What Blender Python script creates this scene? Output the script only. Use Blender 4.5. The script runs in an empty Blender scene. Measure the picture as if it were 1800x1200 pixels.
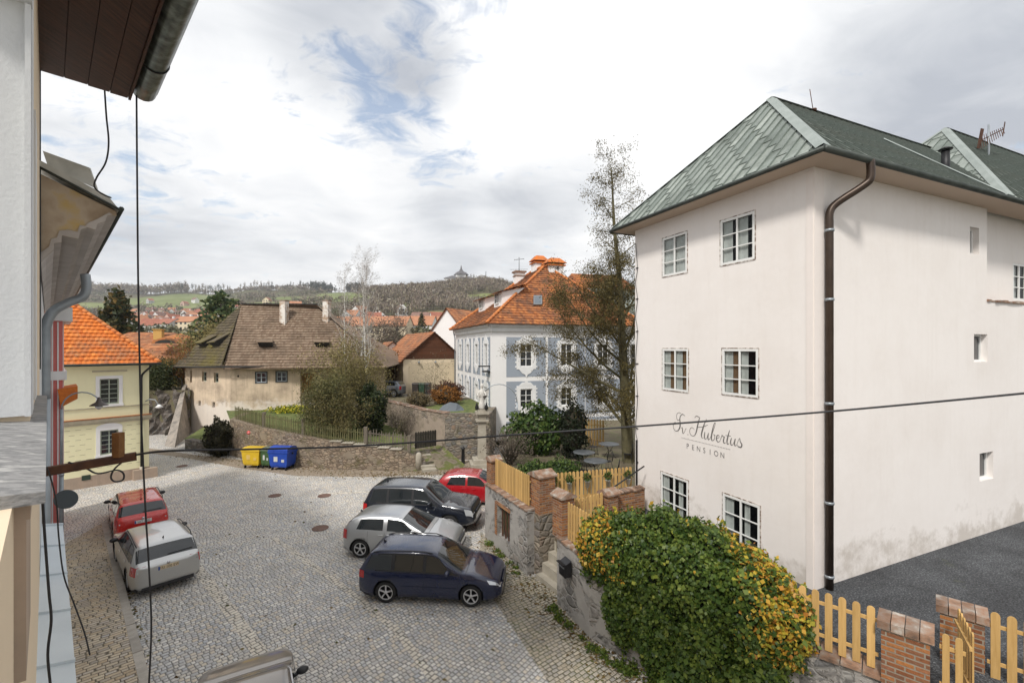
import bpy, math, random
import numpy as np
from mathutils import Vector, Matrix
R = math.radians
rnd = random.Random(7)
SC = bpy.context.scene
COL = SC.collection
H = 7.5            # eye height above the square
F = 800.0          # focal length in pixels of an 1800 px wide picture
HY = 610.0         # horizon row
def G(px, py, z=0.0):
    Y = F * (H - z) / (py - HY); return ((px - 900) / F * Y, Y, z)
def P(px, py, Y): return ((px - 900) / F * Y, Y, H + (HY - py) / F * Y)
def V2(a, b): return (b[0] - a[0], b[1] - a[1])
def unit(v):
    l = math.sqrt(sum(c * c for c in v)) or 1e-9; return tuple(c / l for c in v)

# ------------------------------------------------------------------ objects
def tag(o, label=None, cat=None, group=None, kind=None):
    if label: o['label'] = label
    if cat: o['category'] = cat
    if group: o['group'] = group
    if kind: o['kind'] = kind
    return o
def thing(name, label, cat, loc=(0, 0, 0), rz=0.0, group=None):
    o = bpy.data.objects.new(name, None); COL.objects.link(o)
    o.empty_display_size = .2
    o.location = loc; o.rotation_euler = (0, 0, rz)
    return tag(o, label, cat, group)
def root_of(o):
    while o.parent: o = o.parent
    return o
def copy_tree(o, parent=None):
    c = o.copy(); COL.objects.link(c)
    if parent: c.parent = parent
    for ch in o.children: copy_tree(ch, c)
    return c

class MB:
    def __init__(s):
        s.v = []; s.f = []; s.m = []; s.t = []; s.uv = {}; s.sm = []
    def add(s, vs, fs, m=0, tint=None, smooth=False, uv=None):
        b = len(s.v); s.v.extend([tuple(q) for q in vs])
        for i, f in enumerate(fs):
            if uv is not None: s.uv[len(s.f)] = [uv[k] for k in f]
            s.f.append([b + k for k in f]); s.m.append(m)
            s.t.append(tint if tint is not None else .5); s.sm.append(smooth)
        return s
    def quad(s, a, b, c, d, m=0, tint=None): return s.add([a, b, c, d], [[0, 1, 2, 3]], m, tint)
    def poly(s, pts, m=0, tint=None, uv=None): return s.add(pts, [list(range(len(pts)))], m, tint, uv=uv)
    def box(s, c, size, rz=0.0, m=0, tint=None, taper=1.0):
        x, y, z = [k / 2 for k in size]; ca, sa = math.cos(rz), math.sin(rz); vs = []
        for zz in (-z, z):
            k = 1.0 if zz < 0 else taper
            for (xx, yy) in ((-x, -y), (x, -y), (x, y), (-x, y)):
                xx *= k; yy *= k
                vs.append((c[0] + xx * ca - yy * sa, c[1] + xx * sa + yy * ca, c[2] + zz))
        return s.add(vs, [[3, 2, 1, 0], [4, 5, 6, 7], [0, 1, 5, 4], [1, 2, 6, 5], [2, 3, 7, 6], [3, 0, 4, 7]], m, tint)
    def hexa(s, p, m=0, tint=None):   # 8 points: bottom 4 ccw, top 4 ccw
        return s.add(p, [[3, 2, 1, 0], [4, 5, 6, 7], [0, 1, 5, 4], [1, 2, 6, 5], [2, 3, 7, 6], [3, 0, 4, 7]], m, tint)
    def bar(s, a, b, w, h, m=0, tint=None):   # bar between two points, w sideways, h vertical
        a = Vector(a); b = Vector(b); d = (b - a).normalized()
        up = Vector((0, 0, 1)) if abs(d.z) < .95 else Vector((1, 0, 0))
        sd = d.cross(up).normalized(); u2 = sd.cross(d).normalized()
        p = []
        for q in (a, b):
            for (i, j) in ((-1, -1), (1, -1), (1, 1), (-1, 1)):
                p.append(tuple(q + sd * (i * w / 2) + u2 * (j * h / 2)))
        return s.add(p, [[0, 1, 2, 3], [7, 6, 5, 4], [0, 4, 5, 1], [1, 5, 6, 2], [2, 6, 7, 3], [3, 7, 4, 0]], m, tint)
    def tube(s, pts, r, n=8, m=0, cap=True, smooth=True, tint=None):
        pts = [Vector(p) for p in pts]; rs = r if isinstance(r, (list, tuple)) else [r] * len(pts)
        vs = []; fs = []; pu = None
        for i, p in enumerate(pts):
            d = (pts[min(i + 1, len(pts) - 1)] - pts[max(i - 1, 0)]).normalized()
            if pu is None:
                pu = Vector((0, 0, 1)) if abs(d.z) < .9 else Vector((1, 0, 0))
            a = d.cross(pu)
            if a.length < 1e-5: a = d.cross(Vector((0, 1, 0)))
            a.normalize(); b = a.cross(d).normalized(); pu = b
            for k in range(n):
                t = 2 * math.pi * k / n
                vs.append(tuple(p + (a * math.cos(t) + b * math.sin(t)) * rs[i]))
        for i in range(len(pts) - 1):
            for k in range(n):
                k2 = (k + 1) % n
                fs.append([i * n + k, i * n + k2, (i + 1) * n + k2, (i + 1) * n + k])
        if cap:
            fs.append(list(range(n))[::-1]); fs.append([(len(pts) - 1) * n + k for k in range(n)])
        return s.add(vs, fs, m, tint, smooth)
    def lathe(s, prof, c=(0, 0, 0), n=16, m=0, smooth=True, axis='z', tint=None):
        vs = []; fs = []
        for (r, z) in prof:
            for k in range(n):
                t = 2 * math.pi * k / n; x, y = r * math.cos(t), r * math.sin(t)
                if axis == 'z': q = (x, y, z)
                elif axis == 'y': q = (x, z, -y)
                else: q = (z, x, y)
                vs.append((c[0] + q[0], c[1] + q[1], c[2] + q[2]))
        for i in range(len(prof) - 1):
            for k in range(n):
                k2 = (k + 1) % n; fs.append([i * n + k, i * n + k2, (i + 1) * n + k2, (i + 1) * n + k])
        fs.append(list(range(n))[::-1]); fs.append([(len(prof) - 1) * n + k for k in range(n)])
        return s.add(vs, fs, m, tint, smooth)
    def prism(s, poly, z0, z1, m=0, tint=None):
        n = len(poly); vs = [(p[0], p[1], z0) for p in poly] + [(p[0], p[1], z1) for p in poly]
        fs = [list(range(n))[::-1], [n + k for k in range(n)]] + [[k, (k + 1) % n, n + (k + 1) % n, n + k] for k in range(n)]
        return s.add(vs, fs, m, tint)
    def extrude(s, poly, d, m=0, tint=None):  # poly 3d + offset vector
        n = len(poly); vs = list(poly) + [(p[0] + d[0], p[1] + d[1], p[2] + d[2]) for p in poly]
        fs = [list(range(n)), [n + k for k in range(n)][::-1]] + [[(k + 1) % n, k, n + k, n + (k + 1) % n] for k in range(n)]
        return s.add(vs, fs, m, tint)
    def build(s, name, mats, parent=None, world=True, recalc=False, kind=None, label=None):
        if not isinstance(mats, (list, tuple)): mats = [mats]
        off = Vector((0, 0, 0))
        if parent is not None and world: off = Vector(root_of(parent).location)
        me = bpy.data.meshes.new(name)
        arr = np.array(s.v, dtype=np.float64) if s.v else np.zeros((0, 3))
        me.from_pydata((arr - np.array(off)).tolist(), [], s.f)
        me.update()
        for mt in mats: me.materials.append(mt)
        n = len(me.polygons)
        me.polygons.foreach_set('material_index', s.m)
        me.polygons.foreach_set('use_smooth', s.sm)
        at = me.attributes.new('tint', 'FLOAT', 'FACE'); at.data.foreach_set('value', s.t)
        # metric uvs per face, u along the horizontal of the face, v up its slope
        lp = np.zeros(len(me.loops), dtype=np.int64); me.loops.foreach_get('vertex_index', lp)
        lt = np.zeros(n, dtype=np.int64); me.polygons.foreach_get('loop_total', lt)
        nr = np.zeros(n * 3); me.polygons.foreach_get('normal', nr); nr = nr.reshape(-1, 3)
        hx = np.stack([-nr[:, 1], nr[:, 0], np.zeros(n)], 1); ln = np.linalg.norm(hx, axis=1)
        flat = ln < .05
        hx[flat] = (1, 0, 0); ln[flat] = 1; hx /= ln[:, None]
        sx = np.cross(nr, hx); sx[flat] = (0, 1, 0)
        fi = np.repeat(np.arange(n), lt)
        co = arr[lp] if len(lp) else np.zeros((0, 3))
        uv = np.stack([(co * hx[fi]).sum(1), (co * sx[fi]).sum(1)], 1)
        if s.uv:
            st = np.concatenate([[0], np.cumsum(lt)])
            for k, q in s.uv.items(): uv[st[k]:st[k + 1]] = q
        ul = me.uv_layers.new(name='UVMap'); ul.data.foreach_set('uv', uv.astype(np.float32).ravel())
        if recalc:
            import bmesh
            bm = bmesh.new(); bm.from_mesh(me); bmesh.ops.recalc_face_normals(bm, faces=bm.faces); bm.to_mesh(me); bm.free()
        o = bpy.data.objects.new(name, me); COL.objects.link(o)
        if parent is not None: o.parent = parent
        if kind: o['kind'] = kind
        if label: o['label'] = label
        return o

def obj_origin(o, loc):   # move a top-level mesh's origin to loc
    o.data.transform(Matrix.Translation(-Vector(loc))); o.location = loc
    return o

def metal_roof(mb, poly, da, db, rib=.035, m=0, seed=1, lift=.012, skew=.35):
    """standing-seam sheets: narrow trays running up the slope with staggered cross joints"""
    rg = random.Random(seed); P3 = [Vector(p) for p in poly]; nn = Vector((0, 0, 0))
    for i in range(len(P3)): nn += (P3[i] - P3[0]).cross(P3[(i + 1) % len(P3)] - P3[0])
    nn.normalize()
    if nn.z < 0: nn = -nn
    h = Vector((-nn.y, nn.x, 0)).normalized(); s = nn.cross(h)
    if s.z < 0: s = -s
    o = min(P3, key=lambda p: p.z); uv = [((p - o).dot(h), (p - o).dot(s)) for p in P3]
    if sum(uv[i][0] * uv[(i + 1) % len(uv)][1] - uv[(i + 1) % len(uv)][0] * uv[i][1] for i in range(len(uv))) < 0: uv = uv[::-1]
    pt = lambda u, v, l: tuple(o + h * u + s * v + nn * l)
    a = min(u for u, v in uv); k = 0
    while a < max(u for u, v in uv):
        st = clip(clip(uv, -1, 0, -a), 1, 0, a + da)
        if len(st) >= 3:
            v = min(q[1] for q in st) - db * ((k * skew) % 1); top = max(q[1] for q in st)
            while v < top:
                c = clip(clip(st, 0, -1, -v), 0, 1, v + db)
                if len(c) >= 3:
                    f = lambda q: lift * (1 - (q[1] - v) / db) + .002; tn = rg.random()
                    mb.add([pt(q[0], q[1], f(q)) for q in c], [list(range(len(c)))], m, tn, uv=c)
                    lo = [q for q in c if abs(q[1] - v) < 1e-6]
                    if len(lo) == 2: A, B = sorted(lo); mb.add([pt(A[0], v, -.01), pt(B[0], v, -.01), pt(B[0], v, lift + .012), pt(A[0], v, lift + .012), pt(B[0], v + .03, lift + .012), pt(A[0], v + .03, lift + .012)], [[0, 1, 2, 3], [3, 2, 4, 5]], m, tn * .2)
                v += db
            vv = [q[1] for q in clip(uv, -1, 0, -a) if abs(q[0] - a) < 1e-5]
            if len(vv) >= 2: mb.add([pt(a - rib / 2, min(vv), 0), pt(a + rib / 2, min(vv), 0), pt(a + rib / 2, max(vv), 0), pt(a - rib / 2, max(vv), 0), pt(a - rib / 3, min(vv), rib * 1.3), pt(a + rib / 3, min(vv), rib * 1.3), pt(a + rib / 3, max(vv), rib * 1.3), pt(a - rib / 3, max(vv), rib * 1.3)], [[0, 1, 5, 4], [1, 2, 6, 5], [2, 3, 7, 6], [3, 0, 4, 7], [4, 5, 6, 7]], m, .0)
        a += da; k += 1

def clip(poly, a, b, c):   # keep a*u+b*v<=c
    out = []
    n = len(poly)
    for i in range(n):
        p, q = poly[i], poly[(i + 1) % n]
        dp, dq = a * p[0] + b * p[1] - c, a * q[0] + b * q[1] - c
        if dp <= 1e-9: out.append(p)
        if (dp < -1e-9 and dq > 1e-9) or (dp > 1e-9 and dq < -1e-9):
            t = dp / (dp - dq); out.append((p[0] + t * (q[0] - p[0]), p[1] + t * (q[1] - p[1])))
    return out

def tiles(mb, poly, da, db, lift=.03, shear=0.0, m=0, curve=0.0, jit=.006, rag=0.0, seed=1, full=False):
    """lay overlapping tiles over a planar convex roof polygon"""
    rg = random.Random(seed)
    P3 = [Vector(p) for p in poly]; nn = Vector((0, 0, 0))
    for i in range(len(P3)): nn += (P3[i] - P3[0]).cross(P3[(i + 1) % len(P3)] - P3[0])
    nn.normalize()
    if nn.z < 0: nn = -nn
    h = Vector((-nn.y, nn.x, 0)).normalized(); s = nn.cross(h)
    if s.z < 0: s = -s
    o = min(P3, key=lambda p: p.z)
    uv = [((p - o).dot(h), (p - o).dot(s)) for p in P3]
    ar = sum(uv[i][0] * uv[(i + 1) % len(uv)][1] - uv[(i + 1) % len(uv)][0] * uv[i][1] for i in range(len(uv)))
    if ar < 0: uv = uv[::-1]
    base = [tuple(o + h * u + s * v) for u, v in uv]
    mb.poly(base, m, .4, uv=uv)
    vmax = max(v for u, v in uv); row = 0; v0 = 0.0
    while v0 < vmax - .01:
        v1 = v0 + db
        strip = clip(clip(uv, 0, -1, -v0), 0, 1, v1)
        if len(strip) >= 3:
            aa = [u - shear * v for u, v in strip]; a0 = math.floor(min(aa) / da) * da + (0 if shear else (.5 * da if row % 2 else 0)) - da
            a = a0; rt = rg.random()
            while a < max(aa):
                cell = clip(clip(strip, -1, shear, -a), 1, -shear, a + da)
                if len(cell) >= 3:
                    j = rg.uniform(-jit, jit); tn = rg.random(); dv = rg.uniform(-rag, 0)
                    def lf(u, v):
                        fr = min(1, max(0, (v - v0) / db)); aa_ = (u - shear * v - a) / da
                        return lift * (1 - fr) + j + .004 + curve * math.sin(math.pi * min(1, max(0, aa_)))
                    if curve:
                        mid = a + da / 2
                        parts = [clip(cell, 1, -shear, mid), clip(cell, -1, shear, -mid)]
                    else: parts = [cell]
                    for c in parts:
                        if len(c) < 3: continue
                        vs = []
                        for (u, v) in c:
                            vv = v + (dv if abs(v - v0) < 1e-6 and v0 > 0 else 0)
                            vs.append(tuple(o + h * u + s * vv + nn * lf(u, v)))
                        mb.add(vs, [list(range(len(vs)))], m, tn, uv=c)
                        for i in range(len(c)):
                            p, q = c[i], c[(i + 1) % len(c)]
                            if abs(p[1] - v0) < 1e-6 and abs(q[1] - v0) < 1e-6:
                                A, B = vs[i], vs[(i + 1) % len(vs)]
                                off = nn * -(lift + .02)
                                mb.add([A, B, tuple(Vector(B) + off), tuple(Vector(A) + off)], [[3, 2, 1, 0]], m, tn * .6,
                                       uv=[p, q, (q[0], q[1] + .001), (p[0], p[1] + .001)])
                a += da
        v0 = v1; row += 1

# ------------------------------------------------------------------ materials
def C4(c): return (c[0], c[1], c[2], 1)
def hexc(h):
    h = h.lstrip('#'); c = [int(h[i:i + 2], 16) / 255 for i in (0, 2, 4)]
    return tuple((x / 12.92 if x < .04045 else ((x + .055) / 1.055) ** 2.4) for x in c)
class NT:
    def __init__(s, name):
        s.mat = bpy.data.materials.new(name); s.mat.use_nodes = True
        s.t = s.mat.node_tree; s.b = s.t.nodes['Principled BSDF']; s.out = s.t.nodes['Material Output']
    def n(s, typ, **kw):
        nd = s.t.nodes.new(typ)
        for k, v in kw.items():
            if k.startswith('i_'): nd.inputs[k[2:].replace('_', ' ')].default_value = v
            else: setattr(nd, k, v)
        return nd
    def l(s, a, b): s.t.links.new(a, b)
    def coord(s, kind='Object', scale=None):
        tc = s.n('ShaderNodeTexCoord'); o = tc.outputs[kind]
        if scale is not None:
            mp = s.n('ShaderNodeMapping'); mp.inputs['Scale'].default_value = scale; s.l(o, mp.inputs['Vector']); o = mp.outputs['Vector']
        return o
    def noise(s, vec, scale, detail=4, rough=.55, dist=0.0):
        nd = s.n('ShaderNodeTexNoise'); nd.inputs['Scale'].default_value = scale; nd.inputs['Detail'].default_value = detail
        nd.inputs['Roughness'].default_value = rough; nd.inputs['Distortion'].default_value = dist
        s.l(vec, nd.inputs['Vector']); return nd.outputs['Fac']
    def ramp(s, fac, stops):
        nd = s.n('ShaderNodeValToRGB'); cr = nd.color_ramp
        while len(cr.elements) > len(stops): cr.elements.remove(cr.elements[-1])
        while len(cr.elements) < len(stops): cr.elements.new(.5)
        for e, (p, c) in zip(cr.elements, stops): e.position = p; e.color = C4(c) if len(c) == 3 else c
        s.l(fac, nd.inputs['Fac']); return nd.outputs['Color']
    def mix(s, f, a, b, typ='MIX'):
        nd = s.n('ShaderNodeMix', data_type='RGBA', blend_type=typ)
        for sock, val in ((nd.inputs[0], f), (nd.inputs[6], a), (nd.inputs[7], b)):
            if isinstance(val, (int, float)): sock.default_value = val
            elif isinstance(val, (tuple, list)): sock.default_value = C4(val)
            else: s.l(val, sock)
        return nd.outputs[2]
    def math(s, op, a, b=0.0, c=0.0, clamp=False):
        nd = s.n('ShaderNodeMath', operation=op, use_clamp=clamp)
        for sock, val in zip(nd.inputs, (a, b, c)):
            if isinstance(val, (int, float)): sock.default_value = val
            else: s.l(val, sock)
        return nd.outputs[0]
    def attr(s, name):
        return s.n('ShaderNodeAttribute', attribute_name=name, attribute_type='GEOMETRY')
    def bump(s, hgt, strength=.4, dist=.02, prev=None):
        nd = s.n('ShaderNodeBump'); nd.inputs['Strength'].default_value = strength; nd.inputs['Distance'].default_value = dist
        s.l(hgt, nd.inputs['Height'])
        if prev is not None: s.l(prev, nd.inputs['Normal'])
        return nd.outputs['Normal']
    def fin(s, col=None, rough=None, nrm=None, metal=None, spec=None):
        for k, v in (('Base Color', col), ('Roughness', rough), ('Normal', nrm), ('Metallic', metal), ('Specular IOR Level', spec)):
            if v is None: continue
            sock = s.b.inputs[k]
            if isinstance(v, (int, float)): sock.default_value = v
            elif isinstance(v, (tuple, list)): sock.default_value = C4(v)
            else: s.l(v, sock)
        return s.mat

def m_noise(name, stops, scale=2.0, rough=.8, bump=.0, bscale=20, bdist=.01, metal=0.0, kind='Object', tint=0.0, vec=None, detail=5, spec=None):
    t = NT(name); co = t.coord(kind, vec)
    f = t.noise(co, scale, detail)
    if len(stops) and not isinstance(stops[0][0], (int, float)): stops = [(.35 + .3 * i / max(1, len(stops) - 1), c) for i, c in enumerate(stops)]
    col = t.ramp(f, stops)
    if tint:
        a = t.attr('tint').outputs['Fac']
        v = t.math('MULTIPLY_ADD', a, 2 * tint, 1 - tint)
        hs = t.n('ShaderNodeHueSaturation'); t.l(v, hs.inputs['Value']); t.l(col, hs.inputs['Color']); col = hs.outputs['Color']
    nr = None
    if bump: nr = t.bump(t.noise(co, bscale, 4), bump, bdist)
    return t.fin(col, rough, nr, metal, spec)
def m_flat(name, c, rough=.6, metal=0.0, spec=None, coat=0.0):
    t = NT(name); t.fin(c, rough, None, metal, spec)
    if coat: t.b.inputs['Coat Weight'].default_value = coat; t.b.inputs['Coat Roughness'].default_value = .04
    return t.mat
def m_plaster(name, base, dirt=None, stain=.25, scale=.6, bump=.25, low=None, lowz=0, lowh=1.2):
    """painted render: large soft clouds, fine grain, and damp patches (with their own shape)"""
    t = NT(name); co = t.coord('UV')
    big = t.noise(co, scale, 6, .68); fine = t.noise(co, 7, 6, .7); strk = t.noise(t.coord('UV', (3.2, .22, 1)), 1.5, 5, .65)
    d = dirt or tuple(c * .72 for c in base)
    c = t.mix(t.math('MULTIPLY', t.ramp(big, [(.42, (0, 0, 0)), (.72, (1, 1, 1))]), stain), base, d)
    c = t.mix(t.math('MULTIPLY', t.ramp(strk, [(.5, (0, 0, 0)), (.8, (1, 1, 1))]), stain * .7), c, d)
    c = t.mix(t.math('MULTIPLY', t.ramp(fine, [(.3, (0, 0, 0)), (.7, (1, 1, 1))]), .12), c, tuple(min(1, k * 1.25) for k in base))
    if low:
        g = t.n('ShaderNodeNewGeometry'); sp = t.n('ShaderNodeSeparateXYZ'); t.l(g.outputs['Position'], sp.inputs[0])
        zz = t.math('SUBTRACT', sp.outputs['Z'], lowz); zz = t.math('DIVIDE', zz, lowh)
        zz = t.math('ADD', zz, t.math('MULTIPLY', t.math('SUBTRACT', t.noise(co, .9, 5, .7), .5), 2.6))
        mk = t.ramp(zz, [(.15, (1, 1, 1)), (.55, (0, 0, 0))])
        c = t.mix(t.math('MULTIPLY', mk, .75), c, low)
    nr = t.bump(t.math('ADD', fine, t.math('MULTIPLY', big, 2)), bump, .01)
    return t.fin(c, .88, nr, spec=.25)
def m_rooftile(name, cols, moss=None, moss_amt=.5, wave=0.0, rough=.85, seed=0, mscale=.5):
    t = NT(name); uv = t.coord('UV'); tn = t.attr('tint').outputs['Fac']
    c = t.ramp(tn, [(i / (len(cols) - 1), k) for i, k in enumerate(cols)])
    fine = t.noise(uv, 9, 6, .7)
    c = t.mix(.35, c, t.ramp(fine, [(.3, (.25, .25, .25)), (.7, (.9, .9, .9))]), 'OVERLAY')
    if moss:
        big = t.noise(t.coord('UV'), mscale, 6, .75)
        mk = t.math('MULTIPLY', t.ramp(big, [(.55 - .2 * moss_amt, (0, 0, 0)), (.72 - .2 * moss_amt, (1, 1, 1))]), t.ramp(fine, [(.3, (.2, .2, .2)), (.6, (1, 1, 1))]))
        c = t.mix(mk, c, moss)
    return t.fin(c, rough, t.bump(fine, .3, .01), spec=.2)
def m_rubble(name, cols, mortar, scale=3.0, plaster=None, pamt=.4, moss=None):
    t = NT(name); co = t.coord('UV', (1, 1.7, 1))
    w = t.n('ShaderNodeTexNoise'); w.inputs['Scale'].default_value = 2.2; t.l(co, w.inputs['Vector'])
    ad = t.n('ShaderNodeMix', data_type='VECTOR'); ad.inputs[0].default_value = .12; t.l(co, ad.inputs[4]); t.l(w.outputs['Color'], ad.inputs[5])
    vc = ad.outputs[1]
    vo = t.n('ShaderNodeTexVoronoi', feature='F1'); vo.inputs['Scale'].default_value = scale; t.l(vc, vo.inputs['Vector'])
    ve = t.n('ShaderNodeTexVoronoi', feature='DISTANCE_TO_EDGE'); ve.inputs['Scale'].default_value = scale; t.l(vc, ve.inputs['Vector'])
    sp = t.n('ShaderNodeSeparateColor'); t.l(vo.outputs['Color'], sp.inputs[0])
    c = t.ramp(sp.outputs[0], [(i / (len(cols) - 1), k) for i, k in enumerate(cols)])
    fine = t.noise(co, 14, 6, .7); c = t.mix(.5, c, t.ramp(fine, [(.3, (.2, .2, .2)), (.7, (.85, .85, .85))]), 'OVERLAY')
    ed = t.ramp(t.math('ADD', ve.outputs['Distance'], t.math('MULTIPLY', t.math('SUBTRACT', fine, .5), .08)), [(.02, (1, 1, 1)), (.09, (0, 0, 0))])
    c = t.mix(ed, c, mortar)
    hg = t.math('MULTIPLY', t.ramp(ve.outputs['Distance'], [(0, (0, 0, 0)), (.16, (1, 1, 1))]), 1)
    if plaster:
        pn = t.noise(t.coord('UV'), .9, 7, .72, .4)
        pm = t.ramp(pn, [(.56 - .22 * pamt, (0, 0, 0)), (.6 - .22 * pamt, (1, 1, 1))])
        c = t.mix(pm, c, t.mix(t.noise(t.coord('UV'), 3, 5), plaster, tuple(k * .62 for k in plaster)))
        hg = t.mix(pm, hg, (1.1, 1.1, 1.1))
    if moss:
        mn = t.noise(t.coord('Object'), 1.1, 6, .75)
        c = t.mix(t.math('MULTIPLY', t.ramp(mn, [(.52, (0, 0, 0)), (.68, (1, 1, 1))]), .8), c, moss)
    return t.fin(c, .92, t.bump(t.math('ADD', hg, t.math('MULTIPLY', fine, .5)), .8, .05), spec=.2)
def m_brick(name, cols, mortar, bw=.26, bh=.075, mw=.012):
    t = NT(name); co = t.coord('UV')
    b = t.n('ShaderNodeTexBrick'); t.l(co, b.inputs['Vector']); b.inputs['Scale'].default_value = 1
    b.inputs['Brick Width'].default_value = bw; b.inputs['Row Height'].default_value = bh; b.inputs['Mortar Size'].default_value = mw
    b.inputs['Mortar Smooth'].default_value = .3; b.inputs['Color1'].default_value = (0, 0, 0, 1); b.inputs['Color2'].default_value = (1, 1, 1, 1); b.inputs['Mortar'].default_value = (.5, .5, .5, 1)
    c = t.ramp(b.outputs['Color'], [(i / (len(cols) - 1), k) for i, k in enumerate(cols)])
    fine = t.noise(co, 22, 5, .7); c = t.mix(.45, c, t.ramp(fine, [(.3, (.25, .25, .25)), (.7, (.8, .8, .8))]), 'OVERLAY')
    mf = t.math('ADD', b.outputs['Fac'], t.math('MULTIPLY', t.math('SUBTRACT', t.noise(co, 5, 4), .62), 1.2), clamp=True)
    c = t.mix(mf, c, mortar)
    return t.fin(c, .9, t.bump(t.math('SUBTRACT', fine, b.outputs['Fac']), .5, .02), spec=.2)
def m_wood(name, c1, c2, along='v', rough=.75, planks=0.0, gap=(.01, .01, .01)):
    t = NT(name); sc = (14, .8, 1) if along == 'v' else (.8, 14, 1)
    co = t.coord('UV', sc); f = t.noise(co, 2, 6, .7, .6); c = t.ramp(f, [(.32, c1), (.68, c2)])
    h = f
    if planks:
        uv = t.coord('UV'); sp = t.n('ShaderNodeSeparateXYZ'); t.l(uv, sp.inputs[0])
        q = sp.outputs['X'] if along == 'v' else sp.outputs['Y']
        d = t.math('DIVIDE', q, planks); fr = t.math('FRACT', d); ed = t.math('LESS_THAN', fr, .06)
        wn = t.n('ShaderNodeTexWhiteNoise', noise_dimensions='1D'); t.l(t.math('FLOOR', d), wn.inputs['W'])
        c = t.mix(.5, c, t.ramp(wn.outputs['Value'], [(0, (.3, .3, .3)), (1, (.7, .7, .7))]), 'OVERLAY')
        c = t.mix(ed, c, gap); h = t.math('SUBTRACT', t.math('MULTIPLY', f, .3), ed)
    tv = t.n('ShaderNodeHueSaturation'); t.l(t.math('MULTIPLY_ADD', t.attr('tint').outputs['Fac'], .45, .78), tv.inputs['Value']); t.l(c, tv.inputs['Color']); c = tv.outputs['Color']
    return t.fin(c, rough, t.bump(h, .4, .01), spec=.25)
def m_cobble(name, cols, joint, cell=.125, rot=.6, arcs=0.0, big=None, moss=None, aspect=1.0, wob=.12):
    """rows of hewn setts: every stone has its own tone, rows shift, widths and edges vary"""
    t = NT(name); co = t.coord('UV')
    mp = t.n('ShaderNodeMapping'); mp.inputs['Rotation'].default_value = (0, 0, rot); t.l(co, mp.inputs['Vector']); v = mp.outputs[0]
    rag = t.n('ShaderNodeTexNoise'); rag.inputs['Scale'].default_value = 11; rag.inputs['Detail'].default_value = 2; t.l(v, rag.inputs['Vector'])
    ad = t.n('ShaderNodeVectorMath', operation='MULTIPLY_ADD'); t.l(rag.outputs['Color'], ad.inputs[0]); ad.inputs[1].default_value = (.03, .022, 0); t.l(v, ad.inputs[2])
    sp = t.n('ShaderNodeSeparateXYZ'); t.l(ad.outputs[0], sp.inputs[0]); x, y = sp.outputs['X'], sp.outputs['Y']
    if arcs: y = t.math('ADD', y, t.math('MULTIPLY', t.math('ABSOLUTE', t.math('SINE', t.math('MULTIPLY', x, 2.0))), arcs))
    y = t.math('ADD', y, t.math('MULTIPLY', t.math('SUBTRACT', t.noise(v, .6, 3), .5), wob * 3))
    y = t.math('ADD', y, t.math('MULTIPLY', t.math('SINE', t.math('MULTIPLY', x, .45)), .12))
    yr = t.math('DIVIDE', y, cell); row = t.math('FLOOR', yr); fy = t.math('FRACT', yr)
    w0 = t.n('ShaderNodeTexWhiteNoise', noise_dimensions='1D'); t.l(row, w0.inputs['W'])
    nx = t.n('ShaderNodeCombineXYZ'); t.l(x, nx.inputs[0]); t.l(t.math('MULTIPLY', row, 9.7), nx.inputs[1])
    xo = t.math('ADD', t.math('ADD', t.math('DIVIDE', x, cell * aspect), t.math('MULTIPLY', w0.outputs['Value'], 7)), t.math('MULTIPLY', t.noise(nx.outputs[0], 3.5, 1), 1.5))
    fx = t.math('FRACT', xo); cb = t.n('ShaderNodeCombineXYZ'); t.l(t.math('FLOOR', xo), cb.inputs[0]); t.l(row, cb.inputs[1])
    wn = t.n('ShaderNodeTexWhiteNoise', noise_dimensions='2D'); t.l(cb.outputs[0], wn.inputs['Vector'])
    e = t.math('MINIMUM', t.math('MULTIPLY', t.math('MINIMUM', fx, t.math('SUBTRACT', 1, fx)), aspect), t.math('MINIMUM', fy, t.math('SUBTRACT', 1, fy)))
    c = t.ramp(wn.outputs['Value'], [(i / (len(cols) - 1), k) for i, k in enumerate(cols)])
    bigf = t.noise(co, .35, 6, .7)
    c = t.mix(.45, c, t.ramp(t.noise(co, .9, 6, .75), [(.3, (.25, .25, .26)), (.7, (.78, .74, .68))]), 'OVERLAY')
    if big: c = t.mix(t.math('MULTIPLY', t.ramp(bigf, [(.42, (0, 0, 0)), (.66, (1, 1, 1))]), .55), c, big)
    fine = t.noise(co, 30, 4, .7); c = t.mix(.4, c, t.ramp(fine, [(.3, (.3, .3, .3)), (.7, (.75, .75, .75))]), 'OVERLAY')
    oil = t.ramp(t.noise(co, .55, 4, .6, .5), [(.6, (0, 0, 0)), (.72, (1, 1, 1))]); c = t.mix(t.math('MULTIPLY', oil, .35), c, tuple(k * .45 for k in cols[0]))
    jc = joint
    if moss: jc = t.mix(t.ramp(t.noise(co, 1.4, 5, .7), [(.48, (0, 0, 0)), (.6, (1, 1, 1))]), joint, moss)
    e2 = t.math('SUBTRACT', e, t.math('MULTIPLY', wn.outputs['Value'], .07)); c = t.mix(t.ramp(e2, [(.01, (1, 1, 1)), (.11, (0, 0, 0))]), c, jc)
    hg = t.math('ADD', t.ramp(e, [(0, (0, 0, 0)), (.3, (1, 1, 1))]), t.math('MULTIPLY', wn.outputs['Value'], .35))
    return t.fin(c, .72, t.bump(hg, .6, .03), spec=.3)
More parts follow.
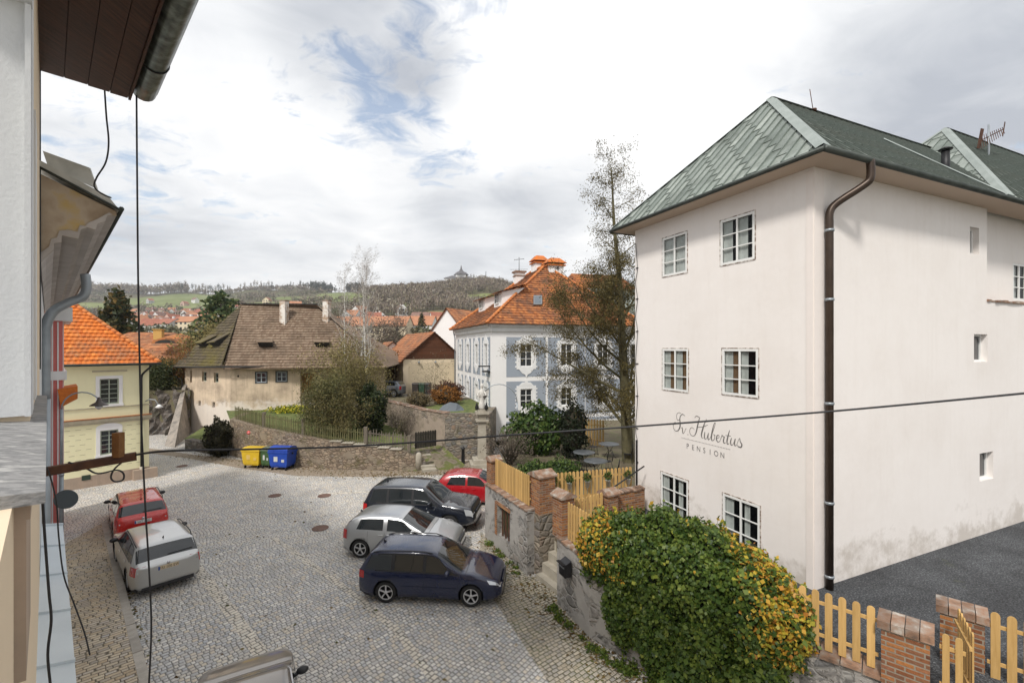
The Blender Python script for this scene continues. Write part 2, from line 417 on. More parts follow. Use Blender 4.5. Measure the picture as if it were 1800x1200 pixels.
def m_leaf(name, stops, rough=.55, trans=.25, yel=None):
    """leaf colours picked leaf by leaf"""
    t = NT(name); a = t.attr('tint').outputs['Fac']; c = t.ramp(a, stops)
    t.fin(c, rough, spec=.3)
    if trans:
        tr = t.n('ShaderNodeBsdfTranslucent'); t.l(c, tr.inputs['Color']); mx = t.n('ShaderNodeMixShader'); mx.inputs[0].default_value = trans
        t.l(t.b.outputs[0], mx.inputs[1]); t.l(tr.outputs[0], mx.inputs[2]); t.l(mx.outputs[0], t.out.inputs['Surface'])
    return t.mat
def m_glass(name, base=(.02, .024, .028), rough=.04, see=0.0):
    t = NT(name); t.fin(base, rough, spec=.9)
    w = t.noise(t.coord('Object'), 1.6, 2); t.l(t.bump(w, .06, .05), t.b.inputs['Normal'])
    if see:
        tr = t.n('ShaderNodeBsdfTransparent'); tr.inputs[0].default_value = (.85, .9, .9, 1); fr = t.n('ShaderNodeLayerWeight'); fr.inputs[0].default_value = .5
        f = t.math('ADD', t.math('MULTIPLY', t.math('POWER', fr.outputs['Facing'], 3.5), .8), 1 - see, clamp=True)
        mx = t.n('ShaderNodeMixShader'); t.l(f, mx.inputs[0]); t.l(tr.outputs[0], mx.inputs[1]); t.l(t.b.outputs[0], mx.inputs[2]); t.l(mx.outputs[0], t.out.inputs['Surface'])
    return t.mat
def m_paint(name, c, metal=.0, rough=.3):
    t = NT(name); t.fin(c, rough, None, metal)
    t.b.inputs['Coat Weight'].default_value = 1; t.b.inputs['Coat Roughness'].default_value = .03
    co = t.coord('Object'); d = t.noise(co, 3, 5); t.l(t.math('MULTIPLY_ADD', d, .25, rough - .1), t.b.inputs['Roughness'])
    return t.mat
# ------------------------------------------------------------------ camera, sky, sun
cam_d = bpy.data.cameras.new('camera'); cam = bpy.data.objects.new('camera', cam_d); COL.objects.link(cam)
cam.location = (0, 0, H); cam.rotation_euler = (R(90), 0, 0)
cam_d.sensor_width = 36; cam_d.lens = 16; cam_d.shift_y = 10 / 1800; cam_d.clip_start = .05; cam_d.clip_end = 9000
SC.camera = cam
SC.view_settings.view_transform = 'Standard'; SC.view_settings.look = 'None'; SC.view_settings.gamma = 1
SC.view_settings.exposure = 0.8
SUN_EL, SUN_AZ = 48, 205       # azimuth measured clockwise from +Y
def dirv(px, py): return unit(((px - 900) / F, 1.0, (HY - py) / F))
def make_world():
    w = bpy.data.worlds.new('World'); SC.world = w; w.use_nodes = True; t = w.node_tree; t.nodes.clear()
    N = lambda typ: t.nodes.new(typ)
    L = t.links.new
    def mth(op, a, b=0.0, clamp=False):
        nd = N('ShaderNodeMath'); nd.operation = op; nd.use_clamp = clamp
        for s_, v_ in zip(nd.inputs, (a, b)):
            if isinstance(v_, (int, float)): s_.default_value = v_
            else: L(v_, s_)
        return nd.outputs[0]
    tc = N('ShaderNodeTexCoord'); d = tc.outputs['Generated']
    sky = N('ShaderNodeTexSky'); sky.sky_type = 'NISHITA'; sky.sun_disc = False
    sky.sun_elevation = R(SUN_EL); sky.sun_rotation = R(SUN_AZ); sky.air_density = 1.2
    sp = N('ShaderNodeSeparateXYZ'); L(d, sp.inputs[0])
    zz = mth('ADD', mth('MAXIMUM', sp.outputs[2], 0.0), .13)
    cb = N('ShaderNodeCombineXYZ'); L(mth('DIVIDE', sp.outputs[0], zz), cb.inputs[0]); L(mth('DIVIDE', sp.outputs[1], zz), cb.inputs[1])
    mp = N('ShaderNodeMapping'); mp.inputs['Scale'].default_value = (1, 1.25, 1); mp.inputs['Rotation'].default_value = (0, 0, R(-25)); L(cb.outputs[0], mp.inputs[0])
    def noise(sc, det, ro, dist=0.0, loc=(0, 0, 0)):
        m2 = N('ShaderNodeMapping'); m2.inputs['Location'].default_value = loc; L(mp.outputs[0], m2.inputs[0])
        nd = N('ShaderNodeTexNoise'); nd.inputs['Scale'].default_value = sc; nd.inputs['Detail'].default_value = det
        nd.inputs['Roughness'].default_value = ro; nd.inputs['Distortion'].default_value = dist; L(m2.outputs[0], nd.inputs['Vector']); return nd.outputs['Fac']
    def spot(px, py, deg, soft=1.0):
        v = N('ShaderNodeVectorMath'); v.operation = 'DOT_PRODUCT'; nm = N('ShaderNodeVectorMath'); nm.operation = 'NORMALIZE'; L(d, nm.inputs[0])
        L(nm.outputs[0], v.inputs[0]); v.inputs[1].default_value = dirv(px, py)
        mr = N('ShaderNodeMapRange'); mr.interpolation_type = 'SMOOTHSTEP'; L(v.outputs['Value'], mr.inputs['Value'])
        mr.inputs['From Min'].default_value = math.cos(R(deg)); mr.inputs['From Max'].default_value = math.cos(R(deg * .15)); return mr.outputs[0]
    def acc(lst):
        r = None
        for (px, py, dg, k) in lst:
            s_ = mth('MULTIPLY', spot(px, py, dg), k); r = s_ if r is None else mth('ADD', r, s_)
        return r
    def ramp(f, stops):
        nd = N('ShaderNodeValToRGB'); cr = nd.color_ramp
        while len(cr.elements) < len(stops): cr.elements.new(.5)
        for e, (p, c) in zip(cr.elements, stops): e.position = p; e.color = (c[0], c[1], c[2], 1)
        L(f, nd.inputs[0]); return nd.outputs[0]
    big = noise(.9, 4, .55, .3, (3.1, .4, 0)); fine = noise(2.6, 8, .62, .5, (1.2, 5, 0)); wisp = noise(6, 6, .65, 1.0, (4, 2, 0))
    # gaps of blue sky
    holes = acc([(600, 165, 8, .3), (700, 160, 7, .36), (655, 235, 5, .2), (770, 275, 7, .32), (790, 20, 7, .3), (690, 5, 6, .2), (300, 335, 12, .16), (130, 335, 9, .2), (250, 30, 18, .06)])
    bl = mth('ADD', holes, mth('MULTIPLY', mth('SUBTRACT', fine, .5), 1.5)); bl = mth('ADD', bl, mth('MULTIPLY', mth('SUBTRACT', wisp, .5), 1.9))
    hole = ramp(bl, [(.3, (0, 0, 0)), (.75, (1, 1, 1))])
    # light and dark cloud
    lum = mth('ADD', mth('MULTIPLY', mth('SUBTRACT', big, .5), 1.5), mth('MULTIPLY', mth('SUBTRACT', fine, .5), .9))
    lum = mth('ADD', mth('ADD', lum, .62), acc([(1150, 120, 26, .5), (300, 200, 26, .2), (880, 60, 14, .25), (500, 380, 18, .15), (640, 70, 12, -.36), (760, 110, 6, -.3), (1720, 130, 20, -.4), (1500, 190, 9, -.15), (970, 340, 9, -.32), (420, 440, 15, -.22), (120, 430, 12, -.15), (760, 445, 7, -.2), (800, 330, 7, -.15)]))
    cl = ramp(lum, [(.0, (.33, .35, .39)), (.35, (.47, .485, .51)), (.62, (.59, .60, .615)), (.92, (.70, .70, .70)), (1, (.76, .76, .76))])
    bg1 = N('ShaderNodeBackground'); L(sky.outputs[0], bg1.inputs[0]); bg1.inputs[1].default_value = .1
    bg2 = N('ShaderNodeBackground'); L(cl, bg2.inputs[0]); bg2.inputs[1].default_value = .92
    mx = N('ShaderNodeMixShader'); L(mth('MULTIPLY', hole, .74), mx.inputs[0]); L(bg2.outputs[0], mx.inputs[1]); L(bg1.outputs[0], mx.inputs[2])
    out = N('ShaderNodeOutputWorld'); L(mx.outputs[0], out.inputs[0])
make_world()
sl = bpy.data.lights.new('sun', 'SUN'); sl.energy = 2.0; sl.angle = R(8); sl.color = (1, .955, .89)
so = bpy.data.objects.new('sun', sl); COL.objects.link(so)
_sd = Vector((math.sin(R(SUN_AZ)) * math.cos(R(SUN_EL)), math.cos(R(SUN_AZ)) * math.cos(R(SUN_EL)), math.sin(R(SUN_EL))))
so.rotation_euler = _sd.to_track_quat('Z', 'Y').to_euler()

# ------------------------------------------------------------------ shared materials
X = hexc
M_cob = m_cobble('square_cobbles', [(.36, .37, .385), (.52, .51, .50), (.62, .54, .43), (.44, .46, .49), (.74, .71, .66), (.54, .50, .44), (.42, .435, .46), (.56, .555, .55)], (.21, .20, .185), .12, .75 + 1.57, .03, (.58, .53, .47), wob=.03)
M_side = m_cobble('pavement_cobbles', [(.42, .32, .21), (.54, .46, .35), (.34, .31, .27), (.56, .47, .35), (.42, .40, .39)], (.12, .10, .07), .115, R(-45), 0, (.50, .39, .26), aspect=1.8, wob=.05)
M_edge = m_cobble('mossy_setts', [(.33, .29, .22), (.42, .38, .32), (.30, .29, .27), (.47, .42, .34)], (.09, .08, .05), .11, R(-35), 0, (.40, .34, .24), moss=(.09, .10, .03), aspect=1.4, wob=.05)
M_gutter = m_cobble('drain_setts', [(.58, .53, .46), (.70, .64, .55), (.52, .50, .46)], (.17, .155, .13), .14, R(-52), 0, None, aspect=1.3, wob=0)
M_kerb = m_noise('kerb_granite', [(.33, (.33, .30, .26)), (.68, (.42, .38, .33))], 6, .8, .4, 40, tint=.15)
def _gravel():
    t = NT('yard_gravel'); co = t.coord('Object'); f = t.noise(co, 30, 8, .6)
    c = t.ramp(f, [(.36, (.02, .021, .024)), (.5, (.055, .058, .062)), (.58, (.09, .094, .10)), (.7, (.22, .225, .23))])
    b = t.ramp(t.noise(co, .55, 6, .7, .6), [(.38, (.28, .28, .29)), (.62, (.66, .67, .68))]); c = t.mix(.8, c, b, 'OVERLAY')
    w = t.ramp(t.noise(co, 1.3, 6, .75), [(.62, (0, 0, 0)), (.7, (1, 1, 1))]); c = t.mix(t.math('MULTIPLY', w, .4), c, (.07, .08, .03))
    return t.fin(c, .95, t.bump(t.noise(co, 26, 4), 1, .04))
M_gravel = _gravel()
M_grass = m_noise('grass', [(.3, (.05, .07, .018)), (.5, (.10, .13, .03)), (.68, (.17, .16, .06))], 3, .95, .5, 30, .03)
M_soil = m_noise('soil', [(.3, (.09, .07, .045)), (.5, (.15, .125, .08)), (.68, (.10, .11, .04))], 2.2, .95, .6, 14, .04)
M_pension = m_plaster('pension_render', (.79, .75, .72), (.64, .58, .53), .34, .45, .2, (.50, .45, .40), 1.7, 1.5)
M_white = m_flat('white_joinery', (.76, .76, .74), .45)
M_white2 = m_noise('white_plaster', [(.3, (.68, .68, .68)), (.7, (.78, .78, .77))], 1.5, .85, .2, 30)
M_pane = m_glass('window_glass', see=.86); M_dpane = m_glass('dark_glass')
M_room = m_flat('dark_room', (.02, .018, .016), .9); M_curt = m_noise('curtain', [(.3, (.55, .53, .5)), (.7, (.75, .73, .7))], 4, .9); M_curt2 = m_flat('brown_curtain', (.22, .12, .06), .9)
M_frill = m_flat('weathered_wood_grey', (.10, .09, .08), .9)
M_brown = m_noise('brown_downpipe', [(.3, (.045, .03, .022)), (.7, (.07, .048, .035))], 3, .4, metal=.5)
M_slate = m_rooftile('copper_green_shingles', [(.155, .18, .162), (.24, .27, .245), (.31, .34, .31), (.20, .225, .205)], (.08, .095, .08), .3, rough=.5)
M_slated = m_rooftile('dark_green_shingles', [(.07, .085, .075), (.17, .195, .175), (.32, .345, .32), (.12, .14, .125)], (.08, .088, .075), .4, rough=.55)  # same roof covering in a darker tone, for the right-hand slopes
M_patina = m_noise('light_patina_metal', [(.3, (.23, .265, .245)), (.7, (.31, .345, .325))], 2, .5, .2, 10, metal=.2)
M_gutterm = m_noise('old_green_gutter', [(.3, (.028, .036, .032)), (.7, (.06, .07, .062))], 3, .5, .1, 10, metal=.3)
M_dark = m_flat('dark_metal', (.02, .02, .022), .5, .4)
M_black = m_flat('black_rubber', (.012, .012, .013), .75)
M_cable = m_flat('black_cable', (.015, .015, .018), .6)
M_galv = m_noise('galvanised_steel', [(.3, (.26, .29, .31)), (.7, (.36, .39, .42))], 3, .45, metal=.5)
M_rust = m_noise('rusty_iron', [(.3, (.035, .016, .010)), (.5, (.075, .03, .016)), (.7, (.12, .055, .022))], 5, .85, .4, 30)
M_rust2 = m_noise('orange_rust', [(.3, (.10, .04, .012)), (.7, (.22, .10, .03))], 6, .85, .4, 30)
M_rubble = m_rubble('fieldstone', [(.13, .115, .10), (.22, .19, .155), (.30, .255, .20), (.17, .165, .16), (.25, .18, .13)], (.20, .175, .14), 3.4, moss=(.055, .06, .02))
M_rub_pl = m_rubble('plastered_fieldstone', [(.13, .125, .12), (.19, .18, .17), (.26, .235, .21), (.16, .16, .16)], (.34, .33, .31), 3.0, (.42, .40, .375), .42)
M_rub_pl2 = m_rubble('crumbling_plaster_wall', [(.22, .18, .14), (.30, .25, .20), (.18, .16, .14)], (.26, .22, .18), 3.2, (.40, .33, .265), .62, moss=(.12, .11, .06))
M_rub_dk = m_rubble('dark_fieldstone', [(.085, .075, .07), (.15, .13, .115), (.21, .185, .165), (.10, .10, .10)], (.12, .10, .085), 3.0, moss=(.05, .05, .02))
M_brick = m_brick('old_red_brick', [(.13, .055, .028), (.30, .11, .035), (.20, .085, .045), (.38, .17, .06), (.16, .10, .07)], (.27, .23, .18))
M_brick2 = m_brick('worn_red_brick', [(.10, .045, .03), (.26, .10, .04), (.16, .08, .05), (.36, .15, .05), (.22, .10, .06)], (.27, .24, .19), .24, .08, .013)
M_cap = m_noise('brick_coping', [(.3, (.13, .085, .06)), (.45, (.24, .14, .09)), (.58, (.26, .20, .16)), (.7, (.38, .35, .31))], 5, .9, .6, 14, .02, tint=.3)
M_fence = m_wood('larch_fence', (.46, .285, .10), (.58, .375, .15), 'v', .7)
M_oldwood = m_wood('grey_weathered_wood', (.10, .085, .065), (.19, .165, .13), 'v', .9)
M_bark = m_noise('bark', [(.3, (.045, .035, .025)), (.7, (.11, .09, .065))], 4, .95, .7, 10, .05)
M_bark2 = m_noise('lichen_bark', [(.3, (.07, .06, .03)), (.7, (.15, .135, .07))], 4, .95, .6, 10, .04)
M_birch = m_noise('birch_bark', [(.4, (.62, .60, .56)), (.56, (.45, .42, .38)), (.64, (.06, .05, .05))], 3, .8, vec=(1, 1, 3))
M_tileor = m_rooftile('orange_clay_tiles', [(.50, .13, .028), (.60, .17, .035), (.54, .15, .03), (.68, .22, .05)], (.20, .13, .09), .42, mscale=.5)
M_tilebl = m_rooftile('mottled_clay_tiles', [(.20, .07, .03), (.34, .12, .042), (.46, .18, .06), (.28, .10, .04)], (.10, .065, .05), .62, mscale=.55)
M_tileold = m_rooftile('faded_clay_tiles', [(.26, .10, .05), (.38, .16, .075), (.46, .21, .10), (.32, .125, .06)], (.16, .11, .08), .5, mscale=.5)
M_shing = m_rooftile('weathered_shingles', [(.14, .095, .065), (.19, .135, .095), (.24, .18, .13), (.165, .118, .083)], (.10, .072, .05), .35, mscale=.4)
M_shingm = m_rooftile('mossy_shingles', [(.06, .048, .032), (.085, .068, .045), (.11, .09, .06), (.07, .058, .038)], (.15, .125, .02), .5, mscale=.3)
M_oldwall = m_plaster('old_lime_render', (.62, .50, .37), (.27, .21, .16), 1.0, .55, .6, (.74, .68, .62), 2.3, 1.3)
M_stone = m_noise('sandstone', [(.3, (.30, .27, .215)), (.7, (.42, .385, .32))], 3, .9, .5, 20)
M_soffit = m_wood('dark_stained_soffit', (.022, .010, .006), (.085, .036, .021), 'v', .55, .0)
M_ourwall = m_plaster('cream_render', (.72, .59, .43), (.6, .5, .38), .15, .8, .2)
M_ourwhite = m_noise('painted_white_surround', [(.3, (.60, .61, .62)), (.7, (.66, .67, .67))], 2, .8, .25, 40)
M_ledge = m_noise('weathered_sill_metal', [(.3, (.12, .12, .12)), (.45, (.28, .275, .27)), (.55, (.17, .17, .17)), (.7, (.45, .44, .42))], 5, .8, .4, 16, vec=(1, 3, 6))
M_tin = m_noise('pale_blue_tin', [(.3, (.50, .56, .60)), (.7, (.60, .66, .70))], 1.2, .45)
M_cornice = m_noise('grey_stained_cornice', [(.3, (.12, .10, .085)), (.5, (.24, .20, .165)), (.7, (.33, .30, .27))], 1.6, .9, .4, 8)
M_corn2 = m_noise('pale_cornice', [(.3, (.36, .33, .31)), (.7, (.50, .47, .45))], 1.6, .9, .3, 12)
M_pink = m_plaster('pink_render', (.58, .17, .155), (.5, .13, .12), .2); M_yellow = m_plaster('pale_yellow_render', (.76, .73, .48), (.64, .60, .40), .25, .5, .2)
M_ochre = m_plaster('ochre_render', (.52, .32, .10), (.4, .25, .09), .4); M_greyblue = m_plaster('blue_grey_render', (.30, .335, .385), (.25, .28, .32), .3, .8, .15)
M_whitew = m_plaster('white_lime_wall', (.78, .77, .76), (.64, .63, .6), .2); M_cream = m_plaster('cream_wall', (.70, .585, .42), (.6, .5, .37), .25)
M_board = m_wood('dark_brown_boards', (.07, .025, .012), (.13, .05, .022), 'h', .7, .16)
M_plinth = m_plaster('damp_plinth', (.40, .31, .24), (.25, .21, .17), .8, 1.2, .5)
M_door = m_wood('stained_door_boards', (.24, .10, .02), (.36, .17, .04), 'v', .6, .22)
M_ridge = m_rooftile('clay_ridge_tiles', [(.5, .16, .05), (.6, .22, .07), (.42, .15, .06)], (.25, .15, .1), .3)

# ------------------------------------------------------------------ land
def terr(x, y):
    pts = [(-300, -.5), (46, -.5), (60, .6), (80, 3), (110, 6), (200, 13), (400, 31), (650, 62), (900, 104), (1100, 141), (1300, 155), (2400, 165)]
    z = pts[-1][1]
    for (a, b) in zip(pts, pts[1:]):
        if y <= b[0]:
            k = max(0, (y - a[0]) / (b[0] - a[0])); k2 = k * k * (3 - 2 * k); k = .6 * k + .4 * k2; z = a[1] + (b[1] - a[1]) * k; break
    if y > 150:
        w = min(1, (y - 150) / 300)
        z += w * 5 * (math.sin(x / 97 + y / 160) + .6 * math.sin(x / 41 - y / 90 + 2)) + w * 2.5 * math.sin(x / 23 + y / 37)
        z += 31 * math.exp(-((x + 62) / 150) ** 2 - ((y - 600) / 150) ** 2)
    return z
def pixel(x, y, z): return (900 + x / y * F, HY - (z - H) / y * F)
def in_ell(px, py, cx, cy, rx, ry): return ((px - cx) / rx) ** 2 + ((py - cy) / ry) ** 2
def field_mask(x, y, z):
    if y < 120: return 0
    px, py = pixel(x, y, z); n = math.sin(x / 31) * .15 + math.sin(y / 23 + x / 57) * .15
    m = 0
    for (cx, cy, rx, ry) in ((318, 532, 98, 13), (600, 522, 44, 7), (470, 536, 60, 5), (520, 524, 40, 3), (770, 556, 26, 9), (855, 524, 40, 7), (700, 536, 24, 4), (160, 540, 40, 7)):
        m = max(m, 1.35 - in_ell(px, py, cx, cy, rx, ry) + n)
    return max(0, min(1, m * 3))
def build_land():
    xs = []; x = -1900
    while x < 1900:
        xs.append(x); x += 4 + abs(x + 60) * .012 + (12 if abs(x) > 900 else 0)
    ys = [-300, -100, -20, 0, 46]; y = 50
    while y < 2400: ys.append(y); y += 3 + y * .012
    vs = [(a, b, terr(a, b)) for b in ys for a in xs]; nx = len(xs); fs = []
    for j in range(len(ys) - 1):
        for i in range(nx - 1): fs.append((j * nx + i, j * nx + i + 1, (j + 1) * nx + i + 1, (j + 1) * nx + i))
    me = bpy.data.meshes.new('hills'); me.from_pydata(vs, [], fs); me.update()
    at = me.attributes.new('field', 'FLOAT', 'POINT'); at.data.foreach_set('value', [field_mask(*v) for v in vs])
    me.polygons.foreach_set('use_smooth', [True] * len(fs))
    t = NT('hill_land'); co = t.coord('Object'); f = t.attr('field').outputs['Fac']
    sc = t.ramp(t.noise(co, .03, 8, .7), [(.3, (.065, .055, .035)), (.5, (.10, .085, .05)), (.65, (.085, .10, .04))])
    gr = t.ramp(t.noise(co, .02, 6, .6), [(.35, (.13, .155, .055)), (.6, (.185, .21, .08)), (.75, (.24, .23, .12))])
    ff = t.math('ADD', f, t.math('MULTIPLY', t.math('SUBTRACT', t.noise(co, .05, 5, .6), .5), .8), clamp=True)
    t.fin(t.mix(t.ramp(ff, [(.35, (0, 0, 0)), (.6, (1, 1, 1))]), sc, gr), .95, spec=.1); me.materials.append(t.mat)
    o = bpy.data.objects.new('hills', me); COL.objects.link(o); o['kind'] = 'structure'
build_land()
def sheet(name, pts, z, mat, holes=None):
    mb = MB(); mb.poly([(p[0], p[1], p[2] if len(p) > 2 else z) for p in pts], 0); o = mb.build(name, mat); o['kind'] = 'structure'; return o
sheet('square', [(-60, -12), (22, -12), (22, 34), (5, 44), (-60, 52)], 0.0, M_cob)
# ------------------------------------------------------------------ walls and windows
class Face:
    """a vertical wall plane: origin (x,y), unit direction e along it, unit outward normal n"""
    def __init__(s, O, e, n): s.O = O; s.e = unit(e); s.n = unit(n)
    def p(s, t, z, d=0.0): return (s.O[0] + s.e[0] * t + s.n[0] * d, s.O[1] + s.e[1] * t + s.n[1] * d, z)
    def t_at(s, px):
        r = (px - 900) / F; return (r * s.O[1] - s.O[0]) / (s.e[0] - r * s.e[1])
    def tz(s, px, py):
        t = s.t_at(px); Y = s.O[1] + s.e[1] * t; return t, H + (HY - py) / F * Y
def wall(mb, f, L0, L1, z0, z1, holes=(), depth=.15, m=0, zs0=None):
    """wall with real openings; holes = (t0,t1,za,zb)"""
    ts = sorted(set([L0, L1] + [h[0] for h in holes] + [h[1] for h in holes])); zs = sorted(set([z0, z1] + [h[2] for h in holes] + [h[3] for h in holes]))
    for i in range(len(ts) - 1):
        for j in range(len(zs) - 1):
            a, b, c, d = ts[i], ts[i + 1], zs[j], zs[j + 1]
            tm, zm = (a + b) / 2, (c + d) / 2
            if any(h[0] < tm < h[1] and h[2] < zm < h[3] for h in holes): continue
            q = [f.p(a, c), f.p(b, c), f.p(b, d), f.p(a, d)]
            mb.quad(*q, m=m)
    for h in holes:
        a, b, c, d = h[:4]
        dp = h[4] if len(h) > 4 else depth
        mb.quad(f.p(a, c), f.p(a, c, -dp), f.p(b, c, -dp), f.p(b, c), m=m); mb.quad(f.p(a, d), f.p(b, d), f.p(b, d, -dp), f.p(a, d, -dp), m=m)
        mb.quad(f.p(a, c), f.p(a, d), f.p(a, d, -dp), f.p(a, c, -dp), m=m); mb.quad(f.p(b, c), f.p(b, c, -dp), f.p(b, d, -dp), f.p(b, d), m=m)
def fbox(mb, f, t0, t1, z0, z1, d0, d1, m=0, tint=None):
    a = [f.p(t0, z0, d0), f.p(t1, z0, d0), f.p(t1, z0, d1), f.p(t0, z0, d1), f.p(t0, z1, d0), f.p(t1, z1, d0), f.p(t1, z1, d1), f.p(t0, z1, d1)]
    mb.hexa(a, m, tint)
def window(par, f, t0, t1, z0, z1, rec=.12, cols=2, rows=3, fw=.06, bw=.03, frame=None, pane=None, curtain=None, room=False, sill=None, thick=.05, casement=True, name='window', outer=0.0, outerm=None):
    frame = frame or M_white; pane = pane or M_dpane
    mb = MB()
    def b(a, c, za, zb, d0=-rec, d1=-rec + thick): fbox(mb, f, a, c, za, zb, d0, d1)
    b(t0, t0 + fw, z0, z1); b(t1 - fw, t1, z0, z1); b(t0 + fw, t1 - fw, z0, z0 + fw); b(t0 + fw, t1 - fw, z1 - fw, z1)
    it0, it1, iz0, iz1 = t0 + fw, t1 - fw, z0 + fw, z1 - fw
    d0, d1 = -rec + .005, -rec + thick - .008
    for c in range(1, cols):
        x = it0 + (it1 - it0) * c / cols; w = (fw * .8 if casement and c == cols / 2 else bw) / 2
        fbox(mb, f, x - w, x + w, iz0, iz1, d0, d1 + (.006 if casement and c == cols / 2 else 0))
    for r in range(1, rows):
        z = iz0 + (iz1 - iz0) * r / rows
        segs = [it0]
        for c in range(1, cols):
            x = it0 + (it1 - it0) * c / cols; w = (fw * .8 if casement and c == cols / 2 else bw) / 2; segs += [x - w, x + w]
        segs.append(it1)
        for k in range(0, len(segs), 2): fbox(mb, f, segs[k], segs[k + 1], z - bw / 2, z + bw / 2, d0, d1)
    w = mb.build(name, frame, par)
    mb = MB(); mb.quad(f.p(it0 - .01, iz0 - .01, -rec + .012), f.p(it1 + .01, iz0 - .01, -rec + .012), f.p(it1 + .01, iz1 + .01, -rec + .012), f.p(it0 - .01, iz1 + .01, -rec + .012))
    mb.build('pane', pane, w)
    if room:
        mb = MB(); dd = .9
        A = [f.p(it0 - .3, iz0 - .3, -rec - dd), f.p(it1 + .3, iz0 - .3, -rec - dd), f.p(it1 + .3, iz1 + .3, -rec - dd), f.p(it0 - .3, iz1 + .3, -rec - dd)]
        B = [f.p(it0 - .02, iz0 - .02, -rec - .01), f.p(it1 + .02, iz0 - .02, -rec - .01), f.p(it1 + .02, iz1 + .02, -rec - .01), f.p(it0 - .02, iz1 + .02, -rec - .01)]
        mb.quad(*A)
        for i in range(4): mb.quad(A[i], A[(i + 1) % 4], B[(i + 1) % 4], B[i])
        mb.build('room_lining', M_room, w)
        for (k0, k1, mt) in (curtain or []):
            mb = MB(); n = 14; a = it0 + (it1 - it0) * k0; c = it0 + (it1 - it0) * k1; vs = []; fs = []
            for i in range(n + 1):
                x = a + (c - a) * i / n; dz = .02 * math.sin(i * 2.3)
                vs += [f.p(x, iz0, -rec - .035 + dz), f.p(x, iz1, -rec - .035 + dz)]
            for i in range(n): fs.append([2 * i, 2 * i + 2, 2 * i + 3, 2 * i + 1])
            mb.add(vs, fs, smooth=True); mb.build('curtain', mt, w)
    if sill:
        mb = MB(); fbox(mb, f, t0 - .06, t1 + .06, z0 - .04, z0 - .003, -rec + thick, .07); mb.build('sill', sill, w)
    return w
def polyline_strip(mb, f, pts, w0, d=.004, closed=False):
    """flat painted stroke on a wall, pts=(t,z,width)"""
    vs = []; fs = []
    for i, q in enumerate(pts):
        a = pts[max(0, i - 1)]; b = pts[min(len(pts) - 1, i + 1)]; dx, dz = b[0] - a[0], b[1] - a[1]; l = math.hypot(dx, dz) or 1e-6
        nx, nz = -dz / l, dx / l; w = (q[2] if len(q) > 2 else w0) / 2
        vs += [f.p(q[0] + nx * w, q[1] + nz * w, d), f.p(q[0] - nx * w, q[1] - nz * w, d)]
    for i in range(len(pts) - 1): fs.append([2 * i, 2 * i + 1, 2 * i + 3, 2 * i + 2])
    mb.add(vs, fs)
def catmull(pts, n=6):
    out = []
    for i in range(len(pts) - 1):
        p0 = pts[max(0, i - 1)]; p1 = pts[i]; p2 = pts[i + 1]; p3 = pts[min(len(pts) - 1, i + 2)]
        for k in range(n):
            t = k / n; out.append(tuple(.5 * (2 * b + (c - a) * t + (2 * a - 5 * b + 4 * c - d) * t * t + (-a + 3 * b - 3 * c + d) * t ** 3) for a, b, c, d in zip(p0, p1, p2, p3)))
    out.append(tuple(pts[-1])); return out
def text_mesh(txt, size=1.0, space=1.0, align='LEFT'):
    cu = bpy.data.curves.new('lettering', 'FONT'); cu.body = txt; cu.size = size; cu.space_character = space; cu.align_x = align
    o = bpy.data.objects.new('lettering', cu); COL.objects.link(o); bpy.context.view_layer.update()
    me = bpy.data.meshes.new_from_object(o.evaluated_get(bpy.context.evaluated_depsgraph_get()))
    vs = [tuple(v.co) for v in me.vertices]; fs = [list(p.vertices) for p in me.polygons]
    bpy.data.objects.remove(o); bpy.data.curves.remove(cu); bpy.data.meshes.remove(me)
    return vs, fs

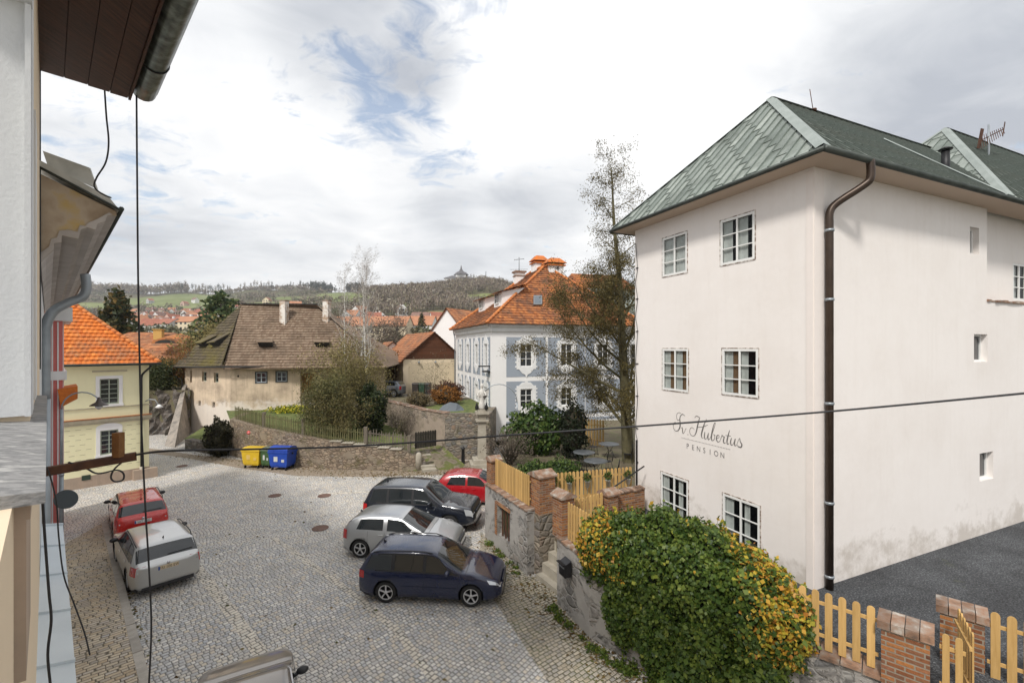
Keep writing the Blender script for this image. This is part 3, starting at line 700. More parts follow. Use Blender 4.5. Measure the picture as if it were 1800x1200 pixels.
# ------------------------------------------------------------------ the pension
PC = P(1430, 1035, 10.5); PD1 = unit((-.40, .9165)); PD2 = unit((.9165, .40))
PZ0 = 1.3; PZ1 = 11.9; PL = 6.35
FL = Face((PC[0], PC[1]), PD1, (-PD2[0], -PD2[1]))
FR = Face((PC[0], PC[1]), PD2, (-PD1[0], -PD1[1]))
def pension():
    r = thing('pension_house', 'tall cream rendered guest house with green shingled hip roof and script lettering on its wall', 'building', (PC[0], PC[1], PZ0))
    # left face
    wins = []
    for (xa, xb, ya, yb) in ((1165, 1208, 420, 487), (1267, 1327, 389, 467), (1165, 1210, 613, 684), (1270, 1333, 613, 692), (1162, 1210, 828, 903), (1271, 1336, 866, 955)):
        t1, zt = FL.tz(xa, ya); _, zb = FL.tz(xa, yb); t0 = FL.t_at(xb); wins.append((t0, t1, zb, zt))
    wl = MB(); wall(wl, FL, .0, PL, PZ0, PZ1 - .02, wins, .03)
    # right face
    tA = FR.t_at(1735); tE = 24.0; zA = FR.tz(1735, 530)[1]
    small = []
    for (xa, xb, ya, yb) in ((1705, 1721, 398, 445), (1712, 1736, 587, 636), (1722, 1746, 797, 846)):
        t0, zt = FR.tz(xa, ya); _, zb = FR.tz(xa, yb); small.append((t0, FR.t_at(xb), zb, zt, .2))
    small = [(a, min(b, tA - .02) if i == 0 else b, c, d, e) for i, (a, b, c, d, e) in enumerate(small)]
    wall(wl, FR, 0, tA, zA, PZ1 - .02, [small[0]], .2); wall(wl, FR, 0, tE, PZ0, zA, small[1:], .2)
    FR2 = Face(FR.p(0, 0, -.28)[:2], FR.e, FR.n)
    big = []
    for px in (1781, 1870, 1990):
        t0, zt = FR2.tz(px, 462); _, zb = FR2.tz(px, 527)
        if px > 1781: zt, zb = big[0][3], big[0][2]
        big.append((t0, t0 + .95, zb, zt))
    wall(wl, FR2, tA, tE, zA, PZ1 - .02, big, .1)
    wl.quad(FR.p(tA, zA), FR.p(tA, zA, -.28), FR.p(tA, PZ1, -.28), FR.p(tA, PZ1))
    wl.quad(FR.p(tA, zA), FR.p(tE, zA), FR.p(tE, zA, -.28), FR.p(tA, zA, -.28))
    # back faces
    B0 = FL.p(PL, 0)[:2]; FB = Face(B0, PD2, PD1); wall(wl, FB, 0, tE, PZ0, PZ1 - .02)
    FE = Face(FR.p(tE, 0)[:2], PD1, PD2); wall(wl, FE, 0, PL, PZ0, PZ1 - .02)
    body = wl.build('wall', M_pension, r)
    mb = MB(); fbox(mb, FR, -.0, .34, PZ0, PZ1 - .3, .0, .022); fbox(mb, FL, .0, .16, PZ0, PZ1 - .3, .0, .02); mb.build('corner_render', m_plaster('corner_render_tone', (.77, .71, .67), None, .2, 1, .15), r)
    mb = MB(); pass
    # brick ledge
    mb = MB(); rg = random.Random(3); t = tA - .02
    while t < tE - .3:
        w = rg.uniform(.2, .3); fbox(mb, FR, t, t + w - .015, zA + .003, zA + rg.uniform(.05, .085), -.275, rg.uniform(.02, .07), tint=rg.random()); t += w
    mb.build('brick_ledge', M_cap, r)
    # windows
    cur = [[(.53, 1, M_curt), (.08, .47, M_curt)], [(.7, 1, M_curt), (.2, .48, M_curt), (.0, .07, M_curt)], [(.76, 1, M_curt), (.52, .74, M_curt2), (.24, .48, M_curt), (0, .2, M_curt2)], [(.76, 1, M_curt), (.52, .74, M_curt2), (.28, .48, M_curt)], [(.76, 1, M_curt), (.2, .36, M_curt)], [(.76, 1, M_curt), (.27, .42, M_curt)]]
    for i, (t0, t1, z0, z1) in enumerate(wins):
        w = window(r, FL, t0, t1, z0, z1, .03, 2, 3, .062, .026, pane=M_pane, curtain=cur[i], room=True, thick=.045)
        mb = MB()
        for (a, b, c, d) in ((t0 - .03, t0, z0 - .02, z1 + .03), (t1, t1 + .03, z0 - .02, z1 + .03), (t0, t1, z1, z1 + .03), (t0, t1, z0 - .03, z0)):
            fbox(mb, FL, a, b, c, d, 0, .012)
        mb.build('window_surround', M_frill if i > 9 else m_noise('flaking_surround_%d' % i, [(.42, (.62, .57, .53)), (.56, (.16, .11, .08))], 9, .9), w)
    for i, (t0, t1, z0, z1, dp) in enumerate(small):
        window(r, FR, t0 + .005, t1 - .005, z0, z1, .19, 1, 1, .06, thick=.05, casement=False)
    for (t0, t1, z0, z1) in big: window(r, FR2, t0, t1, z0, z1, .06, 2, 3, .07, .03, curtain=[(0, .4, M_curt)], room=True, pane=M_pane)
    # lettering
    script(r)
    # roof
    ov = .6
    def pt(a, b, z):  # a along d1, b along d2
        return (PC[0] + PD1[0] * a + PD2[0] * b, PC[1] + PD1[1] * a + PD2[1] * b, z)
    ez = 11.78; zr = 15.44; mid = PL / 2; ra = 2.84; xe = 24.5
    e1, e2, ap = pt(-ov, -ov, ez), pt(PL + ov, -ov, ez), pt(mid, ra, zr)
    e3, rg2, e4 = pt(-ov, xe, ez), pt(mid, xe, zr), pt(PL + ov, xe, ez)
    mb = MB(); metal_roof(mb, [e1, e2, ap], .33, 1.15, .035, seed=5); tiles(mb, [e4, e2, ap, rg2][:4], .5, .6, .02, seed=9)
    mb.build('hip_roof', M_slate, r)
    mb = MB(); metal_roof(mb, [e1, e3, rg2, ap], .33, .8, .03, seed=6); main = mb.build('roof_slope', M_slated, r)
    # second wing's higher roof
    a2 = pt(mid, 13.2, 16.45); f1 = pt(-ov, 7.6, ez + .02); b1 = pt(PL + ov, 7.6, ez + .02); f2 = pt(-ov + .0, 24.4, ez + .02); r2 = pt(mid, 24.4, 16.45)
    mb = MB(); metal_roof(mb, [f1, b1, a2], .36, 1.0, .03, seed=11); mb.build('hip_roof', M_slate, r)
    mb = MB(); up = lambda q: (q[0], q[1], q[2] + .02); metal_roof(mb, [up(f1), up(f2), up(r2), up(a2)], .33, .8, .03, seed=12); mb.build('roof_slope', M_slated, r)
    # hip caps
    def cap(p, q, w, name='hip_cap', mat=None):
        mb = MB(); p = Vector(p) + Vector((0, 0, .05)); q = Vector(q) + Vector((0, 0, .05)); mb.tube([p, q], w, 8, smooth=True); mb.build(name, mat or M_patina, r)
    mb = MB()
    def flat_cap(p, q, w, dz=.07):
        p = Vector(p) + Vector((0, 0, dz)); q = Vector(q) + Vector((0, 0, dz)); d = (q - p).normalized(); s = d.cross(Vector((0, 0, 1))).normalized()
        lo = Vector((0, 0, -.09)) * (w / .16)
        mb.quad(p, q, q + s * w + lo, p + s * w + lo); mb.quad(q, p, p - s * w + lo, q - s * w + lo)
    flat_cap(e1, ap, .15); flat_cap(e2, ap, .12); flat_cap(ap, rg2, .12); flat_cap(f1, a2, .14); flat_cap(b1, a2, .12); flat_cap(a2, r2, .12)
    mb.build('hip_cap', M_patina, r)
    vd = MB(); mb = vd; vq = lambda s: pt(-ov + s, 7.75 - .42 * s, ez + (zr - ez) / (mid + ov) * s); flat_cap(vq(2.6), vq(.1), .13, .09); mb.build('valley_flashing', M_patina, r)
    # eaves: soffit and gutter
    mb = MB()
    mb.poly([pt(-ov + .02, -ov + .02, ez - .1), pt(-ov + .02, xe, ez - .1), pt(.15, xe, ez - .12), pt(.15, .1, ez - .12)]); mb.poly([pt(-ov + .02, -ov + .02, ez - .1), pt(.15, .1, ez - .12), pt(PL + .1, .1, ez - .12), pt(PL + ov, -ov + .02, ez - .1)])
    mb.poly([pt(PL + ov, -ov + .02, ez - .1), pt(PL, .1, ez - .12), pt(PL, xe, ez - .12), pt(PL + ov, xe, ez - .1)])
    mb.build('soffit', m_flat('coved_render', (.50, .40, .32), .9), r)
    mb = MB()
    g = lambda a, b: Vector(pt(a, b, ez - .06))
    mb.tube([g(-ov - .05, -ov - .05), g(-ov - .05, xe)], .075, 10); mb.tube([g(-ov - .05, -ov - .05), g(PL + ov, -ov - .05)], .055, 10); mb.tube([g(PL + ov, -ov - .05), g(PL + ov, xe)], .07, 8)
    mb.build('gutter', M_gutterm, r)
    mb = MB(); tg = .62
    pp = [pt(-ov - .05, tg + .35, ez - .06), pt(-ov - .05, tg + .35, ez - .45), pt(-ov + .05, tg + .25, ez - .62), pt(-.2, tg - .1, ez - .95), pt(-.12, tg - .22, ez - 1.15), pt(-.12, tg - .24, ez - 1.4), pt(-.12, tg - .24, PZ0)]
    mb.tube(catmull(pp[:6], 5) + [pp[6]], .085, 12); dp = mb.build('downpipe', M_brown, r)
    mb = MB()
    for z in (10.2, 8.6, 6.2, 3.9, 2.2): mb.lathe([(.098, -.03), (.1, 0), (.098, .03)], (pp[5][0], pp[5][1], z), 12)
    mb.build('pipe_clamp', M_galv, dp)
    # vent, cable clips, rod
    mb = MB(); q = pt(-.05, 7.0, 0); c = P(1662, 300, 14.3); mb.tube([(c[0], c[1], c[2] - .35), (c[0], c[1], c[2] + .62)], .11, 10); mb.lathe([(.17, 0), (.19, .03), (.05, .1)], (c[0], c[1], c[2] + .64), 10); mb.build('vent_pipe', M_dark, r)
    mb = MB(); tt = PL - .12
    for i, z in enumerate([10.3, 9.2, 8.05, 6.9, 5.75, 4.6, 3.4]): fbox(mb, FL, tt - .06, tt + .06, z, z + .03, 0, .03)
    mb.tube(catmull([FL.p(tt + .06 * (-1) ** i, z, .03 + .02 * (i % 2)) for i, z in enumerate([11.2, 10.3, 9.8, 9.2, 8.6, 8.05, 6.9, 5.75, 4.6, 4.2])], 4), .011, 5)
    fbox(mb, FL, tt - .02, tt + .03, 1.9, 4.2, .0, .05); mb.build('lightning_cable', M_dark, r)
    mb = MB(); c = pt(mid, 4.9, 15.45); mb.tube([c, (c[0] - .12, c[1], c[2] + .75)], .012, 5); mb.lathe([(.1, 0), (.1, .08)], c, 8); mb.build('lightning_rod', M_rust, r)
def script(par):
    """hand drawn strokes of the wall lettering"""
    tL = FL.t_at(1184); tR = FL.t_at(1305); W = tL - tR
    _, zb = FL.tz(1200, 762)
    # unit design: x 0..10.2, baseline 0, x-height 1
    S = {}
    strokes = [
        # S
        [(1.95, 2.75, .05), (1.55, 2.95, .08), (1.2, 2.6, .1), (1.1, 2.1, .13), (1.15, 1.5, .17), (1.1, .9, .16), (.8, .35, .1), (.35, .2, .06), (.02, .55, .07), (.0, 1.15, .07), (.3, 1.5, .05), (.65, 1.3, .04)],
        [(1.1, 2.1, .05), (.75, 1.9, .06), (.55, 2.3, .06), (.6, 2.8, .05), (.95, 3.1, .05), (1.3, 3.0, .04)],
        # v .
        [(1.3, .75, .04), (1.5, .95, .07), (1.55, .5, .13), (1.62, .08, .08), (1.85, .3, .04), (2.05, .8, .05), (2.2, .92, .05)],
        [(2.4, .06, .12), (2.48, .06, .12)],
        # H
        [(4.3, 2.9, .06), (4.1, 2.3, .12), (3.9, 1.4, .16), (3.7, .6, .12), (3.4, .1, .06), (2.95, .1, .06), (2.7, .55, .06), (2.85, 1.1, .06), (3.2, 1.25, .05), (3.45, 1.0, .04)],
        [(3.5, 2.75, .04), (3.8, 3.05, .07), (4.3, 2.9, .06)],
        [(5.3, 2.85, .06), (5.0, 2.2, .1), (4.75, 1.4, .16), (4.55, .6, .16), (4.6, .1, .08), (4.85, .15, .04)],
        [(3.85, 1.45, .04), (4.3, 1.55, .05), (4.9, 1.75, .05), (5.5, 2.1, .04)],
        # u
        [(5.0, .9, .05), (5.05, .95, .07), (4.98, .45, .13), (5.05, .05, .1), (5.3, .15, .04), (5.55, .9, .05)],
        [(5.6, .98, .06), (5.5, .45, .13), (5.55, .05, .1), (5.75, .15, .04)],
        # b
        [(5.75, .15, .04), (6.15, 1.1, .05), (6.5, 2.2, .05), (6.55, 2.6, .05), (6.35, 2.3, .08), (6.1, 1.2, .14), (6.0, .35, .14), (6.1, .02, .08), (6.4, .25, .06), (6.45, .75, .06), (6.3, .95, .04), (6.6, .8, .04)],
        # e
        [(6.7, .45, .04), (7.05, .65, .05), (7.05, .95, .05), (6.8, .85, .1), (6.72, .35, .13), (6.9, .02, .08), (7.2, .2, .04)],
        # r
        [(7.2, .2, .04), (7.45, .95, .06), (7.5, 1.1, .06), (7.6, .92, .08), (7.82, .95, .07)],
        [(7.82, .95, .08), (7.68, .4, .13), (7.75, .05, .09), (7.98, .2, .04)],
        # t
        [(8.5, 1.95, .06), (8.3, 1.2, .12), (8.15, .4, .14), (8.22, .03, .09), (8.45, .2, .04)], [(7.95, 1.15, .05), (8.65, 1.2, .05)],
        # u
        [(8.75, .98, .06), (8.62, .45, .13), (8.7, .04, .1), (8.95, .2, .04), (9.2, .95, .05)], [(9.25, .98, .07), (9.12, .45, .13), (9.18, .05, .09), (9.4, .2, .04)],
        # s
        [(9.4, .2, .04), (9.75, 1.15, .05), (9.85, .75, .09), (10.05, .4, .13), (9.95, .05, .12), (9.65, .02, .1), (9.5, .2, .08)],
    ]
    sx = W / 10.1; sz = sx * .82; tilt = 0.0
    mb = MB()
    for st in strokes:
        pts = catmull([(tL - x * sx, zb + y * sz, w * sx * 1.15) for x, y, w in st], 5); polyline_strip(mb, FL, pts, .01, .006)
    # dotted rule
    n = 34; t0, z0 = FL.tz(1199, 762); t1, _ = FL.tz(1283, 780); zr = zb - .62 * sz
    for i in range(n):
        t = t0 + (t1 - t0) * i / (n - 1); mb.quad(FL.p(t + .012, zr - .011, .006), FL.p(t - .012, zr - .011, .006), FL.p(t - .012, zr + .011, .006), FL.p(t + .012, zr + .011, .006))
    tp0, tp1 = FL.t_at(1209), FL.t_at(1270)
    word = 'PENSION'; hgt = .62 * sz * 1.7
    for i, ch in enumerate(word):
        vs, fs = text_mesh(ch, hgt * 1.0, 1, 'CENTER'); tc_ = tp0 + (tp1 - tp0) * i / 6
        mb.add([FL.p(tc_ - v[0] * .92, zb - 2.0 * sz + v[1], .006) for v in vs], fs)
    mb.build('wall_lettering', m_flat('faded_black_letter_paint', (.15, .14, .135), .9), par)
pension()
# ------------------------------------------------------------------ vegetation tools
def leaf_mesh(name, centers, size, mats, parent=None, tints=None, seed=0, flat=0.0, aspect=1.6, droop=0.0, normals=None, mi=0, fold=True):
    """many leaf-sized faces as one mesh; centers Nx3 world"""
    rg = np.random.default_rng(seed); c = np.asarray(centers, float); n = len(c)
    if parent is not None: c = c - np.array(root_of(parent).location)
    a = rg.normal(size=(n, 3)); a[:, 2] *= (1 - flat)
    if droop: a = a * (1 - droop) + np.array([0, 0, -1.0]) * droop * 1.5
    a /= np.linalg.norm(a, axis=1)[:, None]
    b = rg.normal(size=(n, 3))
    if normals is not None:
        nn = np.asarray(normals) + rg.normal(size=(n, 3)) * .45; b = np.cross(nn, a)
    else: b = np.cross(b, a)
    b /= np.linalg.norm(b, axis=1)[:, None] + 1e-9
    s = (np.full(n, size) if np.isscalar(size) else np.asarray(size)) * rg.uniform(.6, 1.35, n)
    a = a * (s * aspect * .5)[:, None]; b = b * (s * .5)[:, None]
    vs = np.stack([c - a, c + b - a * .1, c + a, c - b - a * .1], 1).reshape(-1, 3)
    me = bpy.data.meshes.new(name); me.vertices.add(4 * n); me.vertices.foreach_set('co', vs.ravel())
    me.loops.add(4 * n); me.loops.foreach_set('vertex_index', np.arange(4 * n, dtype=np.int32))
    me.polygons.add(n); me.polygons.foreach_set('loop_start', np.arange(0, 4 * n, 4, dtype=np.int32)); me.polygons.foreach_set('loop_total', np.full(n, 4, dtype=np.int32))
    me.update(calc_edges=True)
    at = me.attributes.new('tint', 'FLOAT', 'FACE'); t = rg.random(n) if tints is None else np.asarray(tints)
    at.data.foreach_set('value', t.astype(np.float32))
    for m in (mats if isinstance(mats, (list, tuple)) else [mats]): me.materials.append(m)
    o = bpy.data.objects.new(name, me); COL.objects.link(o)
    if parent is not None: o.parent = parent
    return o
def ell_points(rg, c, r, n, shell=.65, top=0.0, lump=.25):
    d = rg.normal(size=(n, 3)); d /= np.linalg.norm(d, axis=1)[:, None]
    k = shell + (1 - shell) * rg.random(n) ** .7
    l = 1 + lump * (np.sin(d[:, 0] * 7 + c[0]) * np.sin(d[:, 1] * 6 + c[1] * 2) + .6 * np.sin(d[:, 2] * 9 + d[:, 0] * 5))
    p = d * np.array(r) * (k * l)[:, None]
    return p + np.array(c), d
def blob(mb, c, r, n=10, m=0, lump=.15, seed=0, tint=None):
    vs = []; fs = []
    for i in range(n + 1):
        th = math.pi * i / n
        for k in range(2 * n):
            ph = math.pi * k / n; d = (math.sin(th) * math.cos(ph), math.sin(th) * math.sin(ph), math.cos(th))
            l = 1 + lump * (math.sin(d[0] * 7 + seed) * math.sin(d[1] * 6 + seed * 2) + .5 * math.sin(d[2] * 9 + d[0] * 5))
            vs.append((c[0] + r[0] * d[0] * l, c[1] + r[1] * d[1] * l, c[2] + r[2] * d[2] * l))
    w = 2 * n
    for i in range(n):
        for k in range(w): fs.append([i * w + k, i * w + (k + 1) % w, (i + 1) * w + (k + 1) % w, (i + 1) * w + k])
    mb.add(vs, fs, m, tint, True)
L_green = m_leaf('evergreen_leaves', [(0, (.018, .042, .01)), (.4, (.045, .085, .018)), (.8, (.095, .145, .03)), (1, (.15, .20, .05))])
L_ivy = m_leaf('ivy_leaves', [(0, (.028, .06, .010)), (.28, (.075, .12, .02)), (.5, (.16, .205, .035)), (.6, (.26, .28, .04)), (.7, (.48, .38, .045)), (.84, (.56, .32, .04)), (1, (.38, .14, .028))], rough=.45)
L_olive = m_leaf('olive_twigs', [(0, (.05, .04, .02)), (.5, (.10, .08, .028)), (1, (.19, .15, .05))], rough=.8)
L_ol2 = m_leaf('budding_branches', [(0, (.10, .082, .04)), (.5, (.20, .17, .065)), (1, (.32, .27, .11))], rough=.8)
L_bare = m_leaf('bare_branches', [(0, (.09, .07, .055)), (.5, (.15, .12, .095)), (1, (.21, .175, .14))], rough=.9)
L_rust = m_leaf('rusty_leaves', [(0, (.10, .035, .01)), (.5, (.20, .075, .015)), (1, (.28, .13, .03))])
L_spruce = m_leaf('spruce_needles', [(0, (.02, .032, .012)), (.5, (.05, .062, .022)), (.8, (.11, .09, .03)), (1, (.22, .14, .04))], rough=.7)
L_pine = m_leaf('pine_needles', [(0, (.03, .06, .03)), (.6, (.085, .12, .04)), (1, (.16, .19, .07))], rough=.7)
L_yel = m_leaf('spring_flowers', [(0, (.10, .16, .02)), (.45, (.16, .22, .03)), (.55, (.50, .44, .03)), (1, (.62, .56, .06))])
L_grass = m_leaf('grass_blades', [(0, (.04, .07, .012)), (.6, (.09, .14, .025)), (1, (.17, .19, .05))])
M_core = m_flat('dark_core_fill', (.012, .02, .006), .95)  # near-black fill for cores added inside leaf masses to block light

def shrub(label, cat, c, r, n, size, mat, name='shrub', group=None, core=True, stems=0, seed=0, shell=.6, droop=0, tints=None, lump=.25):
    """c = centre of the base on the ground"""
    rg = np.random.default_rng(seed); t = thing(name, label, cat, c, 0, group)
    cc = (c[0], c[1], c[2] + r[2] * .9)
    if core:
        mb = MB(); blob(mb, cc, (r[0] * .72, r[1] * .72, r[2] * .75), 8, seed=seed); mb.build('light_block_core', M_core if mat in (L_green, L_ivy) else m_flat('dark_core_brown', (.03, .025, .015), .95), t)  # dark blob added inside the shrub to stop light passing through
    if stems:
        mb = MB(); rr = random.Random(seed)
        for i in range(stems):
            a = rr.uniform(0, 6.28); k = rr.uniform(.2, .9)
            mb.tube([(c[0] + rr.uniform(-.1, .1), c[1] + rr.uniform(-.1, .1), c[2] - .05), (c[0] + math.cos(a) * r[0] * k * .5, c[1] + math.sin(a) * r[1] * k * .5, c[2] + r[2] * .9), (c[0] + math.cos(a) * r[0] * k, c[1] + math.sin(a) * r[1] * k, c[2] + r[2] * rr.uniform(1.3, 1.9))], [.03, .02, .006], 4)
        mb.build('stem', M_bark, t)
    p, d = ell_points(rg, cc, r, n, shell, lump=lump); keep = p[:, 2] > c[2] - .02
    leaf_mesh('foliage', p[keep], size, mat, t, seed=seed, droop=droop, normals=d[keep], tints=None if tints is None else tints(p[keep], rg)); return t

class Tree:
    def __init__(s, seed): s.r = random.Random(seed); s.mb = MB(); s.tips = []
    def branch(s, p, d, L, r, lvl, spec):
        n = 5 if lvl == 0 else 4 if lvl == 1 else 3; P_ = [Vector(p)]; d = Vector(d).normalized(); rs = [r]
        wob, grav = spec['wob'][lvl], spec['grav'][lvl]
        for i in range(n):
            d = (d + Vector((s.r.gauss(0, wob), s.r.gauss(0, wob), s.r.gauss(0, wob * .7) + grav)) ).normalized()
            P_.append(P_[-1] + d * (L / n)); rs.append(max(.004, r * (1 - (i + 1) / n * spec['taper'][lvl])))
        s.mb.tube(P_, rs, (8, 5, 4, 3)[min(lvl, 3)], cap=False)
        if lvl >= spec['leaf']: s.tips += [(P_[k], d.copy()) for k in range(1, n + 1)]
        if lvl < spec['max']:
            cnt = spec['n'][lvl]
            for i in range(cnt):
                f = spec['start'][lvl] + (1 - spec['start'][lvl]) * (i + s.r.random()) / cnt; f = min(f, .999)
                k = f * n; j = int(k); q = P_[j].lerp(P_[j + 1], k - j); rad = rs[j] + (rs[j + 1] - rs[j]) * (k - j)
                az = s.r.uniform(0, 2 * math.pi) if lvl else i * 2.4 + s.r.uniform(-.4, .4); up = (P_[j + 1] - P_[j]).normalized()
                a = up.cross(Vector((0, 0, 1)) if abs(up.z) < .9 else Vector((1, 0, 0))).normalized(); b = up.cross(a)
                sp = spec['ang'][lvl] * s.r.uniform(.75, 1.25); nd = up * math.cos(sp) + (a * math.cos(az) + b * math.sin(az)) * math.sin(sp)
                shape = spec['shape'](f) if lvl == 0 else (1 - .5 * f)
                s.branch(q, nd, L * spec['len'][lvl] * shape * s.r.uniform(.75, 1.25), rad * spec['rad'][lvl], lvl + 1, spec)
def tree(name, label, cat, base, height, rad, spec, bark, leafm, leafn, leafs, seed, group=None, spread=.25, droop=0, dens=None, asp=1.6):
    t = thing(name, label, cat, base, 0, group); T = Tree(seed); T.branch(base, (0, 0, 1), height, rad, 0, spec)
    T.mb.build('trunk', bark, t)
    if leafm and T.tips:
        rg = np.random.default_rng(seed); tp = np.array([tuple(q[0]) for q in T.tips])
        w = np.ones(len(tp)) if dens is None else np.array([dens((q[2] - base[2]) / height) for q in tp]); w = w / w.sum()
        ids = rg.choice(len(tp), leafn, p=w); pts = tp[ids] + rg.normal(size=(leafn, 3)) * spread
        leaf_mesh('crown', pts, leafs, leafm, t, seed=seed, droop=droop, aspect=asp)
    return t

# ------------------------------------------------------------------ fences, piers, walls
def picket_run(par, a, b, z, h, pitch=.135, w=.09, th=.022, zb=None, face=-1, mat=None, tops='round', back=True, seed=0, ragged=0.0, name='pickets'):
    """pickets between plan points a and b; z may be (za, zb)"""
    mat = mat or M_fence; d = unit(V2(a, b)); L = math.hypot(*V2(a, b)); nrm = (d[1] * face, -d[0] * face); n = int(L / pitch); rg = random.Random(seed)
    za, zb_ = z if isinstance(z, tuple) else (z, z); mb = MB()
    for i in range(n):
        t = (i + .5) * L / n + rg.uniform(-ragged, ragged); k = t / L; zz = za + (zb_ - za) * k; hh = h + rg.uniform(-ragged, ragged) * 2
        f = Face(a, d, nrm); r = w / 2; tl = rg.uniform(-ragged, ragged) * .7
        pr = [(t - r, zz), (t + r, zz), (t + r + tl, zz + hh - r)] + ([(t + tl + r * math.cos(q), zz + hh - r + r * math.sin(q)) for q in (.5, 1.05, 1.57, 2.1, 2.64)] if tops == 'round' else [(t + tl, zz + hh)]) + [(t - r + tl, zz + hh - r)]
        o = f.p(0, 0, th); o = (f.n[0] * th, f.n[1] * th, 0)
        mb.extrude([f.p(x, y, .02) for x, y in pr], o, tint=rg.random())
    mb.build(name, mat, par)
    for k in (.22, .78): mb = MB(); mb.bar(f.p(0, za + h * k, -.0), f.p(L, zb_ + h * k, -.0), .035, .055, tint=.5); mb.build('rail', mat, par)
def slab_wall(mb, pts, z0, z1, th, m=0, side=1):
    """thick wall along plan polyline; z0,z1 lists or numbers; thickness to the given side"""
    n = len(pts); z0 = z0 if isinstance(z0, (list, tuple)) else [z0] * n; z1 = z1 if isinstance(z1, (list, tuple)) else [z1] * n
    off = []
    for i in range(n):
        a = pts[max(0, i - 1)]; b = pts[min(n - 1, i + 1)]; d = unit(V2(a, b)); off.append((pts[i][0] - d[1] * th * side, pts[i][1] + d[0] * th * side))
    for i in range(n - 1):
        p, q, r_, s_ = pts[i], pts[i + 1], off[i + 1], off[i]
        mb.quad((p[0], p[1], z0[i]), (q[0], q[1], z0[i + 1]), (q[0], q[1], z1[i + 1]), (p[0], p[1], z1[i]), m)
        mb.quad((s_[0], s_[1], z1[i]), (r_[0], r_[1], z1[i + 1]), (r_[0], r_[1], z0[i + 1]), (s_[0], s_[1], z0[i]), m)
        mb.quad((p[0], p[1], z1[i]), (q[0], q[1], z1[i + 1]), (r_[0], r_[1], z1[i + 1]), (s_[0], s_[1], z1[i]), m)
    for i in (0, n - 1):
        p, s_ = pts[i], off[i]; mb.quad((p[0], p[1], z0[i]), (s_[0], s_[1], z0[i]), (s_[0], s_[1], z1[i]), (p[0], p[1], z1[i]), m)
def coping(mb, pts, z, w, th, unit_len=.3, side=1, over=.05, seed=0, hang=0.0):
    rg = random.Random(seed); n = len(pts); z = z if isinstance(z, (list, tuple)) else [z] * n
    for i in range(n - 1):
        a, b = pts[i], pts[i + 1]; L = math.hypot(*V2(a, b)); d = unit(V2(a, b)); k = max(1, int(L / unit_len)); nrm = (-d[1] * side, d[0] * side)
        for j in range(k):
            t0 = L * j / k + .008; t1 = L * (j + 1) / k - .008; zz = z[i] + (z[i + 1] - z[i]) * (j + .5) / k + rg.uniform(-.01, .01); o = over + rg.uniform(-.015, .015)
            q = lambda t, s, zz: (a[0] + d[0] * t + nrm[0] * s, a[1] + d[1] * t + nrm[1] * s, zz)
            mb.hexa([q(t0, -o, zz), q(t1, -o, zz), q(t1, w + .03, zz), q(t0, w + .03, zz), q(t0, -o, zz + th * .6), q(t1, -o, zz + th * .6), q(t1, w, zz + th), q(t0, w, zz + th)], tint=rg.random())
def pier(label, c, s, z0, z1, rz, brick=None, capst='gable', base=None):
    """square brick pier with a weathered cap; base=(z, material) makes its lower part of field stone"""
    t = thing('brick_pier', label, 'pier', (c[0], c[1], z0), 0)
    zb = z0
    if base: mb = MB(); mb.box((c[0], c[1], (z0 + base[0]) / 2), (s + .04, s + .04, base[0] - z0), rz); mb.build('stone_base', base[1], t); zb = base[0]
    dp = .62 if capst == 'flat' else 1.0
    mb = MB(); mb.box((c[0], c[1], (zb + z1) / 2), (s, s * dp, z1 - zb), rz); mb.build('brickwork', brick or M_brick, t)
    mb = MB(); o = s / 2 + .06; ca, sa = math.cos(rz), math.sin(rz); W = lambda x, y, z: (c[0] + x * ca - y * sa, c[1] + x * sa + y * ca, z)
    if capst == 'gable':
        mb.add([W(-o, -o, z1), W(o, -o, z1), W(o, o, z1), W(-o, o, z1), W(-o, 0, z1 + .2), W(o, 0, z1 + .2), W(-o, -o, z1 + .05), W(o, -o, z1 + .05), W(o, o, z1 + .05), W(-o, o, z1 + .05)],
               [[3, 2, 1, 0], [0, 1, 7, 6], [2, 3, 9, 8], [6, 7, 5, 4], [8, 9, 4, 5], [1, 2, 8, 5, 7], [3, 0, 6, 4, 9]], tint=.6)
    else:
        k = 4
        for i in range(k):
            a = -o + 2 * o * i / k + .006; b = -o + 2 * o * (i + 1) / k - .006
            mb.hexa([W(a, -o * dp, z1), W(b, -o * dp, z1), W(b, o * dp, z1), W(a, o * dp, z1), W(a, -o * dp, z1 + .13), W(b, -o * dp, z1 + .13), W(b, o * dp, z1 + .15), W(a, o * dp, z1 + .15)], tint=[.2, .8, .4, .9][i])
    mb.build('cap', M_cap, t); return t

TZ = 1.9
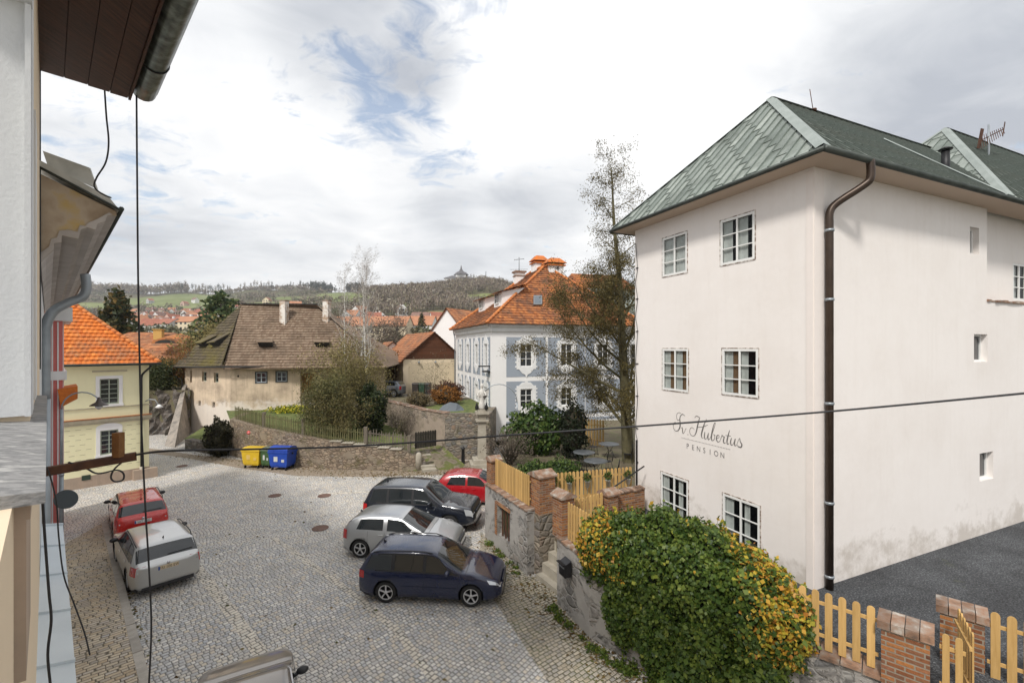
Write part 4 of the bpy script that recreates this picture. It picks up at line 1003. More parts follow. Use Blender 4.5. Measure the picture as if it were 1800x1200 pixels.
# terrace carrying the garden and the guest house yard
mb = MB(); mb.prism([(-.85, 18.0), (.6, 15.25), (1.25, 15.7), (1.75, 14.2), (2.25, 12.0), (3.6, 10.5), (5.6, 8.65), (6.6, 7.7), (8.3, 6.2), (22, 4.0), (30, 35), (.3, 35)], -.4, TZ)
mb.build('garden_terrace', M_soil, kind='structure')
sheet('gravel_yard', [(2.5, 12.2), (3.7, 10.55), (5.7, 8.7), (6.7, 7.75), (8.4, 6.25), (21.8, 4.1), (28, 22), (6.9, 10.5), (4.6, 15.9), (2.6, 14.6)], TZ + .005, M_gravel)
def right_side():
    # low stone wall below the ivy
    t = thing('stone_wall', 'plastered fieldstone wall with brick coping running beneath the ivy hedge', 'wall', (2.0, 11.75, 0))
    pts = [(1.32, 13.33), (2.0, 11.75), (3.35, 10.3), (5.3, 8.4), (6.25, 7.62)]
    mb = MB(); slab_wall(mb, pts, -.1, [1.92, 1.93, 1.93, 1.93, 1.93], .38); mb.build('masonry', M_rub_pl, t)
    mb = MB(); coping(mb, pts, 1.93, .38, .1, .29, seed=2); mb.build('coping', M_cap, t)
    g = thing('picket_fence', 'honey coloured picket fence between the small gabled pier and the ivy', 'fence', (1.75, 13.0, 2.03))
    picket_run(g, (1.62, 13.05), (2.22, 11.75), 2.03, 1.06, face=1); picket_run(g, (2.22, 11.75), (3.4, 10.5), 2.03, 1.06, face=1)
    g = thing('picket_fence', 'honey coloured picket fence on brick coping right of the ivy, before the gravel yard', 'fence', (5.4, 8.5, 2.03))
    picket_run(g, (4.3, 9.5), (5.5, 8.42), 2.03, 1.04, face=1, pitch=.19, w=.112); picket_run(g, (5.5, 8.42), (6.25, 7.76), 2.03, 1.04, face=1, pitch=.19, w=.112)
    ang = math.atan2(-.93, 1)
    # right gate piers (rectangular, seen at the lower right)
    t = pier('squat worn brick pier left of the open gate, topped with three broad coping bricks', (6.5, 7.52), .6, -.1, 2.83, ang, M_brick2, 'flat')
    t = pier('worn brick pier right of the open gate, its plaster peeling', (8.0, 8.1), .56, TZ, 2.76, ang, M_brick2, 'flat')
    g = thing('open_gate', 'narrow picket gate leaf standing open, seen edge on between two brick piers', 'gate', (7.15, 7.2, TZ))
    picket_run(g, (6.78, 7.22), (7.0, 7.02), 1.95, 1.05, face=1, pitch=.11, w=.085); picket_run(g, (7.08, 7.02), (7.58, 7.78), 1.98, 1.1, face=1, pitch=.13)
    g = thing('picket_fence', 'honey coloured picket fence at the far right edge beyond the second gate pier', 'fence', (8.3, 7.8, TZ))
    picket_run(g, (8.12, 7.78), (10.2, 6.1), TZ, 1.12, face=1, pitch=.19, w=.115)
    t = thing('stone_wall', 'low rubble wall under the picket fence at the far right edge', 'wall', (8.3, 7.7, 0)); mb = MB(); slab_wall(mb, [(6.95, 7.0), (8.2, 6.1), (11, 4.2)], -.1, TZ - .03, .4); mb.build('masonry', M_rubble, t)
    # pier 2 on wall 2, pier 1 and its wall
    pier('gabled brick pier where the ivy wall begins, right of the steps', (1.52, 13.45), .46, 1.93, 3.1, R(-60))
    t = pier('gabled brick pier on rough stonework at the corner of the garden wall', (1.02, 15.3), .62, -.1, 3.2, R(30), base=(2.0, M_rubble))
    W1a, W1b = (.5, 14.95), (-1.06, 17.96); d = unit(V2(W1b, W1a)); L = math.hypot(*V2(W1b, W1a)); nr = (-abs(d[1]), -abs(d[0])); f = Face(W1b, d, (d[1], -d[0]))
    if f.n[0] > 0: f.n = (-f.n[0], -f.n[1])
    t = thing('garden_wall', 'grey plastered stone wall with a small barred cellar opening beside the parked cars', 'wall', (.5, 14.95, 0))
    ta, zt = f.tz(874, 878); tb, zb = f.tz(896, 948); ta2, z2 = f.tz(885, 915)
    hole = (ta, tb, .55, 1.65)
    mb = MB(); wall(mb, f, 0, L, -.1, 2.1, [hole], .3)
    mb.quad((-.7, 18.1, 2.1), (.75, 15.2, 2.1), (.5, 14.95, 2.1), (-1.06, 17.96, 2.1)); mb.quad((-1.06, 17.96, -.1), (-.7, 18.15, -.1), (-.7, 18.15, 2.1), (-1.06, 17.96, 2.1))
    mb.quad((.5, 14.95, -.1), (.5, 14.95, 2.1), (1.38, 15.55, 2.1), (1.38, 15.55, -.1)); mb.quad((.5, 14.95, 2.1), (.75, 15.3, 2.1), (1.3, 15.7, 2.1), (1.38, 15.55, 2.1)); mb.build('masonry', M_rub_pl, t)
    mb = MB(); coping(mb, [(.5, 14.95), (-1.06, 17.96)], 2.1, .36, .08, .2, side=-1, seed=4); mb.build('coping', M_cap, t)
    mb = MB(); fbox(mb, f, hole[0], hole[1], hole[2], hole[3], -.36, -.3); mb.build('cellar_opening', M_room, t)
    mb = MB(); fbox(mb, f, hole[0] - .16, hole[0], hole[2] - .05, hole[3] + .08, 0, .03); fbox(mb, f, hole[0] - .1, hole[1] + .05, hole[3], hole[3] + .12, 0, .028); mb.build('brick_surround', M_brick, t)
    mb = MB()
    for k in (.25, .5, .75): x = hole[0] + (hole[1] - hole[0]) * k; fbox(mb, f, x - .03, x + .03, hole[2], hole[3], -.12, -.08)
    mb.build('window_bars', M_rust, t)
    g = thing('picket_fence', 'honey coloured picket fence on top of the wall beside the parked cars', 'fence', (0, 16, 2.18))
    picket_run(g, (.62, 15.28), (-.62, 17.68), 2.18, 1.02, face=-1, pitch=.125, w=.085)
    pier('brick pier at the far end of the wall beside the parked cars', (-.72, 17.95), .42, -.1, 3.05, R(28), base=(2.1, M_rubble))
    g = thing('picket_fence', 'honey coloured picket fence hung with white flower pots, reaching the guest house', 'fence', (2.8, 15.9, 2.0))
    A, B = (1.35, 15.5), (4.3, 16.35); picket_run(g, A, B, 2.1, 1.12, face=1, pitch=.14, w=.1)
    mb = MB(); mb.bar((1.3, 15.55, 2.0), (4.3, 16.42, 2.0), .25, .35); mb.build('stone_base', M_brick, g)
    dd = unit(V2(A, B)); fp = Face(A, dd, (dd[1], -dd[0]))
    for i, (px, py) in enumerate(((969, 855), (998, 853), (1029, 850), (1065, 848), (1100, 845))):
        tt = fp.t_at(px); q = fp.p(tt, 0, .16); z = H + (HY - py) / F * q[1] - .12
        o = thing('flower_pot', 'white pot of clipped green box hanging on the picket fence, %s' % ['nearest the corner pier', 'second from the corner pier', 'middle one of five', 'second from the guest house', 'closest to the guest house'][i], 'flower pot', (q[0], q[1], z), 0, 'pots hung on the fence')
        mb = MB(); mb.lathe([(.06, 0), (.095, .22), (.1, .22), (.085, .2)], (q[0], q[1], z), 12); mb.build('pot', M_white, o)
        rg = np.random.default_rng(i); p, dn = ell_points(rg, (q[0], q[1], z + .34), (.14, .14, .16), 260, .5); leaf_mesh('plant', p, .035, L_green, o, seed=i, normals=dn)
    g = thing('picket_gate', 'low honey coloured picket gate between the two small gabled piers', 'gate', (2.3, 14.0, 1.9)); picket_run(g, (1.85, 13.6), (2.85, 14.35), 2.0, .95, face=1, pitch=.14, w=.1)
    pier('grey mottled gabled pier behind the ivy, near the guest house wall', (3.1, 14.6), .42, TZ, 2.8, R(30))
    t = thing('brick_wall', 'dark low brick wall joining the mottled pier to the guest house', 'wall', (3.8, 15.0, TZ)); mb = MB(); slab_wall(mb, [(3.3, 14.75), (4.45, 15.25)], TZ, 2.75, .25); mb.build('brickwork', M_brick, t)
    mb = MB(); coping(mb, [(3.3, 14.75), (4.45, 15.25)], 2.75, .25, .07, .12, seed=5); mb.build('coping', M_cap, t)
    mb = MB(); mb.tube([(3.3, 14.8, 2.95), (4.5, 15.5, 3.45)], .025, 6); o = mb.build('handrail', M_dark); tag(obj_origin(o, (3.3, 14.8, 1.9)), 'dark iron handrail rising beside the guest house corner', 'handrail')
    # steps
    t = thing('stone_steps', 'worn stone steps climbing between the corner pier and the ivy wall', 'steps', (1.1, 14.4, 0))
    for i in range(6): mb = MB(); c = (.98 + .2 * i, 14.35 + .14 * i, .16 + .3 * i); mb.box((c[0] + .3, c[1] - .02, c[2] - .16), (.42, 1.25, .32), R(30)); mb.build('step', M_stone, t)
    # mailbox
    c = P(999, 995, 12.6); t = thing('letter_box', 'black slanted letter box fixed to the stone wall left of the ivy', 'letter box', c, R(-67))
    mb = MB(); mb.add([(-.17, -.2, -.22), (.17, -.2, -.22), (.17, 0, -.22), (-.17, 0, -.22), (-.17, -.2, .12), (.17, -.2, .12), (.17, 0, .22), (-.17, 0, .22)], [[3, 2, 1, 0], [0, 1, 5, 4], [1, 2, 6, 5], [2, 3, 7, 6], [3, 0, 4, 7], [4, 5, 6, 7]]); mb.build('box', m_flat('black_enamel', (.012, .012, .014), .3), t, world=False)
    mb = MB(); mb.box((0, -.205, .03), (.24, .012, .04)); mb.build('slot', M_galv, t, world=False)
    mb = MB(); mb.box((0, -.23, .135), (.38, .1, .02), 0); mb.build('lid', M_dark, t, world=False)
right_side()
def ivy():
    t = thing('ivy_hedge', 'big mounded ivy hedge, dark green with yellow orange leaves at both ends', 'hedge', (3.4, 10.5, 0)); rg = np.random.default_rng(4)
    bl = [((2.42, 11.8, 2.3), (.7, .8, .9), 2.2), ((3.0, 11.2, 2.42), (.9, .95, .98), 1), ((3.55, 10.5, 2.55), (.95, 1.0, 1.15), 1), ((4.2, 9.85, 2.55), (.9, .95, 1.1), 1), ((4.8, 9.2, 2.42), (.78, .85, 1.0), 1), ((5.2, 8.75, 2.15), (.52, .6, .85), 2),
          ((2.8, 10.85, 1.35), (.6, .55, .95), 1), ((3.45, 10.15, 1.2), (.7, .5, 1.2), 1), ((4.15, 9.4, 1.1), (.75, .5, 1.15), 1), ((4.8, 8.75, 1.1), (.55, .42, 1.1), 1), ((3.95, 9.5, .4), (.85, .42, .7), 1)]
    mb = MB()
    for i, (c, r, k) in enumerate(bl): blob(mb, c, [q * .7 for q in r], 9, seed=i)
    mb.build('light_block_core', M_core, t)  # dark blobs added behind the ivy leaves to block light
    C = []; Nn = []; T = []
    for i, (c, r, k) in enumerate(bl):
        n = int(12500 * (r[0] * r[2])); p, d = ell_points(rg, c, r, n, .8, lump=.1)
        # drop leaves buried in other mounds
        keep = np.ones(len(p), bool)
        for j, (c2, r2, _) in enumerate(bl):
            if j != i: keep &= (((p - np.array(c2)) / (np.array(r2) * .78)) ** 2).sum(1) > 1
        p, d = p[keep], d[keep]; C.append(p); Nn.append(d)
    p = np.concatenate(C); d = np.concatenate(Nn)
    cl = np.sin(p[:, 0] * 9 + p[:, 2] * 7) * np.sin(p[:, 1] * 8 - p[:, 2] * 5)
    yel = np.maximum(np.clip((2.55 - p[:, 0]) / .5, 0, 1) * (p[:, 2] > 1.9), np.clip((p[:, 0] - 4.25) / .5, 0, 1) * np.clip((p[:, 2] - 1.5) / .5, 0, 1))
    ty = rg.random(len(p)) < yel * (.55 + .4 * cl)
    g = rg.random(len(p)) * .45 + .12 * cl; g += np.where(rg.random(len(p)) < .12, .12, 0)
    tt = np.where(ty, rg.uniform(.6, .98, len(p)), np.clip(g, 0, .62))
    leaf_mesh('foliage', p + rg.normal(size=p.shape) * .045, rg.choice([.045, .06, .07, .09], len(p)), L_ivy, t, tints=tt, seed=3, aspect=1.25, normals=d + np.array([0, -.2, .35]))
    # sprigs
    mb = MB(); rr = random.Random(5); pts = []
    for i in range(90):
        c, r, k = rr.choice(bl[:6]); a = rr.uniform(0, 6.28); e = rr.uniform(.2, 1.3); q = Vector((c[0] + r[0] * math.cos(a) * math.cos(e), c[1] + r[1] * math.sin(a) * math.cos(e), c[2] + r[2] * math.sin(e)))
        dd = Vector((math.cos(a) * math.cos(e), math.sin(a) * math.cos(e), math.sin(e) + .3)).normalized(); l = rr.uniform(.08, .25); mb.tube([q, q + dd * l], [.006, .003], 3); pts += [tuple(q + dd * l * k) for k in (.3, .6, .8, 1)]
    mb.build('sprig', M_bark, t)
    leaf_mesh('foliage', np.array(pts), .07, L_ivy, t, seed=9, tints=rg.choice([.3, .45, .55, .7, .8], len(pts)))
    # creeping growth at the foot of the wall
    f = thing('ground_ivy', 'straggling weeds and ivy along the foot of the stone wall', 'weeds', (2.6, 10.6, 0)); f['kind'] = 'stuff'; P_ = []
    for k in range(46):
        a, b = [((1.3, 13.2), (1.98, 11.7)), ((1.98, 11.6), (3.3, 10.2)), ((1.98, 11.6), (3.3, 10.2)), ((3.3, 10.2), (4.6, 9.0)), ((.4, 15.0), (-.9, 17.6))][k % 5]
        u = rr.random(); c = (a[0] + (b[0] - a[0]) * u - rr.uniform(.03, .35 if k % 5 != 4 else .1), a[1] + (b[1] - a[1]) * u - rr.uniform(.0, .25), .03); q, _ = ell_points(rg, c, (rr.uniform(.08, .25), rr.uniform(.08, .25), rr.uniform(.05, .2)), 60, .2); P_.append(q[q[:, 2] > 0])
    leaf_mesh('ground_ivy_leaves', np.concatenate(P_), .05, L_ivy, f, seed=8, tints=rg.random(sum(len(q) for q in P_)) * .5 + .05)
ivy()
# ------------------------------------------------------------------ cars
M_tyre = m_noise('tyre_rubber', [(.3, (.012, .012, .012)), (.7, (.022, .022, .022))], 8, .85); M_alloy = m_flat('alloy_wheel', (.66, .66, .67), .35, .4); M_hub = m_flat('dark_wheel_liner', (.015, .015, .016), .8, .2)  # last one: near-black for wheel wells, rim backs and car underside
M_cglass = m_glass('car_glass', (.012, .015, .017), .03); M_trim = m_flat('black_plastic_trim', (.018, .018, .02), .5); M_chrome = m_flat('chrome', (.6, .6, .62), .15, 1)
M_tail = m_flat('tail_lamp_red', (.42, .012, .012), .12, coat=1); M_lamp = m_flat('lamp_clear', (.62, .64, .66), .08, .4, coat=1); M_amber = m_flat('amber_lens', (.55, .2, .03), .2)
M_plw = m_flat('plate_white', (.75, .75, .72), .5); M_ply = m_flat('plate_buff', (.62, .50, .33), .5); M_plb = m_flat('plate_blue', (.03, .09, .32), .5); M_ink = m_flat('plate_ink', (.02, .02, .02), .6)
def lerp_tab(tab, x):
    if x <= tab[0][0]: return tab[0][1]
    for i in range(len(tab) - 1):
        (a, b), (c, d) = tab[i], tab[i + 1]
        if x <= c:
            t = (x - a) / (c - a)
            m0 = (d - tab[max(0, i - 1)][1]) / (c - tab[max(0, i - 1)][0]); m1 = (tab[min(len(tab) - 1, i + 2)][1] - b) / (tab[min(len(tab) - 1, i + 2)][0] - a); s = (d - b) / (c - a)
            if s == 0 or m0 * s <= 0: m0 = 0
            if s == 0 or m1 * s <= 0: m1 = 0
            m0 = math.copysign(min(abs(m0), 3 * abs(s)), m0); m1 = math.copysign(min(abs(m1), 3 * abs(s)), m1)
            h = c - a; t2, t3 = t * t, t ** 3
            return (2 * t3 - 3 * t2 + 1) * b + (t3 - 2 * t2 + t) * h * m0 + (-2 * t3 + 3 * t2) * d + (t3 - t2) * h * m1
    return tab[-1][1]
class Car:
    def __init__(s, spec): s.q = spec; s.x0, s.x1 = spec['top'][0][0], spec['top'][-1][0]
    def sec(s, x):
        q = s.q; zt = lerp_tab(q['top'], x); e0, e1 = (x - s.x0), (s.x1 - x); W = q['w'] / 2
        k = 1 - q.get('tr', .14) * max(0, 1 - e0 / .5) ** 2.4 - q.get('tf', .2) * max(0, 1 - e1 / .75) ** 2.2
        w = W * k; zs = q.get('sill', .2) + .10 * max(0, 1 - e1 / .4) ** 2 + .1 * max(0, 1 - e0 / .3) ** 2
        zb = min(lerp_tab(q['belt'], x), zt - .035); g = max(0, zt - .035 - zb); th = q.get('tumble', .36)
        yr = w * .955 - th * g - .012; zr = zt - .04 - .02 * min(1, g / .3) if g > .05 else zt - .03
        zr = max(zr, zb + .001); m = .5 if zb > .62 else zb - .12
        return [(0, zs), (w * .88, zs), (w * .975, zs + .09), (w, m), (w * .992, (m + zb) / 2 + .03), (w * .955, zb), (yr, zr), (yr * .93, zr + (zt - zr) * .6), (yr * .6, zt - .006), (0, zt)]
    def surf(s, x, k):
        p = s.sec(x); k = max(0, min(8.9999, k)); i = int(k); f = k - i
        return (x, p[i][0] * (1 - f) + p[i + 1][0] * f, p[i][1] * (1 - f) + p[i + 1][1] * f)
    def off(s, x, k, d):
        a = Vector(s.surf(x, k)); b = Vector(s.surf(min(s.x1, x + .02), k)) - Vector(s.surf(max(s.x0, x - .02), k)); c = Vector(s.surf(x, k + .08)) - Vector(s.surf(x, k - .08)); n = b.cross(c)
        if n.length < 1e-7: n = Vector((0, 1, 0))
        n.normalize()
        if n.y < 0 and k < 5.9: n = -n
        if k >= 5.9 and n.z < 0: n = -n
        return tuple(a + n * d)
    def patch(s, mb, c, d=.005, sides=(1, -1), nx=8, nk=3):
        """c = 4 corners (x,k): rear-low, front-low, front-high, rear-high"""
        for sd in sides:
            vs = []; fs = []
            for j in range(nk + 1):
                for i in range(nx + 1):
                    u, v = i / nx, j / nk
                    x = (c[0][0] * (1 - u) + c[1][0] * u) * (1 - v) + (c[3][0] * (1 - u) + c[2][0] * u) * v; k = (c[0][1] * (1 - u) + c[1][1] * u) * (1 - v) + (c[3][1] * (1 - u) + c[2][1] * u) * v
                    p = s.off(x, k, d); vs.append((p[0], p[1] * sd, p[2]))
            for j in range(nk):
                for i in range(nx): fs.append([j * (nx + 1) + i, j * (nx + 1) + i + 1, (j + 1) * (nx + 1) + i + 1, (j + 1) * (nx + 1) + i])
            mb.add(vs, fs, smooth=True)
    def across(s, mb, xa, xb, k, d=.005, m=.0, nx=6, inset=0.0):
        """panel across the car between x stations over the top from k on one side to k on the other"""
        vs = []; fs = []; ks = [k + (9 - k) * i / 6 for i in range(7)]; row = [(q, 1) for q in ks] + [(q, -1) for q in ks[:-1][::-1]]
        for i in range(nx + 1):
            x = xa + (xb - xa) * i / nx
            for q, sd in row: p = s.off(x, min(q, 8.97), d); vs.append((p[0], p[1] * sd * (0 if q >= 9 else 1), p[2]))
        w = len(row)
        for i in range(nx):
            for j in range(w - 1): fs.append([i * w + j, i * w + j + 1, (i + 1) * w + j + 1, (i + 1) * w + j])
        mb.add(vs, fs, smooth=True)
def wheel(par, x, y, r, sd, spokes, tw=.2):
    mb = MB(); mb.lathe([(r * .68, -tw / 2 + .055), (r * .70, -tw / 2), (r * .93, -tw / 2), (r, -tw / 2 + .03), (r, tw / 2 - .03), (r * .93, tw / 2), (r * .70, tw / 2), (r * .68, tw / 2 - .055)], (x, y, r), 28, axis='y'); w = mb.build('wheel', M_tyre, par, world=False)
    mb = MB(); o = sd * (tw / 2 - .012); mb.lathe([(.02, o - sd * .036), (r * .68, o - sd * .036)], (x, y, r), 20, axis='y', m=1)
    n = 24; 
    for (ra, rb) in ((r * .62, r * .7),):
        for k in range(n):
            a, b = 2 * math.pi * k / n, 2 * math.pi * (k + 1) / n; q = lambda rr, t, dy: (x + rr * math.cos(t), y + o + dy, r + rr * math.sin(t))
            mb.quad(q(ra, a, 0), q(ra, b, 0), q(rb, b, 0), q(rb, a, 0)); mb.quad(q(ra, a, 0), q(ra, b, 0), q(ra, b, -sd * .034), q(ra, a, -sd * .034))
    for k in range(spokes):
        a = 2 * math.pi * k / spokes + .3; ww = 1.25 / spokes
        q = lambda rr, t, dy: (x + rr * math.cos(a + t), y + o + dy, r + rr * math.sin(a + t))
        mb.add([q(r * .12, -ww * 1.6, .0), q(r * .64, -ww * .42, 0), q(r * .64, ww * .42, 0), q(r * .12, ww * 1.6, 0), q(r * .12, -ww * 1.6, -sd * .034), q(r * .64, -ww * .42, -sd * .034), q(r * .64, ww * .42, -sd * .034), q(r * .12, ww * 1.6, -sd * .034)], [[0, 1, 2, 3], [0, 4, 5, 1], [2, 6, 7, 3]])
    mb.lathe([(.001, o), (r * .16, o), (r * .16, o - sd * .05)], (x, y, r), 12, axis='y'); mb.build('rim', [M_alloy, M_hub], w, world=False)
def plate(par, x, z, txt, mat, sd, wd=.52, tilt=0.0, y0=0.0):
    """number plate; sd=-1 rear, +1 front"""
    mb = MB(); mb.box((x, y0, z), (.014, wd, .115)); p = mb.build('number_plate', mat, par, world=False)
    mb = MB(); mb.box((x + sd * .009, y0 - sd * (wd / 2 - .025), z), (.004, .045, .11)); mb.build('country_band', M_plb, p, world=False)
    vs, fs = text_mesh(txt, .115, 1.08, 'CENTER'); mb = MB(); mb.add([(x + sd * .0095, y0 + sd * (v[0] * .8 + .02) , z - .04 + v[1]) for v in vs], fs); mb.build('plate_letters', M_ink, p, world=False)
def make_car(name, label, spec, loc, rz, paint, group='cars parked on the square'):
    t = thing(name, label, 'car', loc, rz, group); C = Car(spec); q = spec
    # body shell
    st = []; x = C.x0
    while x < C.x1 - 1e-6:
        st.append(x); near = min(x - C.x0, C.x1 - x); x += .018 if near < .1 else .05
    st.append(C.x1); vs = []; fs = []; rows = []
    for e, sx in ((-1, C.x0), (1, C.x1)):
        pass
    def ring(x, sc=1.0, dx=0.0, zc=.5):
        p = C.sec(x); sub = []
        for i in range(9):
            for f in (0, .5): sub.append((p[i][0] * (1 - f) + p[i + 1][0] * f, p[i][1] * (1 - f) + p[i + 1][1] * f))
        sub.append(p[9]); full = [(y, z) for y, z in sub] + [(-y, z) for y, z in sub[-2:0:-1]]
        return [(x + dx, y * sc, zc + (z - zc) * sc) for y, z in full]
    b = q.get('bulge', .05); zc0 = (C.sec(C.x0)[-1][1] + .3) / 2; zc1 = (C.sec(C.x1)[-1][1] + .25) / 2
    rings = [ring(C.x0, .62, -b, zc0), ring(C.x0, .9, -b * .8, zc0), ring(C.x0, .975, -b * .4, zc0)] + [ring(x) for x in st] + [ring(C.x1, .96, b * .5, zc1), ring(C.x1, .86, b, zc1), ring(C.x1, .55, b * 1.15, zc1)]
    w = len(rings[0]); mb = MB()
    for r_ in rings: vs += r_
    for i in range(len(rings) - 1):
        for k in range(w): fs.append([i * w + k, i * w + (k + 1) % w, (i + 1) * w + (k + 1) % w, (i + 1) * w + k])
    fs.append(list(range(w))); fs.append([(len(rings) - 1) * w + k for k in range(w)][::-1])
    mb.add(vs, fs, smooth=True); body = mb.build('body', [paint, M_hub, M_trim], t, world=False, recalc=True)
    # wheel arches are cut out of the shell
    r = q['r']; wx = (q['rx'], q['fx']); half = q['w'] / 2
    for X_ in wx:
        for sd in (1, -1):
            mc = MB(); ra = r + .055; n = 24; pr = [(X_ + ra * math.cos(2 * math.pi * k / n), r + .01 + ra * math.sin(2 * math.pi * k / n)) for k in range(n)]
            a_, b_ = sd * (half - .34), sd * (half + .2); mc.extrude([(p[0], a_, p[1]) for p in pr], (0, b_ - a_, 0)); co = mc.build('cutter', M_hub, None, recalc=True)
            m = body.modifiers.new('b', 'BOOLEAN'); m.operation = 'DIFFERENCE'; m.solver = 'EXACT'; m.object = co
            par_ = body.parent; body.parent = None; bpy.context.view_layer.update()
            me = bpy.data.meshes.new_from_object(body.evaluated_get(bpy.context.evaluated_depsgraph_get()))
            body.modifiers.clear(); body.data = me; body.parent = par_; cm = co.data; bpy.data.objects.remove(co); bpy.data.meshes.remove(cm)
    for p in body.data.polygons:
        c = p.center
        for X_ in wx:
            if abs(c.y) < half - .02 and (c.x - X_) ** 2 + (c.z - r - .01) ** 2 < (r + .06) ** 2 and (abs(c.y) > half - .36): p.material_index = 1
        if c.z < q.get('sill', .2) + .012: p.material_index = 1
    body.data.name = 'body'
    mb = MB(); mb.box(((C.x0 + C.x1) / 2, 0, .17), (C.x1 - C.x0 - .7, q['w'] - .5, .12)); mb.build('shade_underbody', M_hub, t, world=False)  # box added low under the car to deepen its contact shadow
    for X_ in wx:
        for sd in (1, -1): wheel(t, X_, sd * (half - q.get('tin', .13)), r, sd, q.get('spokes', 5))
    # glass
    xc, xw, xr, xb = q['cowl'], q['wtop'], q['rtop'], q['rbot']
    mb = MB(); C.across(mb, xw + .02, xc - .03, 6.12, .004); mb.build('windshield', M_cglass, body, world=False)
    mb = MB(); C.across(mb, xb + .02, xr - .02, 6.15, .004); mb.build('rear_window', M_cglass, body, world=False)
    if q.get('wiper'):
        mb = MB(); xx = xb + .05; a = C.off(xx, 8.8, .02); bb = C.off(xx + .02, 7.3, .02); mb.bar((a[0], 0, a[2]), (bb[0], -bb[1], bb[2]), .02, .015); mb.build('wiper', M_black, body, world=False)
    for (xa, xb_, kind) in q['side']:      # side windows
        lo, hi = 5.1, 5.9
        c4 = [(xa[0], lo), (xb_[0], lo), (xb_[1], hi), (xa[1], hi)]
        for sd in (1, -1): mb = MB(); C.patch(mb, c4, .005, sides=(sd,)); mb.build('side_window', M_cglass, body, world=False)
    if q.get('pillars'):
        mb = MB(); C.patch(mb, [(q['pillars'][0], 5.02), (q['pillars'][1], 5.02), (q['pillars'][3], 5.97), (q['pillars'][2], 5.97)], .002); mb.build('window_trim', M_trim, body, world=False)
    # lamps, mouldings, shut lines
    for (xa, xb_, ka, kb) in q['tail']:
        for sd in (1, -1):     # wraps on to the rear face
            mb = MB(); C.patch(mb, [(xa, ka), (xb_, ka), (xb_ + .0, kb), (xa, kb)], .007, nx=5, sides=(sd,)); p0, p1 = C.surf(xa, ka), C.surf(xa, kb); wv = q.get('tailw', .16)
            mb.hexa([(p0[0] - b * 1.08, (p0[1] - wv) * sd, p0[2]), (p0[0] - b * .55, (p0[1] + .006) * sd, p0[2]), (p0[0] + .02, p0[1] * sd, p0[2]), (p0[0] + .02, (p0[1] - wv) * sd, p0[2]), (p1[0] - b * 1.05, (p1[1] - wv) * sd, p1[2]), (p1[0] - b * .5, (p1[1] + .006) * sd, p1[2]), (p1[0] + .02, p1[1] * sd, p1[2]), (p1[0] + .02, (p1[1] - wv) * sd, p1[2])])
            tl = mb.build('tail_light', M_tail, body, world=False)
            mb = MB(); zz = p0[2] + (p1[2] - p0[2]) * .42; mb.box((p0[0] - b * 1.0, (p0[1] - wv * .55) * sd, zz), (.02, wv * .62, .045))
            mb.build('reversing_lens', M_lamp, tl, world=False)
    (xa, xb_, ka, kb) = q['head']
    for sd in (1, -1):
        mb = MB(); C.patch(mb, [(xa + .08, ka), (xb_, ka), (xb_, kb), (xa, kb)], .006, sides=(sd,), nx=6)
        p0, p1 = C.surf(xb_, ka), C.surf(xb_, kb); wv = .2
        mb.hexa([(p0[0] - .02, (p0[1] - wv) * sd, p0[2]), (p0[0] - .02, p0[1] * sd, p0[2]), (p0[0] + b * .55, (p0[1] - .02) * sd, p0[2]), (p0[0] + b * .9, (p0[1] - wv) * sd, p0[2]), (p1[0] - .02, (p1[1] - wv) * sd, p1[2]), (p1[0] - .02, p1[1] * sd, p1[2]), (p1[0] + b * .35, (p1[1] - .02) * sd, p1[2]), (p1[0] + b * .6, (p1[1] - wv) * sd, p1[2])])
        mb.build('headlight', M_lamp, body, world=False)
    zn = q.get('grz', .58); mb = MB(); mb.box((C.x1 + b * .75, 0, zn), (b * .9, q['w'] * .42, .13)); mb.build('grille', M_trim, body, world=False)
    mb = MB(); mb.box((C.x1 + b * .85, 0, .3), (b * .8, q['w'] * .6, .1)); mb.build('air_intake', M_trim, body, world=False)
    mb = MB(); ww = .008
    for xs in q['doors']:
        C.patch(mb, [(xs, 1.9), (xs + ww, 1.9), (xs + ww, 5.0), (xs, 5.0)], .002, nx=1, nk=8)
    C.patch(mb, [(q['doors'][0], 1.9), (q['doors'][-1], 1.9), (q['doors'][-1], 1.96), (q['doors'][0], 1.96)], .002, nx=8, nk=1)
    C.across(mb, xc + .10, xc + .112, 6.1, .002, nx=1); C.patch(mb, [(xc + .1, 5.9), (C.x1 - .1, 5.9), (C.x1 - .1, 6.0), (xc + .1, 6.0)], .003, nx=8, nk=1)
    mb.build('shut_lines', M_black, body, world=False)
    if q.get('mould'):
        mb = MB(); C.patch(mb, [(q['rx'] + .45, 3.0), (q['fx'] - .42, 3.0), (q['fx'] - .42, 3.22), (q['rx'] + .45, 3.22)], .014, nx=8, nk=1); mb.build('side_moulding', q['mould'], body, world=False)
    for xs in q['handles']:
        for sd in (1, -1): mb = MB(); p = C.off(xs, 4.45, .02); mb.box((p[0], p[1] * sd, p[2]), (.17, .022, .028)); mb.build('door_handle', q.get('hm', paint), body, world=False)
    for sd in (1, -1):
        p = C.surf(xc - .42, 5.15); mb = MB(); c = (p[0], (p[1] + .12) * sd, p[2] + .06)
        blob(mb, c, (.075, .12, .075), 6, lump=0); mb.bar((p[0], (p[1] - .02) * sd, p[2]), c, .05, .04); mb.build('wing_mirror', q.get('mm', paint), body, world=False)
